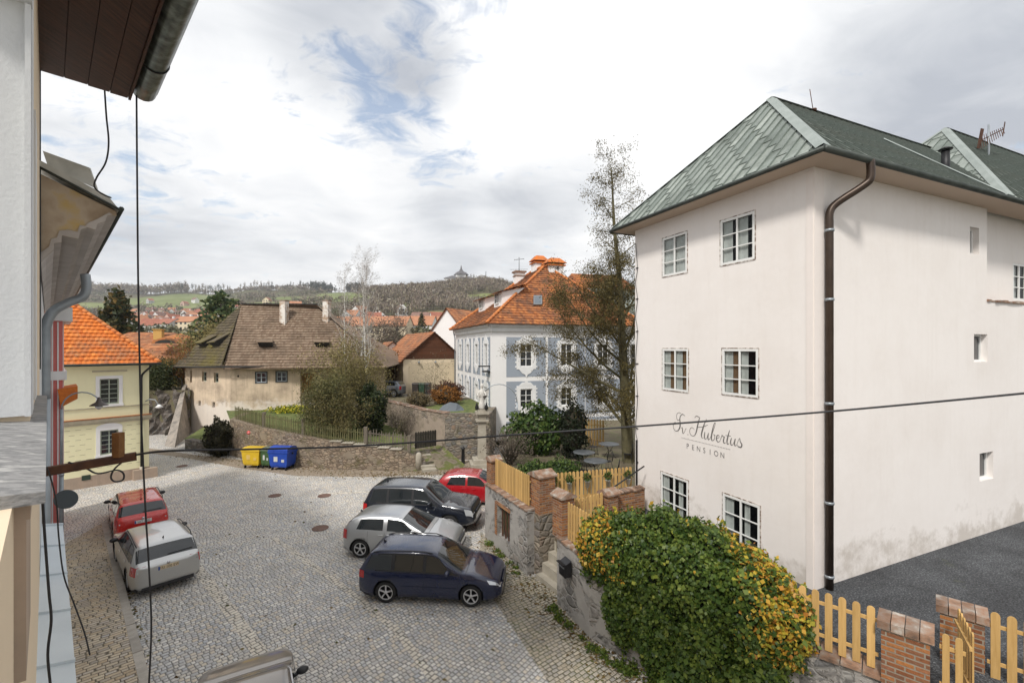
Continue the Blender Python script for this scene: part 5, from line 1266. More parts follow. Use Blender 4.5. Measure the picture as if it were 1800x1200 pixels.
    if q.get('rails'):
        a_, b_ = q['rails'][:2]; mt = q['rails'][2]
        for sd in (1, -1):
            mb = MB(); pts = [C.off(a_ + (b_ - a_) * i / 8, 6.6, .0 if i in (0, 8) else .055) for i in range(9)]; mb.tube([(p[0], p[1] * sd, p[2]) for p in pts], .016, 6)
            mb.build('roof_rail', mt, body, world=False)
    if q.get('aerial'):
        p = C.surf(q['aerial'], 8.99); mb = MB(); mb.add([(p[0] - .09, 0, p[2] - .005), (p[0] + .03, -.03, p[2] - .005), (p[0] + .03, .03, p[2] - .005), (p[0] - .07, 0, p[2] + .075)], [[0, 2, 3], [0, 3, 1], [1, 3, 2], [0, 1, 2]]); mb.build('aerial', M_trim, body, world=False)
    # bumpers' darker lower edge
    mb = MB(); C.patch(mb, [(C.x0, 1.0), (C.x0 + .45, 1.0), (C.x0 + .3, 2.0), (C.x0, 2.0)], .006, nx=4); mb.box((C.x0 - b * .55, 0, .27), (b, q['w'] * .72, .1)); mb.build('bumper_trim', q.get('bm', M_trim), body, world=False)
    if q.get('plate'): plate(body, C.x0 - b - .006, q['plate'][2], q['plate'][0], q['plate'][1], -1)
    if q.get('fplate'): plate(body, C.x1 + b * 1.15 + .006, .42, q['fplate'][0], q['fplate'][1], 1)
    if q.get('badge'):
        mb = MB(); mb.lathe([(.001, -.012), (.045, -.01), (.045, .0)], (C.x0 - b - .0, 0, q['badge']), 14, axis='x'); mb.build('badge', M_chrome, body, world=False)
    return t
estate = dict(w=1.74, r=.315, rx=-1.27, fx=1.26, sill=.17, belt=[(-2.2, .93), (2.2, .87)], top=[(-2.09, .95), (-2.05, 1.02), (-1.82, 1.38), (-1.6, 1.445), (-.6, 1.475), (.0, 1.46), (.25, 1.41), (1.02, .98), (1.3, .94), (1.85, .80), (2.03, .71), (2.1, .6)],
    cowl=1.0, wtop=.22, rtop=-1.78, rbot=-2.04, tumble=.30, side=[((-1.93, -1.72), (-1.12, -1.12), 0), ((-1.02, -1.02), (-.17, -.17), 0), ((-.07, -.07), (.83, .30), 0)], pillars=(-1.95, .95, -1.75, .3), tail=[(-2.07, -1.93, 3.9, 4.95)], tailw=.14, head=(1.72, 2.08, 4.0, 4.9),
    doors=[-1.12, -.12, .88], handles=[-.98, 0.03], rails=(-1.7, .1, M_trim), aerial=-1.55, bm=M_trim, wiper=1, grz=.56, tr=.12)
mod = lambda **k: {**estate, **k}
oct_ = mod(w=1.81, r=.325, rx=-1.37, fx=1.31, top=[(-2.3, .97), (-2.26, 1.02), (-1.92, 1.37), (-1.72, 1.43), (-.7, 1.465), (.0, 1.45), (.25, 1.41), (1.08, .98), (1.4, .95), (2.0, .82), (2.2, .72), (2.27, .6)], belt=[(-2.3, .97), (2.3, .88)], cowl=1.06, rtop=-1.9, rbot=-2.24, side=[((-1.98, -1.7), (-1.2, -1.2), 0), ((-1.1, -1.1), (-.2, -.2), 0), ((-.1, -.1), (.88, .32), 0)],
    pillars=(-2.0, 1.0, -1.74, .32), tail=[(-2.28, -2.0, 3.75, 4.95)], tailw=.24, head=(1.85, 2.25, 4.0, 4.9), doors=[-1.2, -.15, .95], handles=[-1.05, 0.0], rails=(-1.8, .1, M_trim), tr=.1)
P_navy = m_paint('navy_paint', (.003, .009, .045), .1, .22); P_silver = m_paint('silver_paint', (.46, .47, .48), .8, .3); P_silver2 = m_paint('pale_silver_paint', (.52, .52, .51), .8, .3); P_black = m_paint('blue_black_paint', (.010, .013, .022), .1, .2)
P_red = m_paint('bright_red_paint', (.55, .018, .012), 0, .25); P_dred = m_paint('cherry_red_paint', (.36, .008, .014), 0, .25); P_grey = m_paint('steel_grey_paint', (.15, .17, .20), .4, .3); P_champ = m_paint('champagne_paint', (.27, .24, .21), .6, .32)
def place(name, label, spec, x, y, deg, paint, **k): return make_car(name, label, spec, (x, y, 0), R(deg), paint, **k)
def cars():
    # contact point of the near rear wheel given, heading in degrees
    def near(px, py, deg, spec):
        c = G(px, py); h = R(deg); half = spec['w'] / 2 - .06; ox = -spec['rx']; return (c[0] + math.cos(h) * ox - math.sin(h) * half, c[1] + math.sin(h) * ox + math.cos(h) * half)
    s1 = mod(mould=P_navy, hm=P_navy, mm=P_navy, plate=('2C6 4182', M_plw, .62)); x, y = near(678, 1059, -5, s1); place('estate_car', 'navy blue estate car with roof rails, nearest of the row facing the garden wall', s1, x, y, -5, P_navy)
    s2 = mod(w=1.75, r=.32, rx=-1.28, fx=1.33, top=[(-1.93, .98), (-1.9, 1.05), (-1.7, 1.28), (-1.35, 1.42), (-.5, 1.475), (.0, 1.455), (.25, 1.405), (1.12, .98), (1.4, .93), (1.95, .78), (2.15, .66), (2.2, .56)], belt=[(-2, 1.0), (2.2, .88)], cowl=1.08, wtop=.22, rtop=-1.62, rbot=-1.89, side=[((-1.42, -1.3), (-.45, -.45), 0), ((-.3, -.3), (.88, .32), 0)], pillars=None, tail=[(-1.92, -1.78, 3.6, 4.95)], head=(1.7, 2.17, 4.0, 4.9), doors=[-1.0, -.38, .95], handles=[-.5, .0], rails=None, tr=.16, hm=P_silver, wiper=0, bm=P_silver)
    x, y = near(633, 980, -6, s2); place('hatchback_car', 'silver three spoke hatchback between the navy estate and the black off-roader'.replace('three spoke ', ''), s2, x, y, -6, P_silver)
    s3 = mod(w=1.93, r=.375, rx=-1.4, fx=1.35, sill=.32, top=[(-2.3, 1.1), (-2.25, 1.2), (-2.0, 1.66), (-1.8, 1.74), (-.6, 1.79), (.05, 1.77), (.3, 1.72), (1.0, 1.2), (1.25, 1.14), (2.0, 1.06), (2.25, .98), (2.32, .82)], belt=[(-2.3, 1.1), (2.3, 1.08)], cowl=.97, wtop=.28, rtop=-1.96, rbot=-2.24, tumble=.22, side=[((-2.02, -1.86), (-1.3, -1.3), 0), ((-1.2, -1.2), (-.25, -.25), 0), ((-.15, -.15), (.8, .36), 0)], pillars=(-2.05, .9, -1.88, .36), tail=[(-2.28, -2.12, 3.6, 4.9)], head=(1.95, 2.3, 3.9, 4.9), grz=.78, doors=[-1.3, -.2, .85], handles=[-1.1, -.05], rails=None, tf=.13, tr=.1, wiper=0)
    q = G(650, 916); place('off_road_car', 'black off-roader with long dark roof between the silver hatchback and the red car', s3, -3.75, 19.35, -7, P_black)
    s4 = mod(w=1.7, r=.3, rx=-1.2, fx=1.25, top=[(-1.85, .95), (-1.82, 1.0), (-1.6, 1.25), (-1.25, 1.4), (-.5, 1.45), (.0, 1.43), (.25, 1.38), (1.05, .96), (1.4, .9), (1.85, .76), (2.05, .62), (2.08, .54)], cowl=1.02, wtop=.22, rtop=-1.55, rbot=-1.8, side=[((-1.3, -1.1), (-.4, -.4), 0), ((-.3, -.3), (.85, .3), 0)], pillars=None, rails=None, tail=[(-1.84, -1.7, 3.6, 4.95)], head=(1.6, 2.05, 4.0, 4.9), doors=[-1.1, -.35, .9], handles=[-.5, .0], tr=.18, wiper=0, bm=P_dred)
    place('hatchback_car', 'cherry red hatchback, farthest of the row, half hidden by the garden wall', s4, -1.75, 22.3, -5, P_dred)
    # left row, seen from behind
    hd = 136
    s5 = {**oct_, 'hm': P_silver2, 'mm': M_trim, 'plate': ('FRI 100 EW', M_ply, .79), 'badge': .90, 'bm': M_trim}
    place('estate_car', 'pale silver estate car beside the pavement, rear window and tan number plate showing', s5, -12.28, 15.6, 137, P_silver2)
    s6 = {**oct_, 'w': 1.71, 'hm': P_red, 'mm': M_trim, 'plate': ('5AT 2601', M_plw, .79), 'badge': .90, 'rails': (-1.8, .1, M_black)}
    place('estate_car', 'bright red estate car parked in front of the pale silver one by the pavement', s6, -15.9, 19.3, 134, P_red)
    # roof showing at the bottom edge
    s7 = mod(w=1.78, r=.33, rails=(-1.4, .2, M_alloy), hm=P_champ, mm=M_trim, wiper=1, plate=('3C4 7190', M_plw, .62))
    place('estate_car', 'champagne silver car cut off by the bottom edge, roof and one rail showing', s7, -4.75, 8.2, 121, P_champ)
    c = P(677, 692, 42); g = make_car('hatchback_car', 'steel grey car parked up behind the retaining wall near the cream garage', {**s2, 'hm': P_grey, 'bm': M_trim, 'spokes': 7}, (c[0] - .35, 42.6, 2.95), R(176), P_grey, group=None)
cars()
# ------------------------------------------------------------------ our own side of the street
SU = unit((-.714, .700)); SN = unit((.700, .714))
def S3(s, c, z): return (SU[0] * s + SN[0] * c, SU[1] * s + SN[1] * c, z)
FS = Face((0, 0), SU, SN)      # t = metres along the street, d = metres out from the line under our eye
def c_at(px, s):   # sideways offset that puts a point at street distance s on picture column px
    r = (px - 900) / F; return (r * SU[1] - SU[0]) * s / (SN[0] - r * SN[1])
CW = -.078; SE = 8.9           # our wall plane and where our house ends
def ours():
    r = thing('own_house', 'cream and white house front at the left edge with dark wooden eaves and copper gutter', 'building', S3(0, CW, 0))
    mb = MB(); fbox(mb, FS, -6, SE, 0, 7.0, CW - .4, CW); fbox(mb, FS, 4.12, SE, 7.0, 11.5, CW - .4, CW); mb.build('wall', M_ourwall, r)
    def zz(py, px, s): c = c_at(px, s); Y = SU[1] * s + SN[1] * c; return H + (HY - py) / F * Y
    # upper window surround with a sunk panel
    mb = MB(); o1 = -.03
    fbox(mb, FS, 4.08, 4.118, 7.08, 9.6, CW - .4, CW + .004); fbox(mb, FS, 3.95, 4.118, 9.6, 11.2, CW - .4, CW + .012)
    fbox(mb, FS, 4.12, 4.55, 7.08, 10.4, CW, CW + .01); fbox(mb, FS, 4.03, 4.078, 7.08, 9.58, CW - .02, CW + .006); fbox(mb, FS, 5.0, 5.6, 7.1, 9.3, CW, CW + .014)
    mb.build('window_surround', M_ourwhite, r)
    # sill
    mb = MB(); rg = random.Random(2); s = 2.1
    zt = 7.06
    while s < 6.3:
        l = rg.uniform(.5, .9); e = min(s + l, 6.3); sl = -.005
        a = [FS.p(s, zt - .05, CW - .45), FS.p(e, zt - .05, CW - .45), FS.p(e, zt - .062, sl), FS.p(s, zt - .062, sl), FS.p(s, zt + .015, CW - .45), FS.p(e, zt + .015, CW - .45), FS.p(e, zt - .025, sl), FS.p(s, zt - .025, sl)]
        mb.hexa(a, tint=rg.random()); s = e + .004
    mb.build('sill', M_ledge, r)
    mb = MB(); fbox(mb, FS, 2.2, 6.2, 6.93, 7.0, CW, -.04); fbox(mb, FS, 2.2, 2.75, 6.4, 6.93, CW - .1, -.05); mb.build('sill_moulding', M_plinth, r)
    # eaves
    ez = 11.24
    mb = MB(); w = .24; c = CW
    while c < .80: fbox(mb, FS, -2, SE + rg.uniform(-.06, .02), ez, ez + .03, c, min(c + w - .008, .84)); c += w
    mb.build('soffit', M_soffit, r)
    mb = MB(); fbox(mb, FS, -2, SE, ez - .03, ez + .2, .845, .875); fbox(mb, FS, -2, SE + .02, ez + .03, ez + .5, CW, .84); mb.build('fascia', M_soffit, r)
    mb = MB(); n = 9; rad = .15; cc = 1.03; zc = ez + .17; vs = []; fs = []; ss = [-2 + 10.9 * i / 24 for i in range(25)]
    for i, s in enumerate(ss):
        for k in range(n): a = math.pi + math.pi * k / (n - 1); vs.append(FS.p(s, zc + rad * math.sin(a), cc + rad * math.cos(a)))
        for k in range(n): a = math.pi + math.pi * (n - 1 - k) / (n - 1); vs.append(FS.p(s, zc + (rad - .01) * math.sin(a) + .002, cc + (rad - .01) * math.cos(a)))
    m = 2 * n
    for i in range(24):
        for k in range(m): fs.append([i * m + k, i * m + (k + 1) % m, (i + 1) * m + (k + 1) % m, (i + 1) * m + k])
    fs.append([24 * m + k for k in range(m)]); mb.add(vs, fs, smooth=True)
    mb.add([FS.p(SE, zc + rad * math.sin(math.pi + math.pi * k / 8), cc + rad * math.cos(math.pi + math.pi * k / 8)) for k in range(9)], [list(range(9))])
    mb.tube([FS.p(-2, zc + .01, cc + rad), FS.p(SE, zc + .01, cc + rad)], .016, 6)
    g = mb.build('gutter', M_gut_o, r)
    for s in (3.6, 5.7, 7.85):
        mb = MB(); mb.tube([FS.p(s, zc + (rad + .006) * math.sin(math.pi + math.pi * k / 10), cc + (rad + .006) * math.cos(math.pi + math.pi * k / 10)) for k in range(11)], .012, 5); mb.build('gutter_bracket', M_dark, g)
    mb = MB(); mb.poly([FS.p(-2, ez + .52, CW), FS.p(SE, ez + .52, CW), FS.p(SE, ez + .3, 1.0), FS.p(-2, ez + .3, 1.0)]); mb.build('roof_edge', M_dark, r)
    # lower cornice with tin cover
    z0 = 4.28; mb = MB(); s = 2.6
    while s < SE + 1.6:
        e = s + rg.uniform(1.15, 1.5); k = rg.uniform(0, .01)
        mb.hexa([FS.p(s, z0 - .03, CW), FS.p(e, z0 - .03, CW), FS.p(e, z0 - .07, .195), FS.p(s, z0 - .07, .195), FS.p(s, z0 + .03 + k, CW), FS.p(e, z0 + .03 + k, CW), FS.p(e, z0 - .03 + k, .195), FS.p(s, z0 - .03 + k, .195)])
        mb.hexa([FS.p(e - .03, z0 + .03, CW), FS.p(e + .01, z0 + .03, CW), FS.p(e + .01, z0 - .03, .2), FS.p(e - .03, z0 - .03, .2), FS.p(e - .03, z0 + .06, CW), FS.p(e + .01, z0 + .06, CW), FS.p(e + .01, z0 + .0, .2), FS.p(e - .03, z0 + .0, .2)]); s = e
    mb.build('cornice_cover', M_tin, r)
    mb = MB(); fbox(mb, FS, -2, SE + 1.6, z0 - .5, z0 - .08, CW, .17); mb.build('cornice', M_ourwhite, r)
M_gut_o = m_noise('patinated_copper_gutter', [(.3, (.035, .045, .038)), (.5, (.095, .115, .10)), (.7, (.20, .235, .21))], 2.5, .35, .15, 8, metal=.5, vec=(3, 3, 1))
ours()
M_cend = m_noise('stained_tan_plaster', [(.3, (.20, .15, .10)), (.45, (.36, .28, .20)), (.6, (.46, .38, .29)), (.72, (.50, .36, .14))], 2.2, .9, .5, 10)
def grey_neighbour():
    s0, s1 = SE + .05, 25.2
    r = thing('grey_house', 'neighbouring house with a heavy stained grey cornice and zinc downpipe', 'building', S3(s0, CW, 0))
    mb = MB(); fbox(mb, FS, s0, s1, 0, 9.4, CW - .5, CW - .005); mb.build('wall', M_ourwhite, r)
    # cornice profile (c, z)
    prof = [(CW, 7.95), (.02, 8.0), (.05, 8.15), (.17, 8.2), (.2, 8.42), (.36, 8.5), (.4, 8.72), (.55, 8.8), (.62, 9.0), (.78, 9.08), (.82, 9.22), (.90, 9.26), (.90, 9.4), (CW, 9.75)]
    k = c_at(205, s0) / .90
    def pz(px, py): c = c_at(px, s0); return (c, H + (HY - py) / F * (SU[1] * s0 + SN[1] * c))
    prof = [pz(*q) for q in ((72, 462), (80, 452), (94, 440), (95, 428), (108, 426), (109, 414), (138, 420), (142, 404), (153, 400), (168, 404), (171, 394), (185, 389), (188, 380), (205, 379), (205, 372))] + [(CW, pz(205, 372)[1] + .35)]
    mb = MB(); n = len(prof); vs = [FS.p(s0, z, c) for c, z in prof] + [FS.p(s1, z, c) for c, z in prof]
    mb.add(vs, [[i, i + 1, n + i + 1, n + i] for i in range(n - 1)]); co = mb.build('cornice', M_corn2, r)
    mb = MB(); mb.add([FS.p(s0 - .002, z, c) for c, z in prof], [list(range(n))]); mb.build('cornice_end', M_cend, r)
    mb = MB(); st = [pz(*q) for q in ((72, 462), (80, 452), (94, 440), (95, 428), (108, 426), (109, 414), (138, 420), (142, 404), (153, 400), (168, 404), (171, 394), (185, 389), (188, 380), (198, 378))]; up = [pz(*q) for q in ((192, 374), (170, 386), (155, 392), (150, 398), (140, 396), (136, 408), (118, 404), (104, 406), (100, 418), (90, 420), (86, 434), (72, 444))]
    mb.add([FS.p(s0 - .02, z, c) for c, z in st + up], [list(range(len(st) + len(up)))]); mb.build('cornice_moulding', M_corn2, r)
    # broken stepped render over the end face: small set-back blocks
    cm = .9 * k
    # tin upstand and roof edge
    z1 = prof[-2][1]
    mb = MB()
    mb.hexa([FS.p(s0 - .05, z1 + .02, cm + .03), FS.p(s0 + .2, z1 + .02, cm + .03), FS.p(s0 + .2, z1 + .42, CW), FS.p(s0 - .05, z1 + .42, CW), FS.p(s0 - .05, z1 + .2, cm - .1), FS.p(s0 + .2, z1 + .2, cm - .1), FS.p(s0 + .2, z1 + .52, CW), FS.p(s0 - .05, z1 + .52, CW)])
    mb.poly([FS.p(s0 - .05, z1 + .03, cm + .03), FS.p(s1, z1 + .03, cm + .03), FS.p(s1, z1 + .45, CW), FS.p(s0 - .05, z1 + .45, CW)])
    mb.poly([FS.p(s0 + .1, z1 + .7, -.05), FS.p(s0 + .1, z1 + .6, .42), FS.p(s0 + .12, z1 + .6, .44), FS.p(s0 + .1, z1 + .3, .52), FS.p(s0 + .1, z1 + .5, 0)])
    mb.build('tin_flashing', m_noise('streaked_tin', [(.3, (.34, .34, .31)), (.55, (.52, .52, .48)), (.7, (.58, .58, .55))], 3, .6), r)
    mb = MB(); mb.tube([FS.p(s0 - .06, z1 + .04, cm + .05), FS.p(s1, z1 + .04, cm + .05)], .035, 6); mb.tube([FS.p(s0 - .06, z1 + .02, cm + .04), FS.p(s0 - .06, z1 + .42, CW)], .02, 5); mb.build('gutter', M_gutterm, r)
    mb = MB(); s = 13.0; c0 = c_at(152, s)
    Y = lambda c: SU[1] * s + SN[1] * c
    z = lambda py, c: H + (HY - py) / F * Y(c)
    pts = [(c0 - .02, z(482, c0)), (c0, z(505, c0)), (c0 - .06, z(522, c0)), (c_at(120, s), z(532, .3)), (c_at(93, s), z(548, .1)), (c_at(80, s), z(575, .1)), (c_at(79, s), z(600, .1)), (c_at(79, s), z(700, .1))]
    mb.tube(catmull([FS.p(s, b, a) for a, b in pts], 5), .085, 12); mb.tube([FS.p(s, z(700, .1), c_at(79, s)), FS.p(s, .2, c_at(79, s))], .085, 10); mb.build('downpipe', M_galv, r)
    f = thing('pink_house', 'pink and white house front squeezed beyond the grey one, with an orange tiled canopy', 'building', S3(s1, 0, 0))
    a0, a1 = 25.25, 28.8; c1 = c_at(107, a1)
    mb = MB(); fbox(mb, FS, a0, a1, 0, z_(562, 104, a0), CW - .3, c1); mb.build('wall', M_pink, f)
    mb = MB()
    for (ya, yb) in ((540, 562),): fbox(mb, FS, a0 - .1, a1 + .2, z_(ya + 24, 110, a0), z_(ya, 110, a0), CW, c1 + .28)
    mb.build('cornice', M_white2, f); mb = MB()
    zt = z_(668, 100, a0); fbox(mb, FS, a0 - .05, a1 + .1, zt, zt + .35, CW, c1 + .12); mb.build('cornice', M_white2, f)
    mb = MB(); 
    for c in (.3, .68): fbox(mb, FS, a0 - .03, a0 - .0, .5, z_(566, 104, a0), c1 * c - .022, c1 * c + .022)
    for i in range(5): fbox(mb, FS, a0 + .3 + i * .65, a0 + .42 + i * .65, .5, z_(566, 104, a0), c1 + .002, c1 + .04)
    mb.build('pilaster', M_white2, f)
    zt = z_(690, 105, a0); mb = MB(); mb.hexa([FS.p(a0 - .3, zt - .55, c1 - .05), FS.p(a0 + 1.2, zt - .55, c1 - .05), FS.p(a0 + 1.2, zt - .25, c1 + .42), FS.p(a0 - .3, zt - .25, c1 + .42), FS.p(a0 - .3, zt + .15, c1 - .15), FS.p(a0 + 1.2, zt + .15, c1 - .15), FS.p(a0 + 1.2, zt + .25, c1 + .42), FS.p(a0 - .3, zt + .25, c1 + .42)]); mb.build('tiled_canopy', M_tileor, f)
def z_(py, px, s):
    c = c_at(px, s); return H + (HY - py) / F * (SU[1] * s + SN[1] * c)
grey_neighbour()
# pavement and kerb along our side
def pave():
    k0, k1 = G(243, 1190), G(180, 925); d = unit(V2(k0, k1)); w0 = S3(-2, CW, 0)
    A = (k0[0] - d[0] * 6, k0[1] - d[1] * 6); B = (k1[0] + d[0] * .2, k1[1] + d[1] * .2)
    q = [A, B, S3(23.2, CW, 0)[:2], S3(-2, CW, 0)[:2]]
    mb = MB(); mb.prism([(p[0], p[1]) for p in q], -.1, .10); mb.build('pavement', M_side, kind='structure')
    mb = MB(); n = 24; L = math.hypot(*V2(A, B)); nr = (SN[0], SN[1]); rg = random.Random(1)
    for i in range(n):
        t0, t1 = L * i / n + .006, L * (i + 1) / n - .006; f = Face(A, d, (d[1], -d[0])); fbox(mb, f, t0, t1, -.1, .108 + rg.uniform(-.006, .006), -.02 , .17, tint=rg.random())
    mb.build('kerb', M_kerb, kind='structure')
pave()
def strips():
    def st(name, pxs, w, mat, z=.004):
        pts = [G(*p)[:2] for p in pxs]; mb = MB(); L = []; R_ = []
        for i, p in enumerate(pts):
            a = pts[max(0, i - 1)]; b = pts[min(len(pts) - 1, i + 1)]; d = unit(V2(a, b)); L.append((p[0] - d[1] * w / 2, p[1] + d[0] * w / 2, z)); R_.append((p[0] + d[1] * w / 2, p[1] - d[0] * w / 2, z))
        for i in range(len(pts) - 1): mb.quad(L[i], R_[i], R_[i + 1], L[i + 1])
        mb.build(name, mat, kind='structure')
    st('drain_strip', [(345, 995), (400, 1068), (460, 1150), (520, 1240)], .32, M_gutter)
    st('drain_strip', [(480, 944), (560, 1000), (640, 1058), (700, 1110), (775, 1210)], .22, M_gutter)
    st('drain_strip', [(270, 841), (340, 830), (410, 817)], .22, M_gutter)
    st('drain_strip', [(560, 868), (700, 862), (760, 858)], .25, M_gutter, .004)
    # setts by the garden wall
    pts = [(845, 935), (842, 985), (862, 1045), (905, 1110), (965, 1200), (1010, 1290)]; q = [G(*p)[:2] for p in pts]
    w = [(3.0, 9.6), (2.05, 11.75), (1.35, 13.3), (1.3, 14.9), (.5, 14.9), (-1.0, 17.9)]
    mb = MB(); mb.poly([(a, b, .008) for a, b in q + w]); mb.build('sett_strip', M_edge, kind='structure')
    mb = MB(); pp = [(268, 797), (330, 805), (420, 822), (520, 836), (640, 838), (850, 832)]; lo = [G(*p)[:2] for p in pp]; hi = [(p[0] * 1.3, p[1] * 1.12) for p in lo][::-1]
    mb.poly([(a, b, .008) for a, b in lo + hi]); mb.build('gravel_verge', m_noise('leafy_gravel', [(.3, (.16, .12, .08)), (.5, (.26, .21, .155)), (.7, (.34, .30, .25))], 9, .95, .5, 18), kind='structure')
strips()
def street_things():
    # iron bracket carrying the cables
    s = 8.55; t = thing('iron_bracket', 'rusty angle iron bracket with an upright stub, sticking out of our wall', 'bracket', S3(s, CW, 5.85))
    z0 = z_(830, 80, s); c1 = c_at(240, s); z1 = z_(802, 240, s)
    mb = MB(); mb.bar(S3(s, CW, z0), S3(s, c1, z1), .02, .11); mb.bar(S3(s + .04, CW, z0 + .05), S3(s + .04, c1, z1 + .05), .09, .012); mb.build('arm', M_rust, t)
    mb = MB(); c = c_at(208, s); mb.bar(S3(s, c, z_(803, 208, s)), S3(s, c, z_(760, 208, s)), .10, .10); mb.build('stub', M_rust2, t)
    mb = MB(); pts = [S3(s, c_at(px, s), z_(py, px, s)) for px, py in ((238, 800), (225, 805), (203, 822), (195, 838), (202, 846), (216, 843), (217, 832), (205, 826), (172, 832), (150, 822), (120, 812))]
    mb.tube(catmull(pts, 5), .012, 5); mb.build('cable_loop', M_cable, t)
    end = S3(s, c1, z1 + .04)
    def cable(name, label, pts, r, cat='cable'):
        mb = MB(); mb.tube(catmull(pts, 6), r, 6); o = mb.build(name, M_cable); obj_origin(o, pts[0]); tag(o, label, cat); return o
    # main cable over the square; supports: bracket end and a point beyond the right edge
    E = P(2050, 664, 5.6); pts = []
    keys = [(238, 799, end[1]), (300, 792, 6.5), (450, 789, 7.2), (600, 785, 7.7), (760, 775, 8.0), (900, 764, 8.1), (1120, 749, 7.9), (1445, 724, 7.2), (1800, 691, 6.3)]
    cable('overhead_cable', 'thick black cable slung across the whole square from the iron bracket to the right', [P(a, b, c) for a, b, c in keys] + [E], .017)
    s2 = 8.6; px = [(240, 168), (241, 300), (243, 500), (247, 700), (251, 800), (256, 900), (262, 1000), (266, 1100), (262, 1200), (258, 1300)]
    cable('hanging_cable', 'long black cable hanging straight down from the copper gutter', [S3(s2, c_at(x, s2), z_(y, x, s2)) for x, y in px], .012)
    s3 = 8.7; cable('hanging_cable', 'short wavy wire dropping from the wooden eaves onto the grey cornice', [S3(s3, c_at(x, s3), z_(y, x, s3)) for x, y in ((184, 160), (187, 205), (191, 250), (186, 285), (170, 312), (166, 328), (178, 340), (196, 348))], .011)
    s4 = 5.0; cable('hanging_cable', 'black cable running down over the white tin cornice at the lower left', [S3(s4, c_at(x, s4), z_(y, x, s4)) for x, y in ((73, 845), (76, 900), (80, 960), (86, 1040), (90, 1090), (84, 1150), (90, 1220), (92, 1300))], .009)
    s5 = 7.5; cable('hanging_cable', 'thin pale brown wire looping beside the pavement', [S3(s5, c_at(x, s5), z_(y, x, s5)) for x, y in ((82, 820), (92, 850), (100, 890), (103, 940), (112, 1010), (130, 1060), (148, 1110), (158, 1150))], .008)['label']
    cable('wall_wire', 'thin black wire running down the edge of our house wall', [FS.p(SE + .01, z, CW + .004) for z in (11.4, 10, 9, 8, 7.2)], .01)
    # street lamps
    def lamp(label, base, z_top, reach, ang, r=.05, base_m=M_galv):
        t = thing('street_lamp', label, 'street lamp', base, ang); mb = MB(); mb.tube([(0, 0, 0), (0, 0, z_top * .45)], r * 1.3, 10); mb.tube([(0, 0, z_top * .45), (0, 0, z_top - reach * .5)], r, 10, cap=True); mb.lathe([(r * 1.6, 0), (r * 1.6, .08)], (0, 0, z_top * .45), 10); mb.build('pole', base_m, t, world=False)
        mb = MB(); mb.tube([(reach * .5 * (1 - math.cos(a)), 0, z_top - reach * .5 + reach * .5 * math.sin(a)) for a in [math.pi * k / 12 for k in range(11)]], r * .5, 8); mb.build('arm', base_m, t, world=False)
        a = math.pi * 10 / 12; ex, ez = reach * .5 * (1 - math.cos(a)), z_top - reach * .5 + reach * .5 * math.sin(a)
        mb = MB(); mb.lathe([(.04, .1), (.07, .0), (.10, -.08), (.28, -.2), (.29, -.22), (.05, -.2)], (ex, 0, ez), 16); mb.build('lamp_shade', m_flat('brown_enamel', (.06, .045, .04), .4) if base_m is M_galv else M_galv, t, world=False)
        mb = MB(); mb.lathe([(.10, -.2), (.12, -.28), (.06, -.36), (.001, -.38)], (ex, 0, ez), 12); mb.build('glass', M_lamp, t, world=False); return t
    g = G(108, 955); lamp('curved arm street lamp with brown shade at the left, before the yellow house', g, H + (HY - 690) / F * g[1], 1.25, R(18))
    mb = MB(); g2 = P(116, 877, g[1] - .12); mb.lathe([(.36, -.012), (.36, .012)], (0, 0, 0), 28, axis='y', smooth=False); o = mb.build('round_sign', m_flat('grey_sign_back', (.11, .13, .14), .5, .3)); o.location = g2; o.rotation_euler = (0, 0, R(25)); tag(o, 'round road sign seen from its grey back beside the lamp pole', 'road sign')
    g = P(909, 795, 29); lamp('curved arm street lamp at the corner of the blue and white house', (g[0], g[1], .8), H + (HY - 675) / F * 29 - .8, 2.3, R(180), .06)
    g = P(262, 710, 26.2); t = thing('wall_lamp', 'small curved wall lamp on the corner of the yellow house', 'street lamp', g, 0); mb = MB(); mb.tube([(-.3, 0, .1), (0, 0, .28), (.35, 0, .25), (.55, 0, -.05)], .025, 6); mb.build('arm', M_galv, t, world=False)
    mb = MB(); mb.lathe([(.05, .08), (.2, -.08), (.1, -.12)], (.58, 0, -.1), 10); mb.build('lamp_shade', M_white, t, world=False)
    # manhole covers
    for i, (px, py, rr, lb) in enumerate(((563, 928, .33, 'rusty round manhole cover nearest the parked cars'), (570, 871, .32, 'rusty manhole cover in the middle of the square, the farther right one'), (483, 871, .3, 'rusty manhole cover in front of the waste containers, the farther left one'), (320, 819, .3, 'small drain cover near the yellow house corner'))):
        g = G(px, py); mb = MB(); mb.lathe([(rr, .0), (rr, .012), (rr * .86, .013), (rr * .84, .008), (.001, .009)], (0, 0, 0), 24); o = mb.build('manhole_cover', m_noise('rusted_cast_iron_%d' % i, [(.3, (.11, .06, .045)), (.7, (.17, .10, .075))], 6, .8)); o.location = (g[0], g[1], .006); tag(o, lb, 'manhole cover', 'manhole covers in the paving')
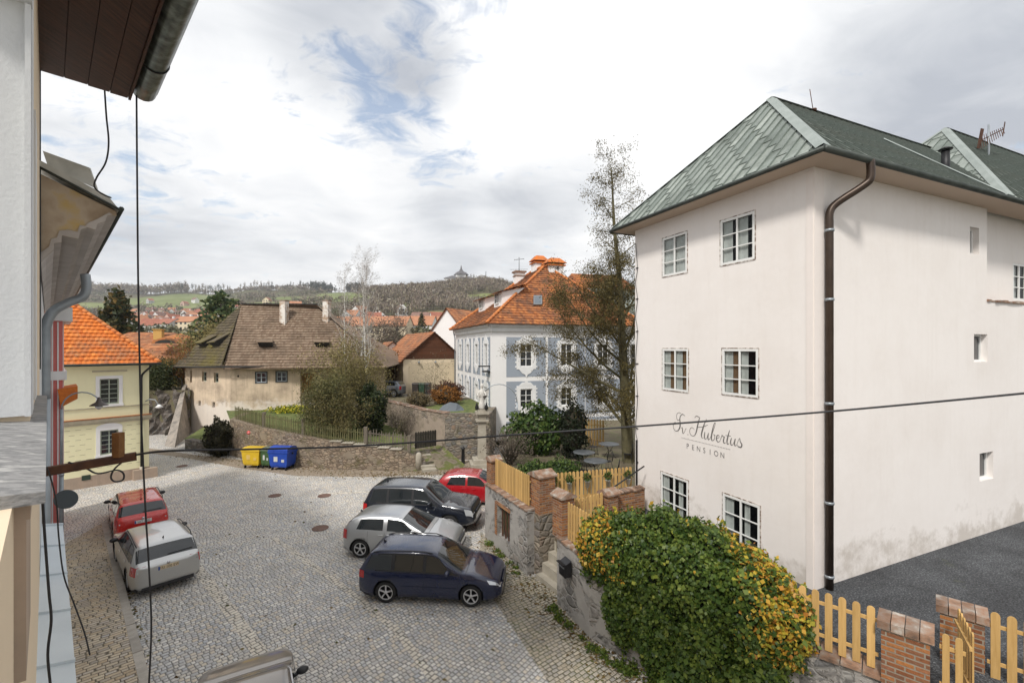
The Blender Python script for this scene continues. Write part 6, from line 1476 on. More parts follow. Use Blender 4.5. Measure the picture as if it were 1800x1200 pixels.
    # waste containers
    def container(label, x, y, rz, mat, lidm, w, dpt, dome, stick):
        t = thing('waste_container', label, 'waste container', (x, y, 0), rz, 'recycling containers by the wall'); mb = MB(); hw, hd = w / 2, dpt / 2; z0, z1 = .2, 1.08
        def ringp(z, k): return [(-hw * k, -hd * k, z), (hw * k, -hd * k, z), (hw * k, hd * k, z), (-hw * k, hd * k, z)]
        R0, R1, R2 = ringp(z0, .8), ringp(.32, .88), ringp(z1, 1)
        mb.add(R0 + R1 + R2, [[3, 2, 1, 0]] + [[4 * j + k, 4 * j + (k + 1) % 4, 4 * j + 4 + (k + 1) % 4, 4 * j + 4 + k] for j in (0, 1) for k in range(4)]); mb.box((0, 0, z1 + .02), (w * 1.07, dpt * 1.07, .05)); mb.build('body', mat, t, world=False)
        n = 8; mb = MB(); vs = []; fs = []; hgt = dome
        for i in range(n + 1):
            a = math.pi * i / n; yy = -hd * 1.02 * math.cos(a); zz = z1 + .05 + hgt * math.sin(a) ** .7
            vs += [(-hw * 1.02, yy, zz), (hw * 1.02, yy, zz)]
        for i in range(n): fs.append([2 * i, 2 * i + 1, 2 * i + 3, 2 * i + 2])
        fs.append([2 * i for i in range(n + 1)][::-1]); fs.append([2 * i + 1 for i in range(n + 1)]); mb.add(vs, fs)
        mb.bar((-hw, -hd * .98, z1 + .14), (hw, -hd * .98, z1 + .14), .06, .05); lid = mb.build('lid', lidm, t, world=False)
        for sx in (-1, 1):
            for sy in (-1, 1): mb = MB(); mb.lathe([(.09, -.025), (.09, .025)], (sx * hw * .72, sy * hd * .7, .09), 12, axis='x'); mb.box((sx * hw * .72, sy * hd * .7, .17), (.05, .09, .08)); mb.build('castor', M_black, t, world=False)
        for sx in (-1, 1): mb = MB(); mb.lathe([(.05, -.03), (.05, .05)], (sx * (hw + .02), 0, .98), 10, axis='x'); mb.build('lifting_pin', M_dark, t, world=False)
        mb = MB(); mb.box((-.12 * w, -hd * .955, .7), (w * .2, .01, .3)); mb.box((.25 * w, -hd * .94, .6), (w * .15, .01, .16)); o = mb.build('sticker', stick, t, world=False); o.rotation_euler = (0, 0, 0)
        return t
    yb = m_noise('yellow_plastic', [(.3, (.56, .36, .012)), (.7, (.66, .45, .02))], 3, .4); gb = m_noise('green_plastic', [(.3, (.035, .085, .03)), (.7, (.06, .12, .04))], 3, .45); bb = m_noise('blue_plastic', [(.3, (.008, .045, .30)), (.7, (.015, .07, .42))], 3, .35)
    b0 = G(497, 822); M_stk = m_flat('sticker_pale', (.5, .52, .5), .5); M_stk2 = m_flat('sticker_worn', (.6, .42, .12), .6)
    container('yellow recycling container with flat ribbed lid, left of the three', -16.1, 28.55, R(-8), yb, yb, 1.2, .95, .14, M_stk2)
    container('dark green recycling container squeezed between the yellow and the blue one', -15.17, 28.5, R(-8), gb, m_flat('grey_green_lid', (.13, .17, .13), .4), .62, .95, .14, M_stk)
    container('blue paper recycling container with domed lid, right of the three', -14.15, 28.1, R(-8), bb, bb, 1.25, 1.0, .3, M_stk)
    # column with a small figure group
    g = G(847, 818); x, y = g[0], g[1]; t = thing('statue_column', 'pale stone column carrying a small angel figure in front of the retaining wall', 'monument', (x, y, 0))
    mb = MB(); mb.box((x, y, .12), (1.5, 1.5, .24), R(10)); mb.box((x, y, .36), (1.15, 1.15, .24), R(10)); mb.build('plinth', M_stone, t)
    mb = MB(); mb.box((x, y, 1.65), (.52, .52, 2.35), R(10), taper=.9); mb.build('shaft', M_stone, t)
    mb = MB(); mb.box((x, y, 2.88), (.78, .78, .1), R(10)); mb.box((x, y, 3.1), (.42, .42, .36), R(10), taper=1.35); mb.box((x, y, 3.36), (.82, .82, .14), R(10)); mb.box((x, y, 3.5), (.6, .6, .14), R(10)); mb.build('capital', M_stone, t)
    mb = MB(); mb.lathe([(.20, 0), (.24, .12), (.17, .45), (.14, .8), (.19, 1.02), (.17, 1.2), (.07, 1.27), (.06, 1.33), (.11, 1.42), (.115, 1.52), (.07, 1.62), (.0, 1.64)], (x, y, 3.57), 14)
    for sd in (-1, 1):
        mb.tube([(x + sd * .17, y - .05, 4.7), (x + sd * .28, y - .15, 4.45), (x + sd * .08, y - .24, 4.5)], [.055, .045, .03], 6)
        mb.add([(x + sd * .1, y + .12, 4.75), (x + sd * .42, y + .2, 4.95), (x + sd * .44, y + .2, 4.6), (x + sd * .15, y + .14, 4.1), (x + sd * .1, y + .16, 4.75), (x + sd * .42, y + .24, 4.95), (x + sd * .44, y + .24, 4.6), (x + sd * .15, y + .18, 4.1)], [[0, 1, 2, 3], [7, 6, 5, 4], [0, 4, 5, 1], [1, 5, 6, 2], [2, 6, 7, 3], [3, 7, 4, 0]])
    mb.build('angel_figure', m_noise('white_stone', [(.3, (.50, .48, .44)), (.7, (.64, .62, .58))], 4, .8), t)
    mb = MB()
    for sd in (-1, 1): mb.lathe([(.09, 0), (.12, .15), (.05, .35), (.06, .42), (.001, .46)], (x + sd * .3, y - .25, 3.57), 8)
    mb.build('small_figure', M_dark, t)
    g = G(814, 815); t = thing('bollard', 'dark iron bollard standing left of the statue column', 'bollard', g); mb = MB(); mb.lathe([(.14, 0), (.12, .1), (.1, .9), (.13, .95), (.13, 1.0), (.06, 1.1), (.001, 1.14)], g, 12); mb.build('post', M_dark, t)
    g = G(736, 826); mb = MB(); mb.lathe([(.2, 0), (.19, .8), (.16, 1.0), (.08, 1.08), (.001, 1.1)], (0, 0, 0), 10); o = mb.build('kerb_stone', M_stone); o.location = g; tag(o, 'pale grey stone bollard at the foot of the small garden steps', 'bollard')
street_things()
# ------------------------------------------------------------------ houses round the square
def yellow_house():
    C = G(262, 838); e = (-.657, -.754); n = (.754, -.657); f = Face(C[:2], e, n); sd = (-.754, .657); L = 6.5; z1 = 6.62
    r = thing('yellow_house', 'pale yellow house with bright orange tiled hip roof at the left of the square', 'building', (C[0], C[1], 0))
    def rect(xa, xb, ya, yb, xm=None):
        t1, zt = f.tz(xa, ya); _, zb = f.tz(xa, yb); return (f.t_at(xb), t1, zb, zt)
    w1 = rect(175, 209, 666, 711); w2 = rect(176, 208, 757, 800)
    mb = MB(); wall(mb, f, 0, L, 0, z1, [w1, w2], .12); fb = Face(C[:2], sd, (.657, .754)); wall(mb, fb, 0, 6.2, 0, z1); b2 = Face(fb.p(6.2, 0)[:2], e, (-.754, .657)); wall(mb, b2, 0, L, 0, z1); mb.build('wall', M_yellow, r)
    for w in (w1, w2):
        W = window(r, f, *w, rec=.1, cols=2, rows=5, fw=.06, bw=.03, frame=M_joingreen, thick=.05)
    mb = MB()
    for (a, b, c, d), g in ((w1, .16), (w2, .17)):
        mb = MB() if g == .16 else (mb.build('window_surround', M_white2, r), MB())[1]
        fbox(mb, f, a - g, a, c - .1, d + g, 0, .03); fbox(mb, f, b, b + g, c - .1, d + g, 0, .03); fbox(mb, f, a, b, d, d + g, 0, .03); fbox(mb, f, a - g * 1.2, b + g * 1.2, c - .13, c, 0, .07)
    a, b, c, d = w2; m = (a + b) / 2; hw = (b - a) / 2 + .17; mb.add([f.p(m + hw * math.cos(q), d + .16 + .22 * math.sin(q), .03) for q in [math.pi * k / 10 for k in range(11)]], [list(range(11))]); mb.build('window_surround', M_white2, r)
    mb = MB(); zb = f.tz(262, 728)[1]; 
    fbox(mb, f, -.12, L, zb - .16, zb, -.02, .12); fbox(mb, f, -.06, L, zb - .28, zb - .16, -.02, .05); zc = f.tz(262, 709)[1]; fbox(mb, f, -.04, L, zc - .05, zc, 0, .05); fbox(mb, f, w1[0] - .35, w1[1] + .3, w1[3] + .38, w1[3] + .46, 0, .06); mb.build('string_course', m_noise('weathered_string_course', [(.3, (.36, .33, .25)), (.7, (.50, .46, .34))], 3), r)
    mb = MB(); fbox(mb, f, -.1, L, zb + .002, zb + .05, -.02, .16); mb.build('ledge_tiles', M_tilebl, r)
    mb = MB(); k = 0; z = .95
    while z < zb - .35:
        t = .35 + (.25 if k % 2 else 0)
        while t < L:
            if not (w2[0] - .22 < t < w2[1] + .22 and w2[2] - .2 < z < w2[3] + .45): fbox(mb, f, t, t + .22, z, z + .018, .0, .003)
            t += .42
        z += .27; k += 1
    for q in range(-3, 4):
        a_ = q * .19; mx = (w2[0] + w2[1]) / 2; 
        if zb - .32 > w2[3] + .45: mb.add([f.p(mx + a_ * 1.0 - .008, w2[3] + .42, .003), f.p(mx + a_ + .008, w2[3] + .42, .003), f.p(mx + a_ * 1.5 + .008, zb - .3, .003), f.p(mx + a_ * 1.5 - .008, zb - .3, .003)], [[0, 1, 2, 3]])
    mb.build('render_joints', m_flat('dark_joint_paint', (.30, .27, .15), .9), r)  # thin strips darker than the wall mark the render joints
    mb = MB(); fbox(mb, f, -.03, L, 0, .62, -.01, .04); mb.build('plinth', M_plinth, r)
    mb = MB(); fbox(mb, f, 2.5, 2.85, .42, .68, .03, .06); mb.build('cellar_vent', m_flat('green_black_vent', (.02, .04, .025)), r)
    ov = .42; pt = lambda a, b, z: (C[0] + e[0] * a + sd[0] * b, C[1] + e[1] * a + sd[1] * b, z)
    ez = z1 - .05; k = 2.9; zr = 9.95; E1, E2, A1, A2 = pt(-ov, -ov, ez), pt(L + 1, -ov, ez), pt(k, k + .1, zr), pt(L + 1, k + .1, zr)
    mb = MB(); tiles(mb, [E1, E2, A2, A1], .22, .30, .05, curve=.025, jit=.008, seed=4); tiles(mb, [E1, A1, pt(-ov, 2 * k + .3 + ov, ez)], .22, .3, .05, curve=.02, seed=3); tiles(mb, [pt(-ov, 2 * k + .3 + ov, ez), A1, A2, pt(L + 1, 2 * k + .3 + ov, ez)], .5, .6, .04, seed=8)
    rf = mb.build('roof', M_tileor, r)
    mb = MB(); rg = random.Random(1)
    for (p, q) in ((E1, A1), (A1, A2)):
        p, q = Vector(p), Vector(q); nn = int((q - p).length / .32)
        for i in range(nn):
            a, b = p.lerp(q, i / nn), p.lerp(q, (i + 1.12) / nn); mb.tube([a + Vector((0, 0, .07)), b + Vector((0, 0, .05))], [.12, .10], 8, tint=rg.random())
    mb.build('ridge_tiles', M_ridge, rf)
    mb = MB(); g = lambda a: pt(a, -ov - .05, ez - .02); mb.tube([g(-ov - .05), g(L + 1)], .07, 8); mb.tube([pt(-ov, -ov, ez - .05), pt(-ov, 6, ez - .05)], .06, 6); mb.build('gutter', M_gutterm, r)
    mb = MB(); mb.poly([pt(-ov, -ov, ez - .08), pt(L, -ov, ez - .08), pt(L, .05, ez - .06), pt(-ov, .05, ez - .06)]); mb.build('soffit', M_white2, r)
    mb = MB(); mb.tube(catmull([pt(.0, -ov, ez - .1), pt(.05, -ov + .05, ez - .25), pt(.32, -.12, ez - .62), pt(.36, -.09, ez - .9)], 5) + [pt(.36, -.09, .7)], .055, 8); mb.build('downpipe', M_dark, r)
    mb = MB(); mb.tube([pt(.36, -.09, .7), pt(.36, -.09, .02)], .09, 8); mb.build('downpipe_shoe', M_stone, r)
    mb = MB(); fbox(mb, f, -.35, .75, 0, .55, .0, .28); mb.build('buttress', M_plinth, r)
M_joingreen = m_flat('grey_green_joinery', (.30, .34, .28), .6)
yellow_house()

def simple_house(name, label, cat, c, rz, w, d, z0, h, rise, wallm, roofm, par_name=None, wins=(), hip=0.0, ov=.35, chim=(), da=.5, db=.45, group=None, tile=True, lift=.04):
    """gabled/hipped house, ridge along local x; c = centre on plan"""
    r = thing(name, label, cat, (c[0], c[1], z0), 0, group); ca, sa = math.cos(rz), math.sin(rz); W = lambda x, y, z: (c[0] + x * ca - y * sa, c[1] + x * sa + y * ca, z)
    hw, hd = w / 2, d / 2; z1 = z0 + h; mb = MB(); q = [W(-hw, -hd, 0)[:2], W(hw, -hd, 0)[:2], W(hw, hd, 0)[:2], W(-hw, hd, 0)[:2]]
    for i in range(4): a, b = q[i], q[(i + 1) % 4]; mb.quad((a[0], a[1], z0), (b[0], b[1], z0), (b[0], b[1], z1), (a[0], a[1], z1))
    zr = z1 + rise
    if hip == 0:
        for sx in (-1, 1): mb.poly([W(sx * hw, -hd, z1), W(sx * hw, hd, z1), W(sx * hw, 0, zr - .03)])
    mb.build('wall', wallm, r); oz = z1 - rise * ov / hd; mb = MB(); hx = hw + (ov if hip else .25)
    E = [W(-hx, -hd - ov, oz), W(hx, -hd - ov, oz), W(hx, hd + ov, oz), W(-hx, hd + ov, oz)]; R1, R2 = W(-hx + hip, 0, zr), W(hx - hip, 0, zr)
    fl = [[E[0], E[1], R2, R1], [E[2], E[3], R1, R2]] + ([[E[3], E[0], R1], [E[1], E[2], R2]] if hip else [])
    for k, p in enumerate(fl):
        p = [tuple(Vector(v) + Vector((0, 0, .06))) for v in p]
        if tile: tiles(mb, p, da, db, lift, seed=k + int(w * 10))
        else: mb.poly(p, tint=(sum(abs(v) for v in c) * 7.3) % 1)
        if not hip: mb.poly([tuple(Vector(v) - Vector((0, 0, .1))) for v in p], tint=.1)
    rf = mb.build('roof', roofm, r)
    for (x, y, s, hh, mt) in chim:
        mb = MB(); b = W(x, y, 0); mb.box((b[0], b[1], zr - 1 + (hh + 1) / 2), (s, s * .8, hh + 1), rz); mb.box((b[0], b[1], zr + hh + .04), (s * 1.25, s, .09), rz); mb.build('chimney', mt, rf)
    for (side, t, zb, ww, wh) in wins:    # side 0 front(-y),1 right(+x),3 left
        if side == 0: o, e, n = W(-hw, -hd, 0), (ca, sa), (sa, -ca)
        elif side == 1: o, e, n = W(hw, -hd, 0), (-sa, ca), (ca, sa)
        else: o, e, n = W(-hw, hd, 0), (sa, -ca), (-ca, -sa)
        f = Face(o[:2], e, n); mb = MB(); fbox(mb, f, t, t + ww, z0 + zb, z0 + zb + wh, 0, .03); fr = mb.build('window', M_white, r); mb = MB(); fbox(mb, f, t + .08, t + ww * .5 - .03, z0 + zb + .08, z0 + zb + wh - .08, .03, .034); fbox(mb, f, t + ww * .5 + .03, t + ww - .08, z0 + zb + .08, z0 + zb + wh - .08, .03, .034); mb.build('pane', M_dpane, fr)
    return r, W, rf

def old_house():
    A, B, Cc = P(325, 650, 40.5), P(405, 640, 37.5), P(528, 640, 39.0); D = P(640, 640, 40.5)
    r = thing('old_shingled_house', 'old lime plastered house with a huge weathered shingle roof and two white chimneys', 'building', (B[0], B[1], 0)); ez = 6.05
    fl = Face(A[:2], unit(V2(A, B)), (-V2(A, B)[1] * -1, -V2(A, B)[0])); LL = math.hypot(*V2(A, B)); fl = Face(A[:2], fl.e, (fl.e[1], -fl.e[0]))
    ff = Face(B[:2], unit(V2(B, Cc)), (0, -1)); ff = Face(B[:2], ff.e, (ff.e[1], -ff.e[0])); LF = math.hypot(*V2(B, Cc))
    def rc(f, xa, xb, ya, yb): t0, zt = f.tz(xa, ya); _, zb = f.tz(xa, yb); return (t0, f.t_at(xb), zb, zt)
    h1 = [rc(fl, 334, 337.5, 651, 672), rc(fl, 355, 363, 653, 670), rc(fl, 376, 384, 655, 672), rc(fl, 349, 353, 704, 713), rc(fl, 373.5, 378, 706, 716), rc(fl, 353, 364, 748, 758)]
    h2 = [rc(ff, 449.5, 469, 654, 673), rc(ff, 485.5, 504.5, 653, 671), rc(ff, 417, 420, 659, 663)]
    mb = MB(); wall(mb, fl, 0, LL, -.3, ez, h1, .25); wall(mb, ff, 0, LF, 1.0, ez, h2, .15)
    # recessed part with the door
    d2 = (ff.p(LF, 0, -.7)[0], ff.p(LF, 0, -.7)[1]); fd = Face(d2, ff.e, ff.n); dr = rc(fd, 528.5, 553, 656, 690); dr = (max(.02, dr[0]), dr[1], dr[2], dr[3]); wall(mb, fd, 0, 7.0, 1.0, ez + .4, [dr], .12)
    mb.quad(ff.p(LF, 1), ff.p(LF, 1, -.7), ff.p(LF, ez, -.7), ff.p(LF, ez)); fs = Face(fd.p(7, 0)[:2], (-fd.n[0], -fd.n[1]), fd.e); wall(mb, fs, 0, 9, 1, ez); fr = Face(A[:2], (-ff.n[0], -ff.n[1]), (-ff.e[0], -ff.e[1])); wall(mb, fr, 0, 6, -.3, ez)
    mb.build('wall', M_oldwall, r)
    for i, h in enumerate(h1):
        if i in (1, 2): window(r, fl, *h, rec=.2, cols=1, rows=2, fw=.07, bw=.04, frame=M_joingreen)
        else: mb = MB(); fbox(mb, fl, h[0], h[1], h[2], h[3], -.26, -.22); mb.build('wall_opening', M_room, r)
    for h in h2[:2]: window(r, ff, *h, rec=.08, cols=2, rows=2, fw=.09, bw=.05, frame=m_flat('blue_white_sash', (.42, .47, .50)), thick=.05); mb = MB(); [fbox(mb, ff, *q, -.06, .015) for q in ((h[0] - .06, h[0] + .04, h[2] - .05, h[3] + .06), (h[1] - .04, h[1] + .06, h[2] - .05, h[3] + .06), (h[0] + .04, h[1] - .04, h[3] - .03, h[3] + .06), (h[0] + .04, h[1] - .04, h[2] - .05, h[2] + .03))]; mb.build('window_frame', m_flat('dark_frame', (.05, .055, .06)), r)
    mb = MB(); h = h2[2]; fbox(mb, ff, h[0], h[1], h[2], h[3], -.16, -.12); mb.build('wall_opening', M_room, r)
    mb = MB(); fbox(mb, fd, dr[0], dr[1], dr[2], dr[3], -.12, -.07); dd = mb.build('door', M_door, r); mb = MB(); m_ = (dr[0] + dr[1]) / 2; fbox(mb, fd, m_ - .02, m_ + .02, dr[2], dr[3], -.068, -.062); mb.build('door_gap', M_room, dd)
    # roof
    RL = P(425, 535, 42.0); RR = P(557, 537, 42.6); RR = (RR[0], RR[1], RL[2]); e = .95
    B_ = (B[0] - .25, B[1] - .75, ez - .12); E_ = (-10.8, 39.1, ez - .3); A_ = P(303, 646, 40.2)
    A_ = (A_[0], A_[1], ez - .3)
    mb = MB(); tiles(mb, [B_, E_, RR, RL], .14, .30, .055, jit=.009, rag=.03, seed=21); rf = mb.build('roof', M_shing, r)
    mb = MB(); tiles(mb, [A_, B_, RL], .16, .30, .055, jit=.012, rag=.05, seed=22); mb.build('hip_roof', M_shingm, rf)
    bk = (RL[0] - 4.5, 49.5, ez); bk2 = (-11, 49.5, ez); mb = MB(); mb.poly([A_, RL, bk]); mb.poly([bk, RL, RR, bk2]); mb.poly([E_, bk2, RR]); mb.build('back_roof', M_shing, rf)
    mb = MB(); rg = random.Random(2); p, q = Vector(RL), Vector(RR); n = 22
    for i in range(n): a = p.lerp(q, i / n); b = p.lerp(q, (i + 1) / n); mb.bar(a + Vector((0, 0, .06 + rg.uniform(-.02, .02))), b + Vector((0, 0, .06)), .34, .1)
    mb.build('ridge_board', m_flat('black_ridge', (.03, .027, .025), .9), rf)
    # slit dormers: a flat board canopy lifted off the roof
    def plane(o, a, b):
        n = (Vector(a) - Vector(o)).cross(Vector(b) - Vector(o)).normalized(); return -n if n.z < 0 else n
    n1 = plane(B_, E_, RL); n2 = plane(A_, B_, RL)
    def on(o, n, px, py): d = Vector(((px - 900) / F, 1, (HY - py) / F)); c = Vector((0, 0, H)); t = (Vector(o) - c).dot(n) / d.dot(n); return c + d * t
    for (o, n, pts, mt) in ((B_, n1, ((454, 609), (482, 609), (479, 597), (450, 597)), M_shing), (B_, n1, ((554, 609), (581, 609), (578, 598), (549, 598)), M_shing), (A_, n2, ((352, 609), (364, 609), (384, 589), (374, 589)), M_shingm), (A_, n2, ((374, 609), (388, 607), (406, 586), (396, 588)), M_shingm)):
        Q = [on(o, n, *p) for p in pts]; up = Vector((0, 0, 1)); front = .62
        fwd = Vector((n.x, n.y, 0)).normalized()
        a, b, c, d = Q[0] + n * front - fwd * 0, Q[1] + n * front, Q[2] + n * .1, Q[3] + n * .1; th = -up * .07
        mb = MB(); mb.hexa([a + th, b + th, c + th, d + th, a, b, c, d]); dm = mb.build('dormer_roof', mt, rf)
        i0, i1 = Q[0] * .94 + Q[1] * .06, Q[1] * .94 + Q[0] * .06
        mb = MB(); mb.quad(i0, i1, i1 + n * (front - .05), i0 + n * (front - .05)); mb.poly([i0, i0 + n * (front - .05), Q[3]]); mb.poly([i1, i1 + n * (front - .05), Q[2]]); mb.build('dormer_opening', M_room, dm)
    for px, w, yb in ((497.5, 11.5, 573), (573, 11, 573)):
        q = on(B_, n1, px, yb - 4); top = H + (HY - 529) / F * (q.y); s = w / F * q.y
        mb = MB(); mb.box((q.x, q.y + .2, (q.z - .8 + top) / 2), (s, s * .8, top - q.z + .8), R(-15)); ch = mb.build('chimney', m_noise('whitewashed_chimney', [(.42, (.66, .63, .58)), (.62, (.36, .25, .17))], 2.5, .9), rf); mb = MB(); mb.box((q.x, q.y + .2, top + .04), (s * 1.1, s * .9, .08), R(-15)); mb.build('chimney_cap', M_cap, ch)
    mb = MB(); g0 = (A_[0], A_[1] - .05, A_[2] - .02); mb.tube([g0, (B_[0], B_[1] - .05, B_[2] - .02), (ff.p(LF, 0, .5)[0], ff.p(LF, 0, .5)[1], ez - .2)], .07, 6); mb.tube(catmull([g0, (A[0] - .9, A[1] - .3, 5.1), (A[0] - .1, A[1] - .2, 4.6)], 4) + [(A[0] - .1, A[1] - .2, 2.6)], .06, 6); mb.build('gutter', M_dark, r)
    # buttress
    mb = MB(); o = A; k = fl.e; nn = fl.n
    q = lambda t, d, z: (A[0] + k[0] * t + nn[0] * d, A[1] + k[1] * t + nn[1] * d, z)
    mb.hexa([(-26.2, 34.2, -.2), (-25.1, 33.8, -.2), q(.9, -.2, -.2), q(-.1, -.2, -.2), q(-.1, .12, 4.1), q(.35, .1, 4.1), q(.5, -.2, 4.4), q(-.1, -.2, 4.4)]); mb.build('buttress', m_plaster('grey_buttress', (.32, .28, .24), (.10, .095, .09), 1.0, 1.4), r)
old_house()

def walls_mid():
    # garden of the old house: sloping ground, retaining wall, paling
    W0 = [(-19.6, 31.6), (-16.3, 29.4), (-11.2, 27.9), (-6.7, 27.6), (-5.3, 27.9)]; ZT = [2.5, 2.3, 1.75, 1.25, .5]
    mb = MB(); back = [(-24, 38.2, 2.25), (-20, 39.2, 2.2), (-12, 41.5, 2.2), (-9.5, 36.0, 1.9), (-8.5, 34, 1.7)]
    for i in range(4): a, b = W0[i], W0[i + 1]; c, d = back[i + 1], back[i]; mb.quad((a[0], a[1], ZT[i] - .02), (b[0], b[1], ZT[i + 1] - .02), c, d)
    mb.build('garden_ground', M_grass, kind='structure')
    t = thing('retaining_wall', 'long rubble retaining wall behind the waste containers, below the old wooden paling', 'wall', (-11, 27.7, 0)); mb = MB(); slab_wall(mb, W0, -.2, ZT, .5); slab_wall(mb, [(-21.5, 36.5), (-19.6, 31.6)], -.2, [2.3, 2.5], .5); mb.build('masonry', M_rub_ret, t)
    mb = MB(); coping(mb, W0[2:4], ZT[2:4], .5, .06, .7, over=.06); mb.build('coping', M_stone, t)
    t = thing('old_paling', 'crooked mossy wooden paling', 'fence', (-13, 28.5, 2)); t['label'] = 'crooked mossy wooden paling along the old house garden above the containers'
    M_pal = m_wood('mossy_paling', (.085, .085, .035), (.16, .15, .075), 'v', .95)
    for a, b, za, zb in (((-19.4, 31.9), (-16.2, 29.7), 2.5, 2.3), ((-16.2, 29.7), (-11.2, 28.15), 2.3, 1.75), ((-11.2, 28.15), (-8.9, 28.0), 1.75, 1.5)): picket_run(t, a, b, (za, zb), .9, pitch=.13, w=.055, th=.02, face=1, mat=M_pal, tops='flat', ragged=.03, seed=3)
    for x, y, z in ((-16.2, 29.75, 2.2), (-13.2, 28.8, 1.9)): mb = MB(); mb.box((x, y, z + .5), (.2, .2, 1.15), .3); mb.build('post', M_oldwood, t)
    t = thing('old_paling', 'pale weathered twig paling right of the old house garden, leaning outward', 'fence', (-7.5, 27.9, 1.4)); picket_run(t, (-8.9, 28.0), (-6.3, 27.85), (1.5, 1.2), .95, pitch=.12, w=.045, face=1, mat=M_oldwood, tops='flat', ragged=.05, seed=7)
    mb = MB(); mb.box((-9.0, 28.0, 1.95), (.2, .2, 1.3)); mb.build('post', M_oldwood, t); mb = MB(); mb.box((-6.3, 27.9, 1.6), (.18, .18, 1.0)); mb.build('post', M_oldwood, t)
    t = thing('garden_gate', 'dark plank garden gate beside the small steps', 'gate', (-5.9, 28.6, .9)); picket_run(t, (-6.1, 28.5), (-4.9, 29.4), 1.15, 1.05, pitch=.16, w=.15, face=1, mat=m_wood('black_planks', (.02, .018, .014), (.05, .045, .035)), tops='flat', seed=1)
    o = P(437, 760, 28.9); mb = MB(); mb.lathe([(.11, -.01), (.11, .01)], (0, 0, 0), 18, axis='y'); k = mb.build('round_sign', m_flat('red_sign', (.62, .02, .02), .5)); k.location = (o[0], o[1], o[2] - .0); tag(k, 'tiny red round sign on the retaining wall left of the containers', 'road sign')
    mb = MB(); mb.box((0, -.013, 0), (.12, .004, .03)); k2 = mb.build('white_bar', M_white, None); k2.parent = k
    # grassy bank, steps, rock
    mb = MB(); mb.poly([(-6.6, 27.45, .02), (-2.6, 28.0, .02), (-4.5, 30.1, .9), (-6.4, 31.4, 1.3), (-6.7, 28.4, 1.0)]); mb.build('grass_bank', M_soilgr, kind='structure')
    t = thing('stone_steps', 'small overgrown stone steps beside the plank garden gate', 'steps', (-5.2, 27.3, 0))
    for i in range(6): mb = MB(); mb.box((-5.0 - .14 * i, 27.5 + .28 * i, .08 + .15 * i), (.85, .34, .16), R(20 + 3 * (i % 2))); mb.build('step', M_rub_dk if i % 3 == 2 else M_stone, t)
    t = thing('rock_wall', 'dark rugged rock face with bushes on top between the yellow and the old house', 'wall', (-28, 36, 0)); mb = MB(); rg = random.Random(6); nx, nz = 34, 12; vs = []; fs = []
    a, b = (-25.8, 33.5), (-30.9, 42.5)
    a, b = (-34.5, 38.8), (-28.0, 39.2)
    for j in range(nz + 1):
        for i in range(nx + 1):
            u = i / nx; z = -.3 + 4.1 * j / nz * (1 + .06 * math.sin(i)); d = .7 * math.sin(i * .9 + j * .35) * .35 + rg.uniform(-.22, .22) + .1 * j * .3; vs.append((a[0] + (b[0] - a[0]) * u, a[1] + (b[1] - a[1]) * u + d, z))
    for j in range(nz):
        for i in range(nx): fs.append([j * (nx + 1) + i, j * (nx + 1) + i + 1, (j + 1) * (nx + 1) + i + 1, (j + 1) * (nx + 1) + i])
    mb.add(vs, fs); mb.build('rock', M_rub_dk, t)
    mb = MB(); mb.prism([(-34.5, 39.2), (-28.0, 39.6), (-29.5, 42.5), (-38, 46)], 0, 3.75); mb.build('rock_top', M_soil, kind='structure')
    mb = MB(); slab_wall(mb, [(-24.0, 33.4), (-20.2, 31.4)], -.1, [.75, .7], .5); o = mb.build('low_wall', M_rub_dk); tag(obj_origin(o, (-22, 32.3, 0)), 'low mossy stone wall at the foot of the old house', 'wall')
    mb = MB(); mb.poly([(-24.3, 33.7, .7), (-20.4, 31.8, .68), (-21.6, 36.0, 1.0), (-25.5, 37.6, .9)]); mb.build('mossy_bank', M_grass, kind='structure')
    # upper retaining wall
    U = [(-11.2, 35.6), (-10.8, 34.6), (-6.3, 31.6), (-4.45, 30.2), (-1.45, 30.6)]; ZU = [3.75, 3.7, 3.15, 3.1, 3.05]
    t = thing('retaining_wall', 'high plastered retaining wall below the parked grey car, crumbling render', 'wall', (-7, 32, 0)); mb = MB(); slab_wall(mb, U[:4], -.2, ZU[:4], .5); mb.build('masonry', M_rub_pl2, t)
    mb = MB(); coping(mb, U[1:4], ZU[1:4], .5, .07, .35, over=.06, seed=9); mb.build('coping', M_cap, t)
    t = thing('retaining_wall', 'bare rubble retaining wall behind the statue column', 'wall', (-3, 30.3, 0)); mb = MB(); slab_wall(mb, [U[3], U[4], (-1.2, 34.4)], -.2, [3.1, 3.05, 3.0], .45); mb.build('masonry', M_rubble, t)
    mb = MB(); mb.prism([(-11.0, 34.9), (-6.2, 31.9), (-4.35, 30.5), (-1.6, 30.9), (-1.4, 34.6), (14, 62), (-22, 66), (-17, 50), (-13, 42), (-11.3, 36)], -.3, 2.93); mb.build('upper_terrace', M_soil, kind='structure')
    sheet('driveway', [(-13, 43), (-3.8, 41), (-4.2, 47), (-15, 50)], 2.94, m_noise('pale_driveway', [(.3, (.22, .20, .17)), (.7, (.32, .30, .26))], 1.5, .95, .3, 20))
    sheet('lawn', [(-7.4, 33.3), (-4.4, 30.8), (-1.8, 31.2), (-1.9, 35), (-3.6, 40), (-5, 38)], 2.94, M_grass)
M_soilgr = m_noise('mossy_rubbly_soil', [(.3, (.10, .08, .05)), (.48, (.20, .165, .12)), (.56, (.09, .10, .03)), (.7, (.13, .14, .04))], 2.5, .95, .8, 12, .06)
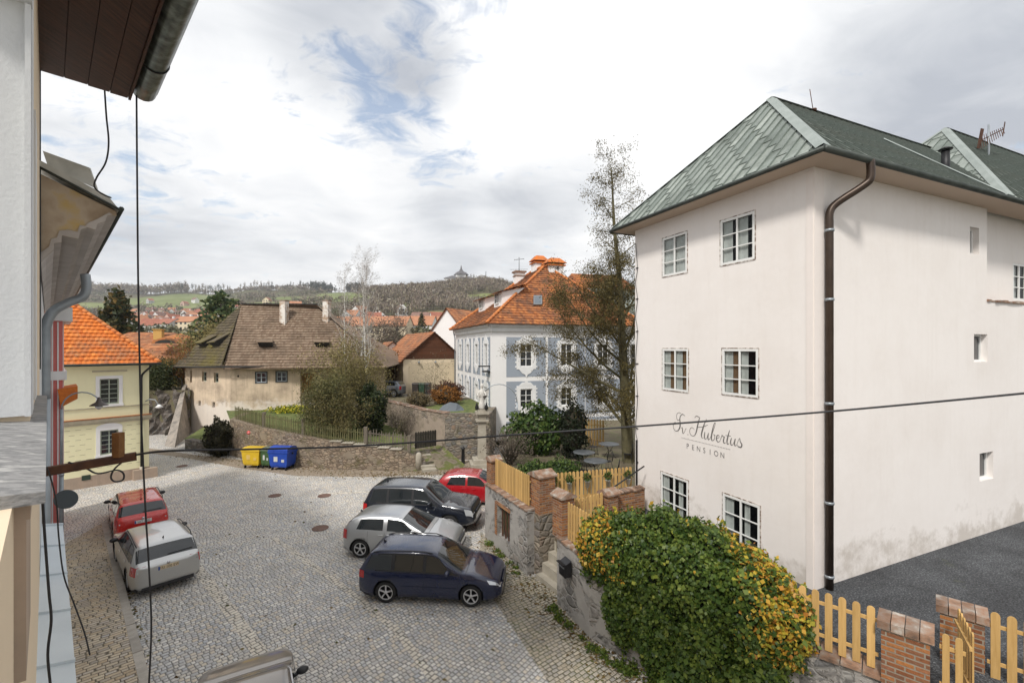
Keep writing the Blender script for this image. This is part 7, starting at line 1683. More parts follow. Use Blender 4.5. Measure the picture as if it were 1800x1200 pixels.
M_rub_ret = m_rubble('retaining_fieldstone', [(.17, .13, .10), (.27, .21, .155), (.34, .27, .20), (.21, .18, .15)], (.15, .12, .09), 4.2, (.30, .25, .19), .12, moss=(.10, .09, .035))
walls_mid()

def blue_house():
    C = P(864, 770, 34.3); dl, dr = unit((-.322, .947)), unit((.947, .322)); z0, z1 = .4, 9.15; W, L = 13.0, 13.2
    r = thing('blue_white_house', 'grey blue baroque house with white ornate window surrounds and mottled tile roof', 'building', (C[0], C[1], z0))
    fr = Face(C[:2], dr, (dr[1], -dr[0])); fl = Face(C[:2], dl, (-dr[0], -dr[1]))
    zu0, zu1 = fr.tz(870, 645)[1], fr.tz(870, 604)[1]; zl0, zl1 = fr.tz(870, 718)[1], fr.tz(870, 685)[1]
    RW = []; 
    for px in (925, 996, 1060, 1118): t = fr.t_at(px); RW.append(t)
    LW = [fl.t_at(px) for px in (855, 838, 822, 809)]
    LW = [1.55, 4.5, 7.7, 10.9]
    hr = [(t - .5, t + .5, a, b) for t in RW for a, b in ((zu0, zu1), (zl0, zl1))]; hl = [(t - .45, t + .45, a, b) for t in LW for a, b in ((zu0, zu1), (zl0 + .1, zl1 + .1))]
    mb = MB(); wall(mb, fr, 0, W, z0, z1, hr, .14); wall(mb, fl, 0, L, z0, z1, hl, .14)
    fe = Face(fr.p(W, 0)[:2], dl, dr); wall(mb, fe, 0, L, z0, z1); fb = Face(fl.p(L, 0)[:2], dr, dl); wall(mb, fb, 0, W, z0, z1); mb.build('wall', M_whitew, r)
    # blue-grey panels stand a little proud
    zm, zt = fr.tz(870, 663)[1], fr.tz(870, 592)[1]; zb0, zb1 = fr.tz(870, 735)[1], fr.tz(870, 671)[1]; zp = fr.tz(870, 742)[1]
    mb = MB(); fo = lambda f, d: Face(f.p(0, 0, d)[:2], f.e, f.n)
    for i, t in enumerate(RW):
        half = 1.62
        for (a, b), (c, d) in (((zm, zt), (zu0, zu1)), ((zb0, zb1), (zl0, zl1))): wall(mb, fo(fr, .015), t - half, t + half, a, b, [(t - .5, t + .5, c, d)], .02)
        fbox(mb, fr, t - half, t + half, 1.6, zp, 0, .02)
    for t in LW:
        half = 1.2
        for (a, b), (c, d) in (((zm, zt), (zu0, zu1)), ((zb0, zb1), (zl0 + .1, zl1 + .1))): wall(mb, fo(fl, .015), t - half, t + half, a, b, [(t - .45, t + .45, c, d)], .02)
    mb.build('blue_panel', M_greyblue, r)
    def orn(f, t, z0_, z1_, hw):
        mb = MB(); g = .3; d0, d1 = .016, .05
        for (a, b, c, d) in ((t - hw - g, t - hw, z0_ - .2, z1_ + .25), (t + hw, t + hw + g, z0_ - .2, z1_ + .25), (t - hw, t + hw, z1_, z1_ + .3), (t - hw, t + hw, z0_ - .25, z0_)): fbox(mb, f, a, b, c, d, d0, d1)
        top = [(t - hw - .1, z1_ + .25), (t + hw + .1, z1_ + .25), (t + .35, z1_ + .5), (t + .12, z1_ + .52), (t + .08, z1_ + .72), (t - .08, z1_ + .72), (t - .12, z1_ + .52), (t - .35, z1_ + .5)]
        mb.extrude([f.p(x, z, d0) for x, z in top], (f.n[0] * .04, f.n[1] * .04, 0)); bot = [(t - hw - .1, z0_ - .2), (t - .35, z0_ - .5), (t - .1, z0_ - .62), (t, z0_ - .85), (t + .1, z0_ - .62), (t + .35, z0_ - .5), (t + hw + .1, z0_ - .2)]
        mb.extrude([f.p(x, z, d0) for x, z in bot], (f.n[0] * .04, f.n[1] * .04, 0))
        for sd in (-1, 1):
            for k in range(6): zz = z0_ + (z1_ - z0_) * k / 5; fbox(mb, f, t + sd * (hw + g + .05) - .06, t + sd * (hw + g + .05) + .06, zz - .06, zz + .06, d0, d1)
        return mb
    for f, TT, hh, hw in ((fr, RW, ((zu0, zu1), (zl0, zl1)), .5), (fl, LW, ((zu0, zu1), (zl0 + .1, zl1 + .1)), .45)):
        for t in TT:
            for a, b in hh:
                w = window(r, f, t - hw, t + hw, a, b, rec=.1, cols=2, rows=3, fw=.07, bw=.035, room=False); orn(f, t, a, b, hw).build('window_surround', M_white2, w)
    mb = MB(); 
    fbox(mb, fr, -.05, W, z1 - .45, z1 - .1, 0, .12); fbox(mb, fr, -.12, W, z1 - .1, z1 + .12, 0, .3); fbox(mb, fl, .0, L, z1 - .45, z1 - .1, 0, .12); fbox(mb, fl, .0, L, z1 - .1, z1 + .12, 0, .3)
    mb.build('cornice', M_white2, r)
    ov = .55; pt = lambda a, b, z: (C[0] + dr[0] * a + dl[0] * b, C[1] + dr[1] * a + dl[1] * b, z); ez = z1 + .1; zr = 14.9; hp = 5.6
    E = [pt(-ov, -ov, ez), pt(W + ov, -ov, ez), pt(W + ov, L + ov, ez), pt(-ov, L + ov, ez)]; A1, A2 = pt(W / 2 + .2, hp, zr), pt(W / 2 + .2, L - hp + 1, zr)
    mb = MB(); tiles(mb, [E[0], E[1], A1], .19, .32, .045, jit=.015, seed=31); tiles(mb, [E[3], E[0], A1, A2], .21, .34, .045, jit=.015, seed=32); tiles(mb, [E[1], E[2], A2, A1], .6, .6, .03, seed=33); tiles(mb, [E[2], E[3], A2], .6, .6, .03, seed=34); rf = mb.build('roof', M_tilebl, r)
    mb = MB(); rg = random.Random(1)
    for (p, q) in ((E[0], A1), (A1, A2), (E[1], A1), (E[3], A2)):
        p, q = Vector(p), Vector(q); nn = int((q - p).length / .4)
        for i in range(nn): a, b = p.lerp(q, i / nn), p.lerp(q, (i + 1.1) / nn); mb.tube([a + Vector((0, 0, .08)), b + Vector((0, 0, .06))], [.13, .11], 7, tint=rg.random())
    mb.build('ridge_tiles', M_ridge, rf)
    # shed dormers on the street side
    nl = (Vector(E[0]) - Vector(E[3])).cross(Vector(A1) - Vector(E[3])).normalized(); nl = nl if nl.z > 0 else -nl
    slope = (zr - ez) / (W / 2 + .2 + ov)
    for b0 in (2.2, 7.4):
        a0 = 1.5; zb = ez + (a0 + ov) * slope; hgt = 1.15; w = 2.2; q = lambda a, b, z: pt(a, b0 + b, z)
        mb = MB(); a1 = a0 + hgt / slope * 1.9; zt = zb + hgt
        mb.quad(q(a0, 0, zb - .1), q(a0, w, zb - .1), q(a0, w, zt), q(a0, 0, zt)); a9, z9 = a0 + 2.0, ez + (a0 + 2.0 + ov) * slope; mb.poly([q(a0, 0, zb - .1), q(a0, 0, zt), q(a9, 0, z9)]); mb.poly([q(a0, w, zb - .1), q(a0, w, zt), q(a9, w, z9)]); dm = mb.build('dormer', M_whitew, rf)
        a2 = a0 + 2.3; z2 = ez + (a2 + ov) * slope + .1; mb = MB(); tiles(mb, [q(a0 - .45, -.3, zt - .1), q(a0 - .45, w + .3, zt - .1), q(a2, w + .3, z2), q(a2, -.3, z2)], .21, .34, .04, seed=41); mb.build('dormer_roof', M_tilebl, dm)
        fd = Face(q(a0, 0, 0)[:2], dl, (-dr[0], -dr[1])); window(dm, fd, .8, 1.8, zb + .25, zb + 1.15, rec=-.03, cols=2, rows=2, fw=.07)
    # roof light
    def onr(px, py):
        nf = (Vector(E[1]) - Vector(E[0])).cross(Vector(A1) - Vector(E[0])).normalized(); nf = nf if nf.z > 0 else -nf
        d = Vector(((px - 900) / F, 1, (HY - py) / F)); c = Vector((0, 0, H)); t = (Vector(E[0]) - c).dot(nf) / d.dot(nf); return c + d * t, nf
    pts = [onr(*p) for p in ((937, 538), (952, 538), (952, 522), (937, 522))]; nf = pts[0][1]; Q = [p[0] + nf * .07 for p in pts]
    mb = MB(); mb.extrude([tuple(p) for p in Q], tuple(nf * .12)); sk = mb.build('skylight', m_flat('grey_skylight_frame', (.20, .21, .22), .5, .3), rf); m_ = sum(Q, Vector()) / 4; mb = MB(); mb.poly([tuple(m_ + (p - m_) * .76 + nf * .125) for p in Q]); mb.build('pane', m_glass('roof_light_glass', (.10, .12, .14), .03), sk)
    # chimneys
    def chim(px, ytop, ybase, Y, w, tiled):
        c = P(px, ybase, Y); t = P(px, ytop, Y)[2]; mb = MB(); mb.box((c[0], c[1], (c[2] - 1.5 + t) / 2), (w, w, t - c[2] + 1.5), R(18)); ch = mb.build('chimney', M_whitew, rf)
        mb = MB()
        if tiled:
            mb.box((c[0], c[1], t + .05), (w * 1.25, w * 1.25, .1), R(18)); mb.box((c[0], c[1], t + .5), (w * 1.35, w * 1.35, .5), R(18), taper=.45); mb.build('chimney_roof', M_tileor, ch); mb = MB(); [mb.box((c[0] + math.cos(R(18)) * k * w, c[1] - w / 2 - .0, t - .22), (.14, .06, .22), R(18)) for k in (-.25, .25)]; mb.build('flue_opening', M_room, ch)
        else: mb.box((c[0], c[1], t + .04), (w * 1.3, w * 1.3, .14), R(18)); mb.box((c[0], c[1], t - .35), (w * 1.15, w * 1.15, .1), R(18)); mb.build('chimney_cap', M_cap, ch)
        return c, t
    chim(947, 464, 482, 44, 1.15, True); chim(973, 469, 476, 42, 1.4, True); c, t = chim(912.5, 479, 500, 45, .9, False)
    a = thing('roof_aerial', 'thin television aerial on the white chimney of the blue house', 'aerial', (c[0], c[1], t)); mb = MB(); mb.tube([(c[0], c[1], t), (c[0], c[1], t + 1.5)], .03, 5); mb.build('mast', M_dark, a); mb = MB()
    mb.bar((c[0] - .5, c[1], t + 1.25), (c[0] + .5, c[1], t + 1.35), .03, .03); [mb.bar((c[0] + k, c[1] - .3, t + 1.3 + k * .1), (c[0] + k, c[1] + .3, t + 1.3 + k * .1), .02, .02) for k in (-.45, -.3, -.15, 0, .15, .3, .45)]; mb.bar((c[0] - .9, c[1], t + .3), (c[0] + .9, c[1], t + .32), .025, .025); mb.build('antenna_rods', M_dark, a)
    # hanging sign bracket + downpipe
    mb = MB(); mb.tube([fl.p(L - .1, z1 - .1, .25), fl.p(L - .1, z1 - .8, .1), fl.p(L - .1, .6, .1)], .06, 6); mb.build('downpipe', M_galv, r)
    mb = MB(); fbox(mb, fl, .35, .5, 6.0, 6.1, 0, .9); fbox(mb, fl, .3, .9, 5.6, 5.7, 0.02, .5); mb.build('wall_bracket', M_dark, r)
blue_house()

def more_houses():
    # cream garage with the boarded gable
    simple = simple_house
    r, W, rf = simple('cream_garage', 'cream garage with a dark boarded gable and orange roof beside the blue house', 'garage', (-10.2, 50.2), R(118), 10, 6.2, 2.93, 3.35, 2.7, M_cream, M_tileold, da=.3, db=.34, wins=())
    # gable boards on the near end (-x local end)
    hw, hd = 5.0, 3.1; mb = MB(); z1 = 2.93 + 3.35; mb.poly([W(-hw - .05, -hd - .1, z1 + .05), W(-hw - .05, hd + .1, z1 + .05), W(-hw - .05, 0, z1 + 2.75)]); mb.build('boarded_gable', M_board, r)
    mb = MB()
    for y0, y1 in ((-2.6, -.1), (.1, 2.6)): mb.quad(W(-hw - .03, y0, 2.95), W(-hw - .03, y1, 2.95), W(-hw - .03, y1, z1 - .35), W(-hw - .03, y0, z1 - .35))
    mb.build('garage_door', m_plaster('cream_door', (.60, .50, .35), None, .2), r)
    for y in (-.1, 1.6): mb = MB(); p = W(-hw - .2, y, z1 - .25); mb.lathe([(.03, .1), (.16, -.05), (.05, -.1)], p, 10); mb.build('wall_light', M_galv, r)
    simple('white_gable_house', 'tall white gable with an orange roof standing between garage and blue house', 'building', (-6.3, 63.9), R(60), 9, 6.4, 2.9, 6.1, 3.6, M_whitew, M_tileold, da=.4, db=.4)
    simple('small_white_house', 'small white house with one dark window left of the cream garage', 'building', (-15.6, 57.5), R(112), 9, 5.4, 2.9, 3.0, 2.2, M_whitew, M_tileold, wins=((3, 2.3, 1.6, .8, 1.2),), da=.4, db=.4)
    simple('ochre_house', 'ochre house with a broad orange hip roof and eyebrow dormer behind the yellow house', 'building', (-43.5, 55), R(15), 13, 10, -.4, 6.7, 2.9, M_ochre, M_tileold, hip=4.5, chim=((1.2, -1.2, .85, .35, M_ochre),), da=.35, db=.35)
    c = P(292, 603, 50.5); mb = MB(); n = 10
    vs = [(c[0] + 1.6 * math.cos(math.pi * k / n), c[1] - .1, c[2] + .62 * math.sin(math.pi * k / n) ** 1.6) for k in range(n + 1)]; mb.extrude(vs, (0, 2.2, .5)); o = mb.build('eyebrow_dormer', M_tilebl, bpy.data.objects['ochre_house'])
    mb = MB(); mb.poly([(c[0] + 1.2 * math.cos(math.pi * k / n), c[1] - .12, c[2] + .4 * math.sin(math.pi * k / n) ** 1.4) for k in range(n + 1)]); mb.build('dormer_opening', M_room, o)
    simple('green_roofed_house', 'house with pale green metal roof glimpsed behind the big tree', 'building', (15.5, 47), R(10), 16, 9, .5, 8.6, 4.2, M_whitew, M_slate, da=.5, db=.7, tile=True)
    simple('orange_roofed_house', 'house whose mottled orange roof rises behind the big tree', 'building', (11, 60), R(15), 14, 11, .5, 11.5, 5.0, M_whitew, M_tilebl, hip=4, da=.5, db=.5)
more_houses()
# ------------------------------------------------------------------ gardens, trees, town and hills
M_tbl = m_flat('dull_table_metal', (.13, .14, .15), .4, .3)
def garden():
    # big old fruit tree beside the guest house
    spec = dict(max=3, leaf=2, wob=(.035, .10, .16, .2), grav=(0, .02, -.1, -.16), taper=(.93, .88, .9, .9), n=(44, 9, 6), start=(.1, .08, .1), ang=(.95, .8, .8), len=(.33, .42, .5), rad=(.34, .5, .5), shape=lambda f: 1.05 if f < .36 else max(.3, 1.05 - 2.6 * (f - .36)))
    tree('old_fruit_tree', 'tall half bare fruit tree with mossy limbs close to the guest house corner', 'tree', (5.7, 22.3, TZ - .1), 14.6, .31, spec, M_bark2, L_olive, 90000, .032, 11, spread=.16, droop=.35, asp=3.2, dens=lambda h: 1.5 if h < .4 else 1.0 if h < .55 else max(.12, 1 - (h - .55) / .16))
    # second dark trunk + bush mass below
    shrub('dark cone shaped yew beside the garden tables', 'yew', (3.1, 23.0, TZ), (.75, .75, 1.5), 3200, .09, m_leaf('yew_leaves', [(0, (.008, .014, .006)), (1, (.025, .035, .014))]), name='yew', seed=3)
    shrub('loose rhododendron bush against the blue house', 'bush', (1.4, 24.0, TZ), (1.7, 1.2, 1.35), 4200, .13, L_green, seed=4, stems=14, core=False)
    shrub('bare brown shrub behind the boundary pickets', 'bush', (-.1, 21.5, TZ), (1.3, 1.0, .9), 1200, .05, L_bare, seed=5, stems=60, core=False)
    shrub('clipped round evergreen nearer the boundary pickets, left of its twin', 'bush', (.95, 18.4, TZ), (.75, .65, .5), 4200, .06, L_green, seed=6, name='clipped_bush')
    shrub('clipped round evergreen right of its twin, before the garden tables', 'bush', (2.0, 18.6, TZ), (.75, .65, .55), 4200, .06, L_green, seed=7, name='clipped_bush')
    for i, (x, y, lb) in enumerate(((3.6, 19.6, 'round metal garden table nearest the picket fence'), (3.35, 21.2, 'round metal garden table in the middle of the garden'), (4.9, 23.0, 'round metal garden table beside the big tree trunk'))):
        t = thing('garden_table', lb, 'table', (x, y, TZ), 0, 'garden tables'); mb = MB(); mb.lathe([(.5, .7), (.52, .71), (.5, .73)], (x, y, TZ), 20); mb.build('table_top', M_tbl, t); 
        for k in range(3): a = k * 2.1; mb = MB(); mb.tube([(x + .35 * math.cos(a), y + .35 * math.sin(a), TZ), (x + .05 * math.cos(a), y + .05 * math.sin(a), TZ + .4), (x + .3 * math.cos(a), y + .3 * math.sin(a), TZ + .7)], .013, 4); mb.build('leg', M_dark, t)
    c0 = thing('garden_chair', 'black wire garden chair', 'chair', (0, 0, 0), 0, 'garden chairs'); mb = MB(); mb.lathe([(.2, .44), (.21, .45), (.2, .46)], (0, 0, 0), 14); mb.build('seat', M_dark, c0, world=False)
    mb = MB(); mb.tube([(-.19, .15, .45), (-.19, .22, .8), (0, .24, .95), (.19, .22, .8), (.19, .15, .45)], .014, 5); [mb.tube([(k, .2, .45), (k, .23, .9)], .008, 4) for k in (-.1, 0, .1)]; mb.build('backrest', M_dark, c0, world=False)
    for sx in (-1, 1):
        for sy in (-1, 1): mb = MB(); mb.tube([(sx * .14, sy * .14, .44), (sx * .2, sy * .2, 0)], .012, 4); mb.build('leg', M_dark, c0, world=False)
    for i, (x, y, a, lb) in enumerate(((2.9, 20.4, 2.2, 'black wire chair left of the middle garden table'), (4.3, 20.6, -1.2, 'black wire chair right of the middle garden table'), (4.25, 19.0, -1.9, 'black wire chair near the pickets, right of the nearest table'), (3.0, 19.0, 2.6, 'black wire chair near the pickets, left of the nearest table'), (5.6, 22.0, -1.8, 'black wire chair nearest the tree trunk'), (4.2, 23.6, .9, 'black wire chair behind the farthest table'))):
        o = c0 if i == 0 else copy_tree(c0); o.location = (x, y, TZ); o.rotation_euler = (0, 0, a); o['label'] = lb
    t = thing('picket_fence', 'tall pale picket fence deep in the garden behind the tables', 'fence', (5, 27, TZ)); picket_run(t, (2.6, 27.5), (5.2, 25.6), TZ, 1.5, pitch=.17, w=.1); 
    # garden of the old house
    shrub('patch of yellow spring flowers under the old house wall', 'flower bed', (-17.4, 36.8, 2.05), (2.4, .8, .42), 2600, .10, L_yel, name='flower_bed', core=False, seed=8, shell=.2)
    spb = dict(max=2, leaf=1, wob=(.12, .2, .25), grav=(0, .0, -.1), taper=(.9, .9, .9), n=(16, 8), start=(.15, .1), ang=(.7, .8), len=(.75, .5), rad=(.5, .5), shape=lambda f: 1)
    def bushy(label, base, h, n, seed, mat=L_ol2, size=.08, spread=.3, name='overgrown_bush', bark=M_bark2, sp=spb, r=.09, droop=.3, cat='bush'): n = int(n * 1.7); return tree(name, label, cat, base, h, r, sp, bark, mat, n, size * .72, seed, spread=spread, droop=droop, asp=2.6)
    bushy('large tangled olive bush beside the old house door', (-11.5, 34.2, 1.9), 2.8, 5500, 1, spread=.45)
    bushy('arching greenish shrub hanging over the mossy paling', (-12.6, 29.6, 1.9), 2.3, 8000, 2, m_leaf('green_arching_twigs', [(0, (.06, .07, .025)), (.6, (.13, .125, .045)), (1, (.22, .19, .075))]), .07, .3)
    bushy('second arching shrub hanging over the paling, nearer the ivy tree', (-10.4, 29.3, 1.7), 2.1, 5200, 5, m_leaf('olive_arching_twigs', [(0, (.07, .065, .025)), (.6, (.15, .125, .05)), (1, (.24, .20, .08))]), .07, .28)
    shrub('dark ivy covered tree stump right of the arching shrubs', 'bush', (-9.6, 30.8, 1.6), (1.05, .9, 1.75), 6500, .11, m_leaf('dark_ivy', [(0, (.008, .016, .005)), (.7, (.025, .04, .01)), (1, (.06, .075, .02))]), name='ivy_tree', seed=9)
    bushy('twiggy olive tree above the dark ivy stump', (-12.0, 32.4, 2.0), 4.1, 4600, 6, L_ol2, .08, .45, name='twiggy_tree', cat='tree')
    bushy('rust brown hedge left of the parked grey car', (-14.2, 44, 2.9), 2.6, 5000, 7, L_rust, .1, .5)
    bushy('rust brown hedge behind the parked grey car', (-11.7, 47.5, 2.9), 2.2, 3600, 17, L_rust, .1, .45)
    bushy('bare bramble climbing at the foot of the high plastered wall', (-7.9, 31.2, 1.2), 1.5, 1200, 8, L_bare, .05, .3)
    shrub('dark hanging ivy clump at the corner of the retaining wall', 'bush', (-20.2, 31.4, 0), (.9, .7, 1.3), 5200, .1, m_leaf('dark_dry_ivy', [(0, (.014, .014, .008)), (1, (.06, .055, .025))]), name='ivy_clump', seed=10, droop=.5)
    shrub('orange brown round shrub on the lawn above the retaining wall', 'bush', (-5.3, 36.6, 2.9), (1.25, .9, .75), 3600, .09, m_leaf('orange_twigs', [(0, (.13, .05, .012)), (1, (.34, .15, .03))]), seed=11)
    shrub('dark red shrub behind the orange brown one', 'bush', (-5.6, 39.5, 2.9), (1.5, .9, .85), 3000, .09, m_leaf('dark_red_twigs', [(0, (.06, .025, .015)), (1, (.15, .06, .035))]), seed=12)
    shrub('brown cushion shrub by the wall top near the grey car', 'bush', (-7.2, 35.0, 2.9), (.95, .7, .6), 2600, .07, m_leaf('brown_twigs', [(0, (.09, .06, .03)), (1, (.20, .16, .08))]), seed=13)
    bushy('small leafless sapling on the lawn', (-6.3, 37.0, 2.9), 2.6, 260, 14, L_bare, .06, .2, name='sapling', r=.04, cat='tree')
    bushy('dark bush on top of the rock face', (-31.0, 40.0, 3.6), 1.5, 5000, 15, m_leaf('dark_green_twigs', [(0, (.02, .03, .01)), (.7, (.05, .065, .02)), (1, (.11, .11, .04))]), .11, .5)
    bushy('reddish bare bush at the corner of the old house', (-29.6, 41.0, 3.6), 2.4, 2600, 16, L_rust, .07, .3)
    # tarpaulin over a wood pile
    mb = MB(); c = P(793, 712, 33.0); x, y, z = c[0], c[1], 2.94
    v = [(a * .8, b * .8, q * .62) for a, b, q in ((-1.1, -.5, 0), (-.4, -.75, 0), (.5, -.7, 0), (1.2, -.3, 0), (1.1, .6, 0), (-1.0, .6, 0), (-.75, .0, .55), (-.1, -.1, .95), (.55, .0, .8), (.95, .1, .4), (.2, -.35, .45))]
    mb.add([(x + a, y + b, z + q) for a, b, q in v], [[0, 1, 7, 6], [1, 10, 7], [1, 2, 10], [2, 8, 10], [10, 8, 7], [2, 3, 9, 8], [3, 4, 9], [4, 8, 9], [4, 5, 7, 8], [5, 6, 7], [5, 0, 6]]); o = mb.build('tarpaulin', m_flat('slate_tarp', (.10, .115, .13), .45)); tag(obj_origin(o, (x, y, z)), 'slate grey tarpaulin draped over a heap on the lawn', 'tarpaulin')
    for i, (px, w, col, lb) in enumerate(((730.5, .62, (.05, .04, .035), 'dark brown wheeled bin, leftmost of three by the cream garage'), (742, .6, (.02, .055, .03), 'green wheeled bin, middle of three by the cream garage'), (753, .55, (.02, .022, .022), 'black wheeled bin, rightmost of three by the cream garage'))):
        p = P(px, 688, 44.3); t = thing('wheeled_bin', lb, 'bin', (p[0], p[1], 2.94), 0, 'bins by the garage'); m = m_flat('bin_plastic_%d' % i, col, .5); mb = MB(); mb.box((p[0], p[1], 2.94 + .5), (w * .8, .6, 1.0), taper=1.15); mb.build('body', m, t); mb = MB(); mb.box((p[0], p[1] - .02, 2.94 + 1.05), (w * 1.0, .76, .09), taper=.9); mb.build('lid', m, t)
        for sx in (-1, 1): mb = MB(); mb.lathe([(.1, -.03), (.1, .03)], (p[0] + sx * w * .4, p[1] + .28, 3.04), 10, axis='x'); mb.build('wheel', M_black, t)
    # birches
    sb = dict(max=3, leaf=3, wob=(.03, .07, .12, .2), grav=(0, .08, .0, -.08), taper=(.9, .9, .9, .9), n=(22, 5, 4), start=(.3, .2, .1), ang=(.45, .5, .6), len=(.26, .45, .5), rad=(.4, .5, .6), shape=lambda f: 1.1 - .6 * f)
    for i, (px, ytop, Y, lb) in enumerate(((647, 470, 38, 'white stemmed birch, tallest and rightmost of the clump'), (632, 462, 39.5, 'white stemmed birch in the middle of the clump'), (612, 486, 37.5, 'thin leaning birch at the left of the clump'), (654, 492, 40, 'slim birch behind the tallest one'))):
        c = P(px - (6 if i == 2 else 0), 0, Y); top = H + (HY - ytop) / F * Y; tree('birch', lb, 'tree', (c[0], Y, 1.8), top - 1.8, .13 if i < 2 else .09, sb, M_birch, L_bare, 3000, .022, 50 + i, 'birches behind the old house garden', spread=.12, asp=4)
garden()
def conifer(name, label, base, h, rad, mat, n, seed, kind='spruce', group=None):
    t = thing(name, label, 'tree', base, 0, group); mb = MB(); mb.tube([(base[0], base[1], base[2]), (base[0], base[1], base[2] + h * .97)], [h * .022, .03], 7); rg = np.random.default_rng(seed); rr = random.Random(seed); P_ = []; Nn = []
    z = h * .1
    while z < h * .97:
        f = z / h; k = (1 - f) if kind == 'spruce' else math.sin(math.pi * min(1, .25 + f * .78)) ** .8
        L = rad * k * rr.uniform(.65, 1.2) + .15
        for j in range(6):
            a = rr.uniform(0, 6.283); e = -.25 if kind == 'spruce' else .2; p = Vector((base[0], base[1], base[2] + z)); d = Vector((math.cos(a), math.sin(a), e)); l = L * rr.uniform(.6, 1.15)
            mb.tube([p, p + d * l], [.04, .012], 3); m = max(6, int(n * l / (rad * 330)))
            u = rg.random(m) ** .6; c = np.array(p)[None, :] + np.array(d)[None, :] * (l * u)[:, None] + rg.normal(size=(m, 3)) * np.array([.16, .16, .13]) * (rad / 2.6) * (1.3 - .5 * u)[:, None]; P_.append(c)
        z += h * (.022 if kind == 'spruce' else .045)
    mb.build('trunk', M_bark, t); leaf_mesh('crown', np.concatenate(P_), .22 * (rad / 3.2), mat, t, seed=seed, aspect=1.8, flat=.5, droop=.25 if kind == 'spruce' else 0); return t
def trees_mid():
    c = P(207, 505, 62); conifer('spruce', 'dark brownish spruce rising behind the yellow house roof', (c[0], 62, -.4), c[2] + .4, 6.4, L_spruce, 26000, 1)
    c = P(388, 507, 60); conifer('pine', 'rounded green pine behind the left end of the shingle roof', (c[0], 60, -.4), c[2] + .4, 5.0, L_pine, 30000, 2, 'pine')
    sp = dict(max=3, leaf=2, wob=(.06, .12, .2, .25), grav=(0, .04, 0, 0), taper=(.9, .9, .9, .9), n=(14, 6, 5), start=(.25, .2, .1), ang=(.8, .7, .7), len=(.4, .45, .5), rad=(.5, .5, .5), shape=lambda f: 1.1 - .5 * f)
    lab = ['olive crowned tree left of the shingle roof, under the pine', 'second olive crowned tree left of the shingle roof, lower one', 'bare olive tree rising in front of the ochre house', 'grey brown tree behind the right end of the shingle roof', 'bare tree between the birches and the garage roof', 'dense bare tree right of the birches', 'low olive tree left of the ochre wall', 'grey twiggy tree above the small white house']
    for i, (px, py, Y, n) in enumerate(((392, 592, 50, 5000), (356, 606, 47, 6000), (330, 640, 44, 1500), (590, 585, 52, 5000), (690, 575, 75, 4200), (612, 600, 50, 7000), (283, 652, 44, 500), (660, 585, 66, 4200))):
        c = P(px, py, Y); b = terr(c[0], Y) if Y > 46 else 0; b = max(b, -.4); tree('broadleaf_tree', lab[i], 'tree', (c[0], Y, b), c[2] - b, .22, sp, M_bark, L_ol2 if i in (0, 1, 2, 6) else L_bare, n, .17 if i in (0, 1, 5) else .13, 70 + i, 'trees among the near gardens', spread=.6)
    # small dark spruce by the far row of houses
    c = P(741, 550, 150); conifer('spruce', 'small dark spruce beside the long row of houses', (c[0], 150, terr(c[0], 150)), c[2] - terr(c[0], 150), 4.2, L_spruce, 1600, 5)
trees_mid()
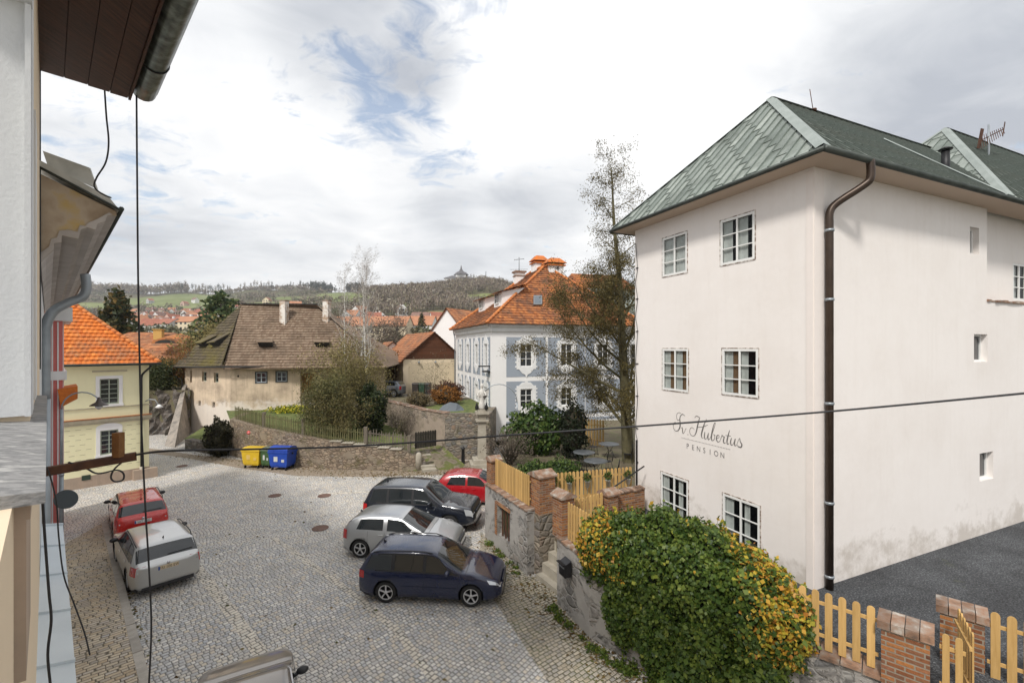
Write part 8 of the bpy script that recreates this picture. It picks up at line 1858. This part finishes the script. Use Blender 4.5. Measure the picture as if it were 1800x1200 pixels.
def far():
    rr = random.Random(12); walls = [m_flat('town_white', (.72, .71, .69), .9), m_flat('town_cream', (.66, .56, .40), .9), m_flat('town_pink', (.60, .40, .33), .9), m_flat('town_grey', (.50, .50, .49), .9)]
    roofs = [m_noise('town_red_roof', [(.3, (.24, .085, .055)), (.7, (.34, .13, .08))], .6, .9), m_noise('town_orange_roof', [(.3, (.34, .15, .08)), (.7, (.42, .20, .11))], .6, .9), m_noise('town_brown_roof', [(.3, (.16, .09, .07)), (.7, (.24, .14, .11))], .6, .9), m_flat('town_grey_roof', (.2, .2, .21), .9)]
    wn = ['white', 'cream', 'pink', 'grey']; rn = ['red', 'orange', 'brown', 'grey']; used = set()
    spots = []
    for i in range(75):
        px = rr.uniform(232, 372); py = rr.uniform(552, 592); spots.append((px, py))
    for i in range(10): spots.append((rr.uniform(595, 700), rr.uniform(553, 590)))
    spots += [(770, 573), (785, 576), (755, 580), (520, 545), (418, 548), (264, 533), (325, 538), (343, 533), (470, 536), (706, 557)]
    pl = []
    for (px, py) in spots:
        # find the ground point seen in that column at that row
        Y = 230 if px < 400 else 200
        while Y < 900:
            x = (px - 900) / F * Y
            if pixel(x, Y, terr(x, Y))[1] <= py: break
            Y += 6
        x = (px - 900) / F * Y
        if any(math.hypot(x - a, Y - b) < 9.5 for a, b in pl): continue
        pl.append((x, Y)); w, d, h = rr.uniform(8, 12), rr.uniform(6.5, 8.5), rr.uniform(3.5, 6); z = terr(x, Y) - .8; wi = rr.choice([0, 0, 0, 1, 2, 3]); ri = rr.choice([0, 0, 1, 1, 2, 3 if rr.random() < .3 else 0]); rz = rr.uniform(-.5, .5) + (1.57 if rr.random() < .35 else 0)
        near = 'low down' if py > 590 else 'halfway up' if py > 570 else 'high up'
        zone = 'left of the shingle roof' if px < 400 else 'right of the shingle roof' if px < 720 else 'left of the white gable'
        lb = 'far %s house with %s roof %s, %s' % (wn[wi], rn[ri], near, zone)
        t, W, rf = simple_house('town_house', lb, 'house', (x, Y), rz, w, d, z, h + .8, rr.uniform(2.6, 4), walls[wi], roofs[ri], group='houses of the distant town', tile=False, ov=.3)
        mb = MB(); ca, sa = math.cos(rz), math.sin(rz)
        f = Face(W(-w / 2, -d / 2, 0)[:2], (ca, sa), (sa, -ca))
        for k in range(int(w / 2.6)):
            for zz in (1.9, 4.6):
                if zz + 1.2 < h + .8: fbox(mb, f, 1 + k * 2.5, 2.1 + k * 2.5, z + zz, z + zz + 1.3, 0, .05)
        if rz > 1: f = Face(W(-w / 2, d / 2, 0)[:2], (sa, -ca), (-ca, -sa)); [fbox(mb, f, 1.2 + k * 2.6, 2.3 + k * 2.6, z + zz, z + zz + 1.3, 0, .05) for k in range(3) for zz in (1.9, 4.4)]
        mb.build('window', M_dpane, t)
        if rr.random() < .7: mb = MB(); q = W(rr.uniform(-3, 3), .8, 0); mb.box((q[0], q[1], z + h + 3.6), (.9, .9, 2.2), rz); mb.build('chimney', walls[0], rf)
    # two long rows of houses right of the shingle roof
    for (px, py, Y, w, lb, wm, rm) in ((717, 590, 172, 21, 'long white house with orange roof below the wooded hill', walls[0], roofs[1]), (645, 592, 165, 32, 'long cream row house with faded orange roof behind the birches', walls[1], roofs[1]), (769, 568, 300, 34, 'long white distant building left of the white gable', walls[0], roofs[2])):
        x = (px - 900) / F * Y; z = H + (HY - py) / F * Y - 1.0
        t, W, rf = simple_house('row_house', lb, 'house', (x, Y), R(-6), w, 9, z, 5.0, 3.4, wm, rm, tile=False, ov=.4); f = Face(W(-w / 2, -4.5, 0)[:2], (math.cos(R(-6)), math.sin(R(-6))), (math.sin(R(-6)), -math.cos(R(-6)))); mb = MB()
        for k in range(int(w / 2.4)): fbox(mb, f, .8 + k * 2.3, 1.7 + k * 2.3, z + 2.2, z + 3.8, 0, .05)
        mb.build('window', M_dpane, t)
    # chapel on the hill with its trees, mast
    c = P(808, 498, 600); z = c[2] - 2; r = thing('hilltop_chapel', 'white pilgrimage chapel with dark roofs on top of the wooded hill', 'chapel', (c[0], 600, z)); mb = MB(); mb.box((c[0], 600, z + 4), (38, 16, 8)); mb.box((c[0] + 2, 600, z + 9), (13, 13, 8)); mb.build('wall', walls[0], r); mb = MB()
    mb.box((c[0], 600, z + 9.5), (40, 18, 4), taper=.5); mb.lathe([(10, 0), (7, 3), (3, 5), (1.2, 8), (.2, 13)], (c[0] + 2, 600, z + 13), 8, smooth=False); mb.build('roof', m_flat('chapel_roof', (.10, .095, .10), .8), r)
    c = P(854, 500, 640); z = terr(c[0], 640); t = thing('radio_mast', 'thin lattice radio mast on the hill right of the chapel', 'mast', (c[0], 640, z - 1)); mb = MB(); top = H + (HY - 477) / F * 640
    for dx, dy in ((-1, -1), (1, -1), (0, 1)): mb.tube([(c[0] + dx * .9, 640 + dy * .9, z - 1), (c[0] + dx * .5, 640 + dy * .5, top)], .18, 4)
    for k in range(16): zz = z + (top - z) * k / 16; mb.bar((c[0] - .85, 639, zz), (c[0] + .85, 639, zz + (top - z) / 16), .12, .12)
    mb.build('lattice', M_galv, t)
    # forest stuff: many loose crowns
    rg = np.random.default_rng(3)
    def woods(name, label, pts, mat, size, leaf, hgt, stems=True, per=26, asp=1.6, dr=0):
        t = thing(name, label, 'wood', (0, 600, 0)); t['kind'] = 'stuff'; C = []; mb = MB()
        for (x, y) in pts:
            z = terr(x, y); h = rr.uniform(.7, 1.2) * hgt; r = size * rr.uniform(.7, 1.2); q, _ = ell_points(rg, (x, y, z + h * .62), (r, r, h * .42), per, .35); C.append(q)
            if stems: mb.tube([(x, y, z - 1), (x + rr.uniform(-.5, .5), y, z + h * .8)], [.3, .12], 3, cap=False)
        o = leaf_mesh('wood_crowns', np.concatenate(C), leaf, mat, t, seed=4, aspect=asp, droop=dr); o['kind'] = 'stuff'
        if stems: o = mb.build('wood_stems', M_bark, t); o['kind'] = 'stuff'
    L_far = m_leaf('far_bare_wood', [(0, (.12, .09, .07)), (.4, (.18, .14, .11)), (.75, (.24, .195, .15)), (.9, (.26, .23, .13)), (1, (.36, .33, .29))], .95, 0); L_farg = m_leaf('far_green_scrub', [(0, (.08, .085, .05)), (.5, (.14, .135, .075)), (1, (.21, .19, .12))], .95, 0); L_fard = m_leaf('far_conifers', [(0, (.015, .025, .018)), (1, (.045, .055, .04))], .95, 0)  # haze of distance put into the paler, greyer wood and scrub colours
    def sample(n, test, x0, x1, y0, y1):
        out = []
        k = 0
        while len(out) < n and k < n * 60:
            k += 1; y = math.sqrt(rr.uniform(y0 ** 2, y1 ** 2)); px = rr.uniform(x0, x1); x = (px - 900) / F * y; z = terr(x, y); p = pixel(x, y, z)
            if field_mask(x, y, z) < .25 and test(x, y, p): out.append((x, y))
        return out
    woods('hill_wood', 'bare brown wood covering the right hand hill', sample(1500, lambda x, y, p: p[0] > 655 and p[1] < 560 - (0 if p[0] < 760 else 10), 640, 960, 330, 700), L_far, 4.2, .75, 9, per=52, asp=3.6, dr=.55)
    woods('slope_scrub', 'grey green scrub on the far slope between the fields', sample(900, lambda x, y, p: p[1] < 560 and p[1] > 512, 120, 720, 420, 980), L_farg, 3.6, 1.5, 6, False, 22)
    woods('slope_wood', 'bare trees on the far slope around the town', sample(650, lambda x, y, p: p[1] < 572, 120, 700, 330, 900), L_far, 3.4, 1.4, 9, True, 22)
    woods('far_gardens', 'mixed bushes in the gardens of the distant town', sample(420, lambda x, y, p: p[1] > 548 and not any(math.hypot(x - a, y - b) < 9 for a, b in pl), 190, 760, 90, 420), L_farg, 2.6, .8, 5, False, 40)
    woods('ridge_wood', 'dim brown wood along the far left skyline', sample(900, lambda x, y, p: True, 60, 330, 1010, 1200), L_far, 5.5, 2.4, 20, True, 18)
    woods('ridge_wood', 'dim scrubby wood along the middle of the skyline', sample(420, lambda x, y, p: 330 < p[0] < 760, 330, 760, 1020, 1200), L_far, 5.5, 2.4, 11, True, 18)
    woods('ridge_conifers', 'dark band of conifers on the skyline right of the middle', sample(170, lambda x, y, p: 545 < p[0] < 640, 545, 640, 1040, 1110), L_fard, 3.4, 2.2, 20, True, 26)
    # single trees standing on the skyline
    protos = []
    for v in range(4):
        t = thing('skyline_tree', 'x', 'tree', (0, 0, 0), 0, 'single trees on the skyline'); mb = MB(); h = 26; mb.tube([(0, 0, -2), (.3, 0, h * .5), (0, .2, h * .92)], [.45, .3, .1], 4); 
        for k in range(7): a = rr.uniform(0, 6.28); zz = h * rr.uniform(.4, .85); mb.tube([(0, 0, zz), (math.cos(a) * 2.5, math.sin(a) * 2.5, zz + 2.5)], [.15, .05], 3)
        mb.build('trunk', M_bark, t, world=False); q, _ = ell_points(rg, (0, 0, h * (.72 if v < 2 else .6)), (3.1, 3.1, h * (.26 if v < 2 else .36)), 90, .25); o = leaf_mesh('crown', q, 1.15, L_far if v % 2 == 0 else L_fard, None, seed=v); o.parent = t; protos.append(t)
    k = 0; used = [False] * 4
    xs = [282, 290, 297, 306, 313, 320, 326, 331, 338, 344, 350, 356, 361, 366, 370, 374, 379, 384, 388, 393, 400, 404, 423, 430, 441, 447, 452, 459, 464, 468, 472, 478, 505, 511, 528, 533, 538, 541, 552, 566, 576, 746, 751, 757, 734, 790, 784, 820, 828, 833, 843, 858, 870, 878, 884, 892]
    for i, px in enumerate(xs):
        v = (0 if rr.random() < .6 else 1) if px < 400 else rr.choice([1, 3]) if 524 < px < 560 else rr.choice([0, 2, 3]); Y = rr.uniform(1030, 1075) if px < 700 else rr.uniform(585, 625); x = (px - 900) / F * Y
        o = protos[v] if not used[v] else copy_tree(protos[v]); used[v] = True; s = rr.uniform(.8, 1.15) * (.52 if px > 700 else 1) * (.85 if 400 < px < 700 else 1); o.location = (x, Y, terr(x, Y)); o.scale = (s, s, s); o.rotation_euler = (0, 0, rr.uniform(0, 6))
        zone = 'above the left field' if px < 410 else 'above the shingle roof' if px < 600 else 'on the right hand hill'
        o['label'] = '%s tree %s against the sky %s' % ('tall' if s > .95 else 'smaller', 'with bare brown crown' if v % 2 == 0 else 'with dark crown', zone)
    for v in range(4):
        if not used[v]:
            for ch in list(protos[v].children): bpy.data.objects.remove(ch)
            bpy.data.objects.remove(protos[v])
far()
def aerial():
    c = P(1738, 265, 17.5); t = thing('roof_aerial', 'large television aerial on the rear green roof at the right edge', 'aerial', c); x, y, z = c
    mb = MB(); mb.tube([(x, y, z - .8), (x, y, z + 1.0)], .035, 6); mb.build('mast', M_galv, t); mb = MB(); a, b = (x - .55, y - .2, z + .28), (x + .85, y + .3, z + .95); mb.bar(a, b, .03, .03)
    for k in range(12): f = k / 11; p = [a[i] + (b[i] - a[i]) * f for i in range(3)]; l = .34 - .14 * f; mb.bar((p[0] - .02, p[1] - .1, p[2] - l), (p[0] + .1, p[1] + .1, p[2] + l * .7), .016, .016)
    mb.bar((x - .6, y - .2, z + .0), (x - .45, y - .2, z + .75), .02, .12); mb.bar((x + .75, y + .2, z + .65), (x + .95, y + .3, z + 1.25), .02, .05); mb.build('antenna_rods', M_rust, t)
aerial()

def litter():
    rg = np.random.default_rng(8); P_ = []
    def along(a, b, w, n): u = rg.random(n)[:, None]; P_.append(np.array(a)[None, :] * (1 - u) + np.array(b)[None, :] * u + rg.normal(size=(n, 2)) * w)
    along(G(640, 835)[:2], G(850, 828)[:2], .5, 700); along(G(330, 800)[:2], G(640, 835)[:2], .5, 900); along((1.2, 13.2), (.4, 14.8), .4, 200); along((3.0, 10.0), (1.2, 13.0), .35, 500); along((-.9, 17.6), (.3, 15.0), .3, 250)
    along(G(215, 1010)[:2], G(243, 1190)[:2], .12, 200); P_.append(np.stack([rg.uniform(-14, 2, 260), rg.uniform(9, 27, 260)], 1))
    p = np.concatenate(P_); p = np.concatenate([p, np.full((len(p), 1), .02)], 1); t = thing('fallen_leaves', 'scattered fallen leaves and moss tufts on the paving', 'leaves', (0, 15, 0)); t['kind'] = 'stuff'
    o = leaf_mesh('leaf_litter', p, .06, m_leaf('litter_leaves', [(0, (.10, .06, .02)), (.5, (.20, .13, .05)), (.8, (.09, .10, .03)), (1, (.30, .22, .09))]), t, seed=2, flat=.95)
litter()

def haze():
    mb = MB(); mb.box((0, 1100, 130), (4400, 2900, 290)); o = mb.build('haze', []); o['kind'] = 'stuff'
    m = bpy.data.materials.new('haze_air'); m.use_nodes = True; t = m.node_tree; t.nodes.clear(); v = t.nodes.new('ShaderNodeVolumePrincipled'); v.inputs['Color'].default_value = (.9, .93, .97, 1); v.inputs['Density'].default_value = .00022; v.inputs['Anisotropy'].default_value = .2
    out = t.nodes.new('ShaderNodeOutputMaterial'); t.links.new(v.outputs[0], out.inputs['Volume']); o.data.materials.append(m)
haze()
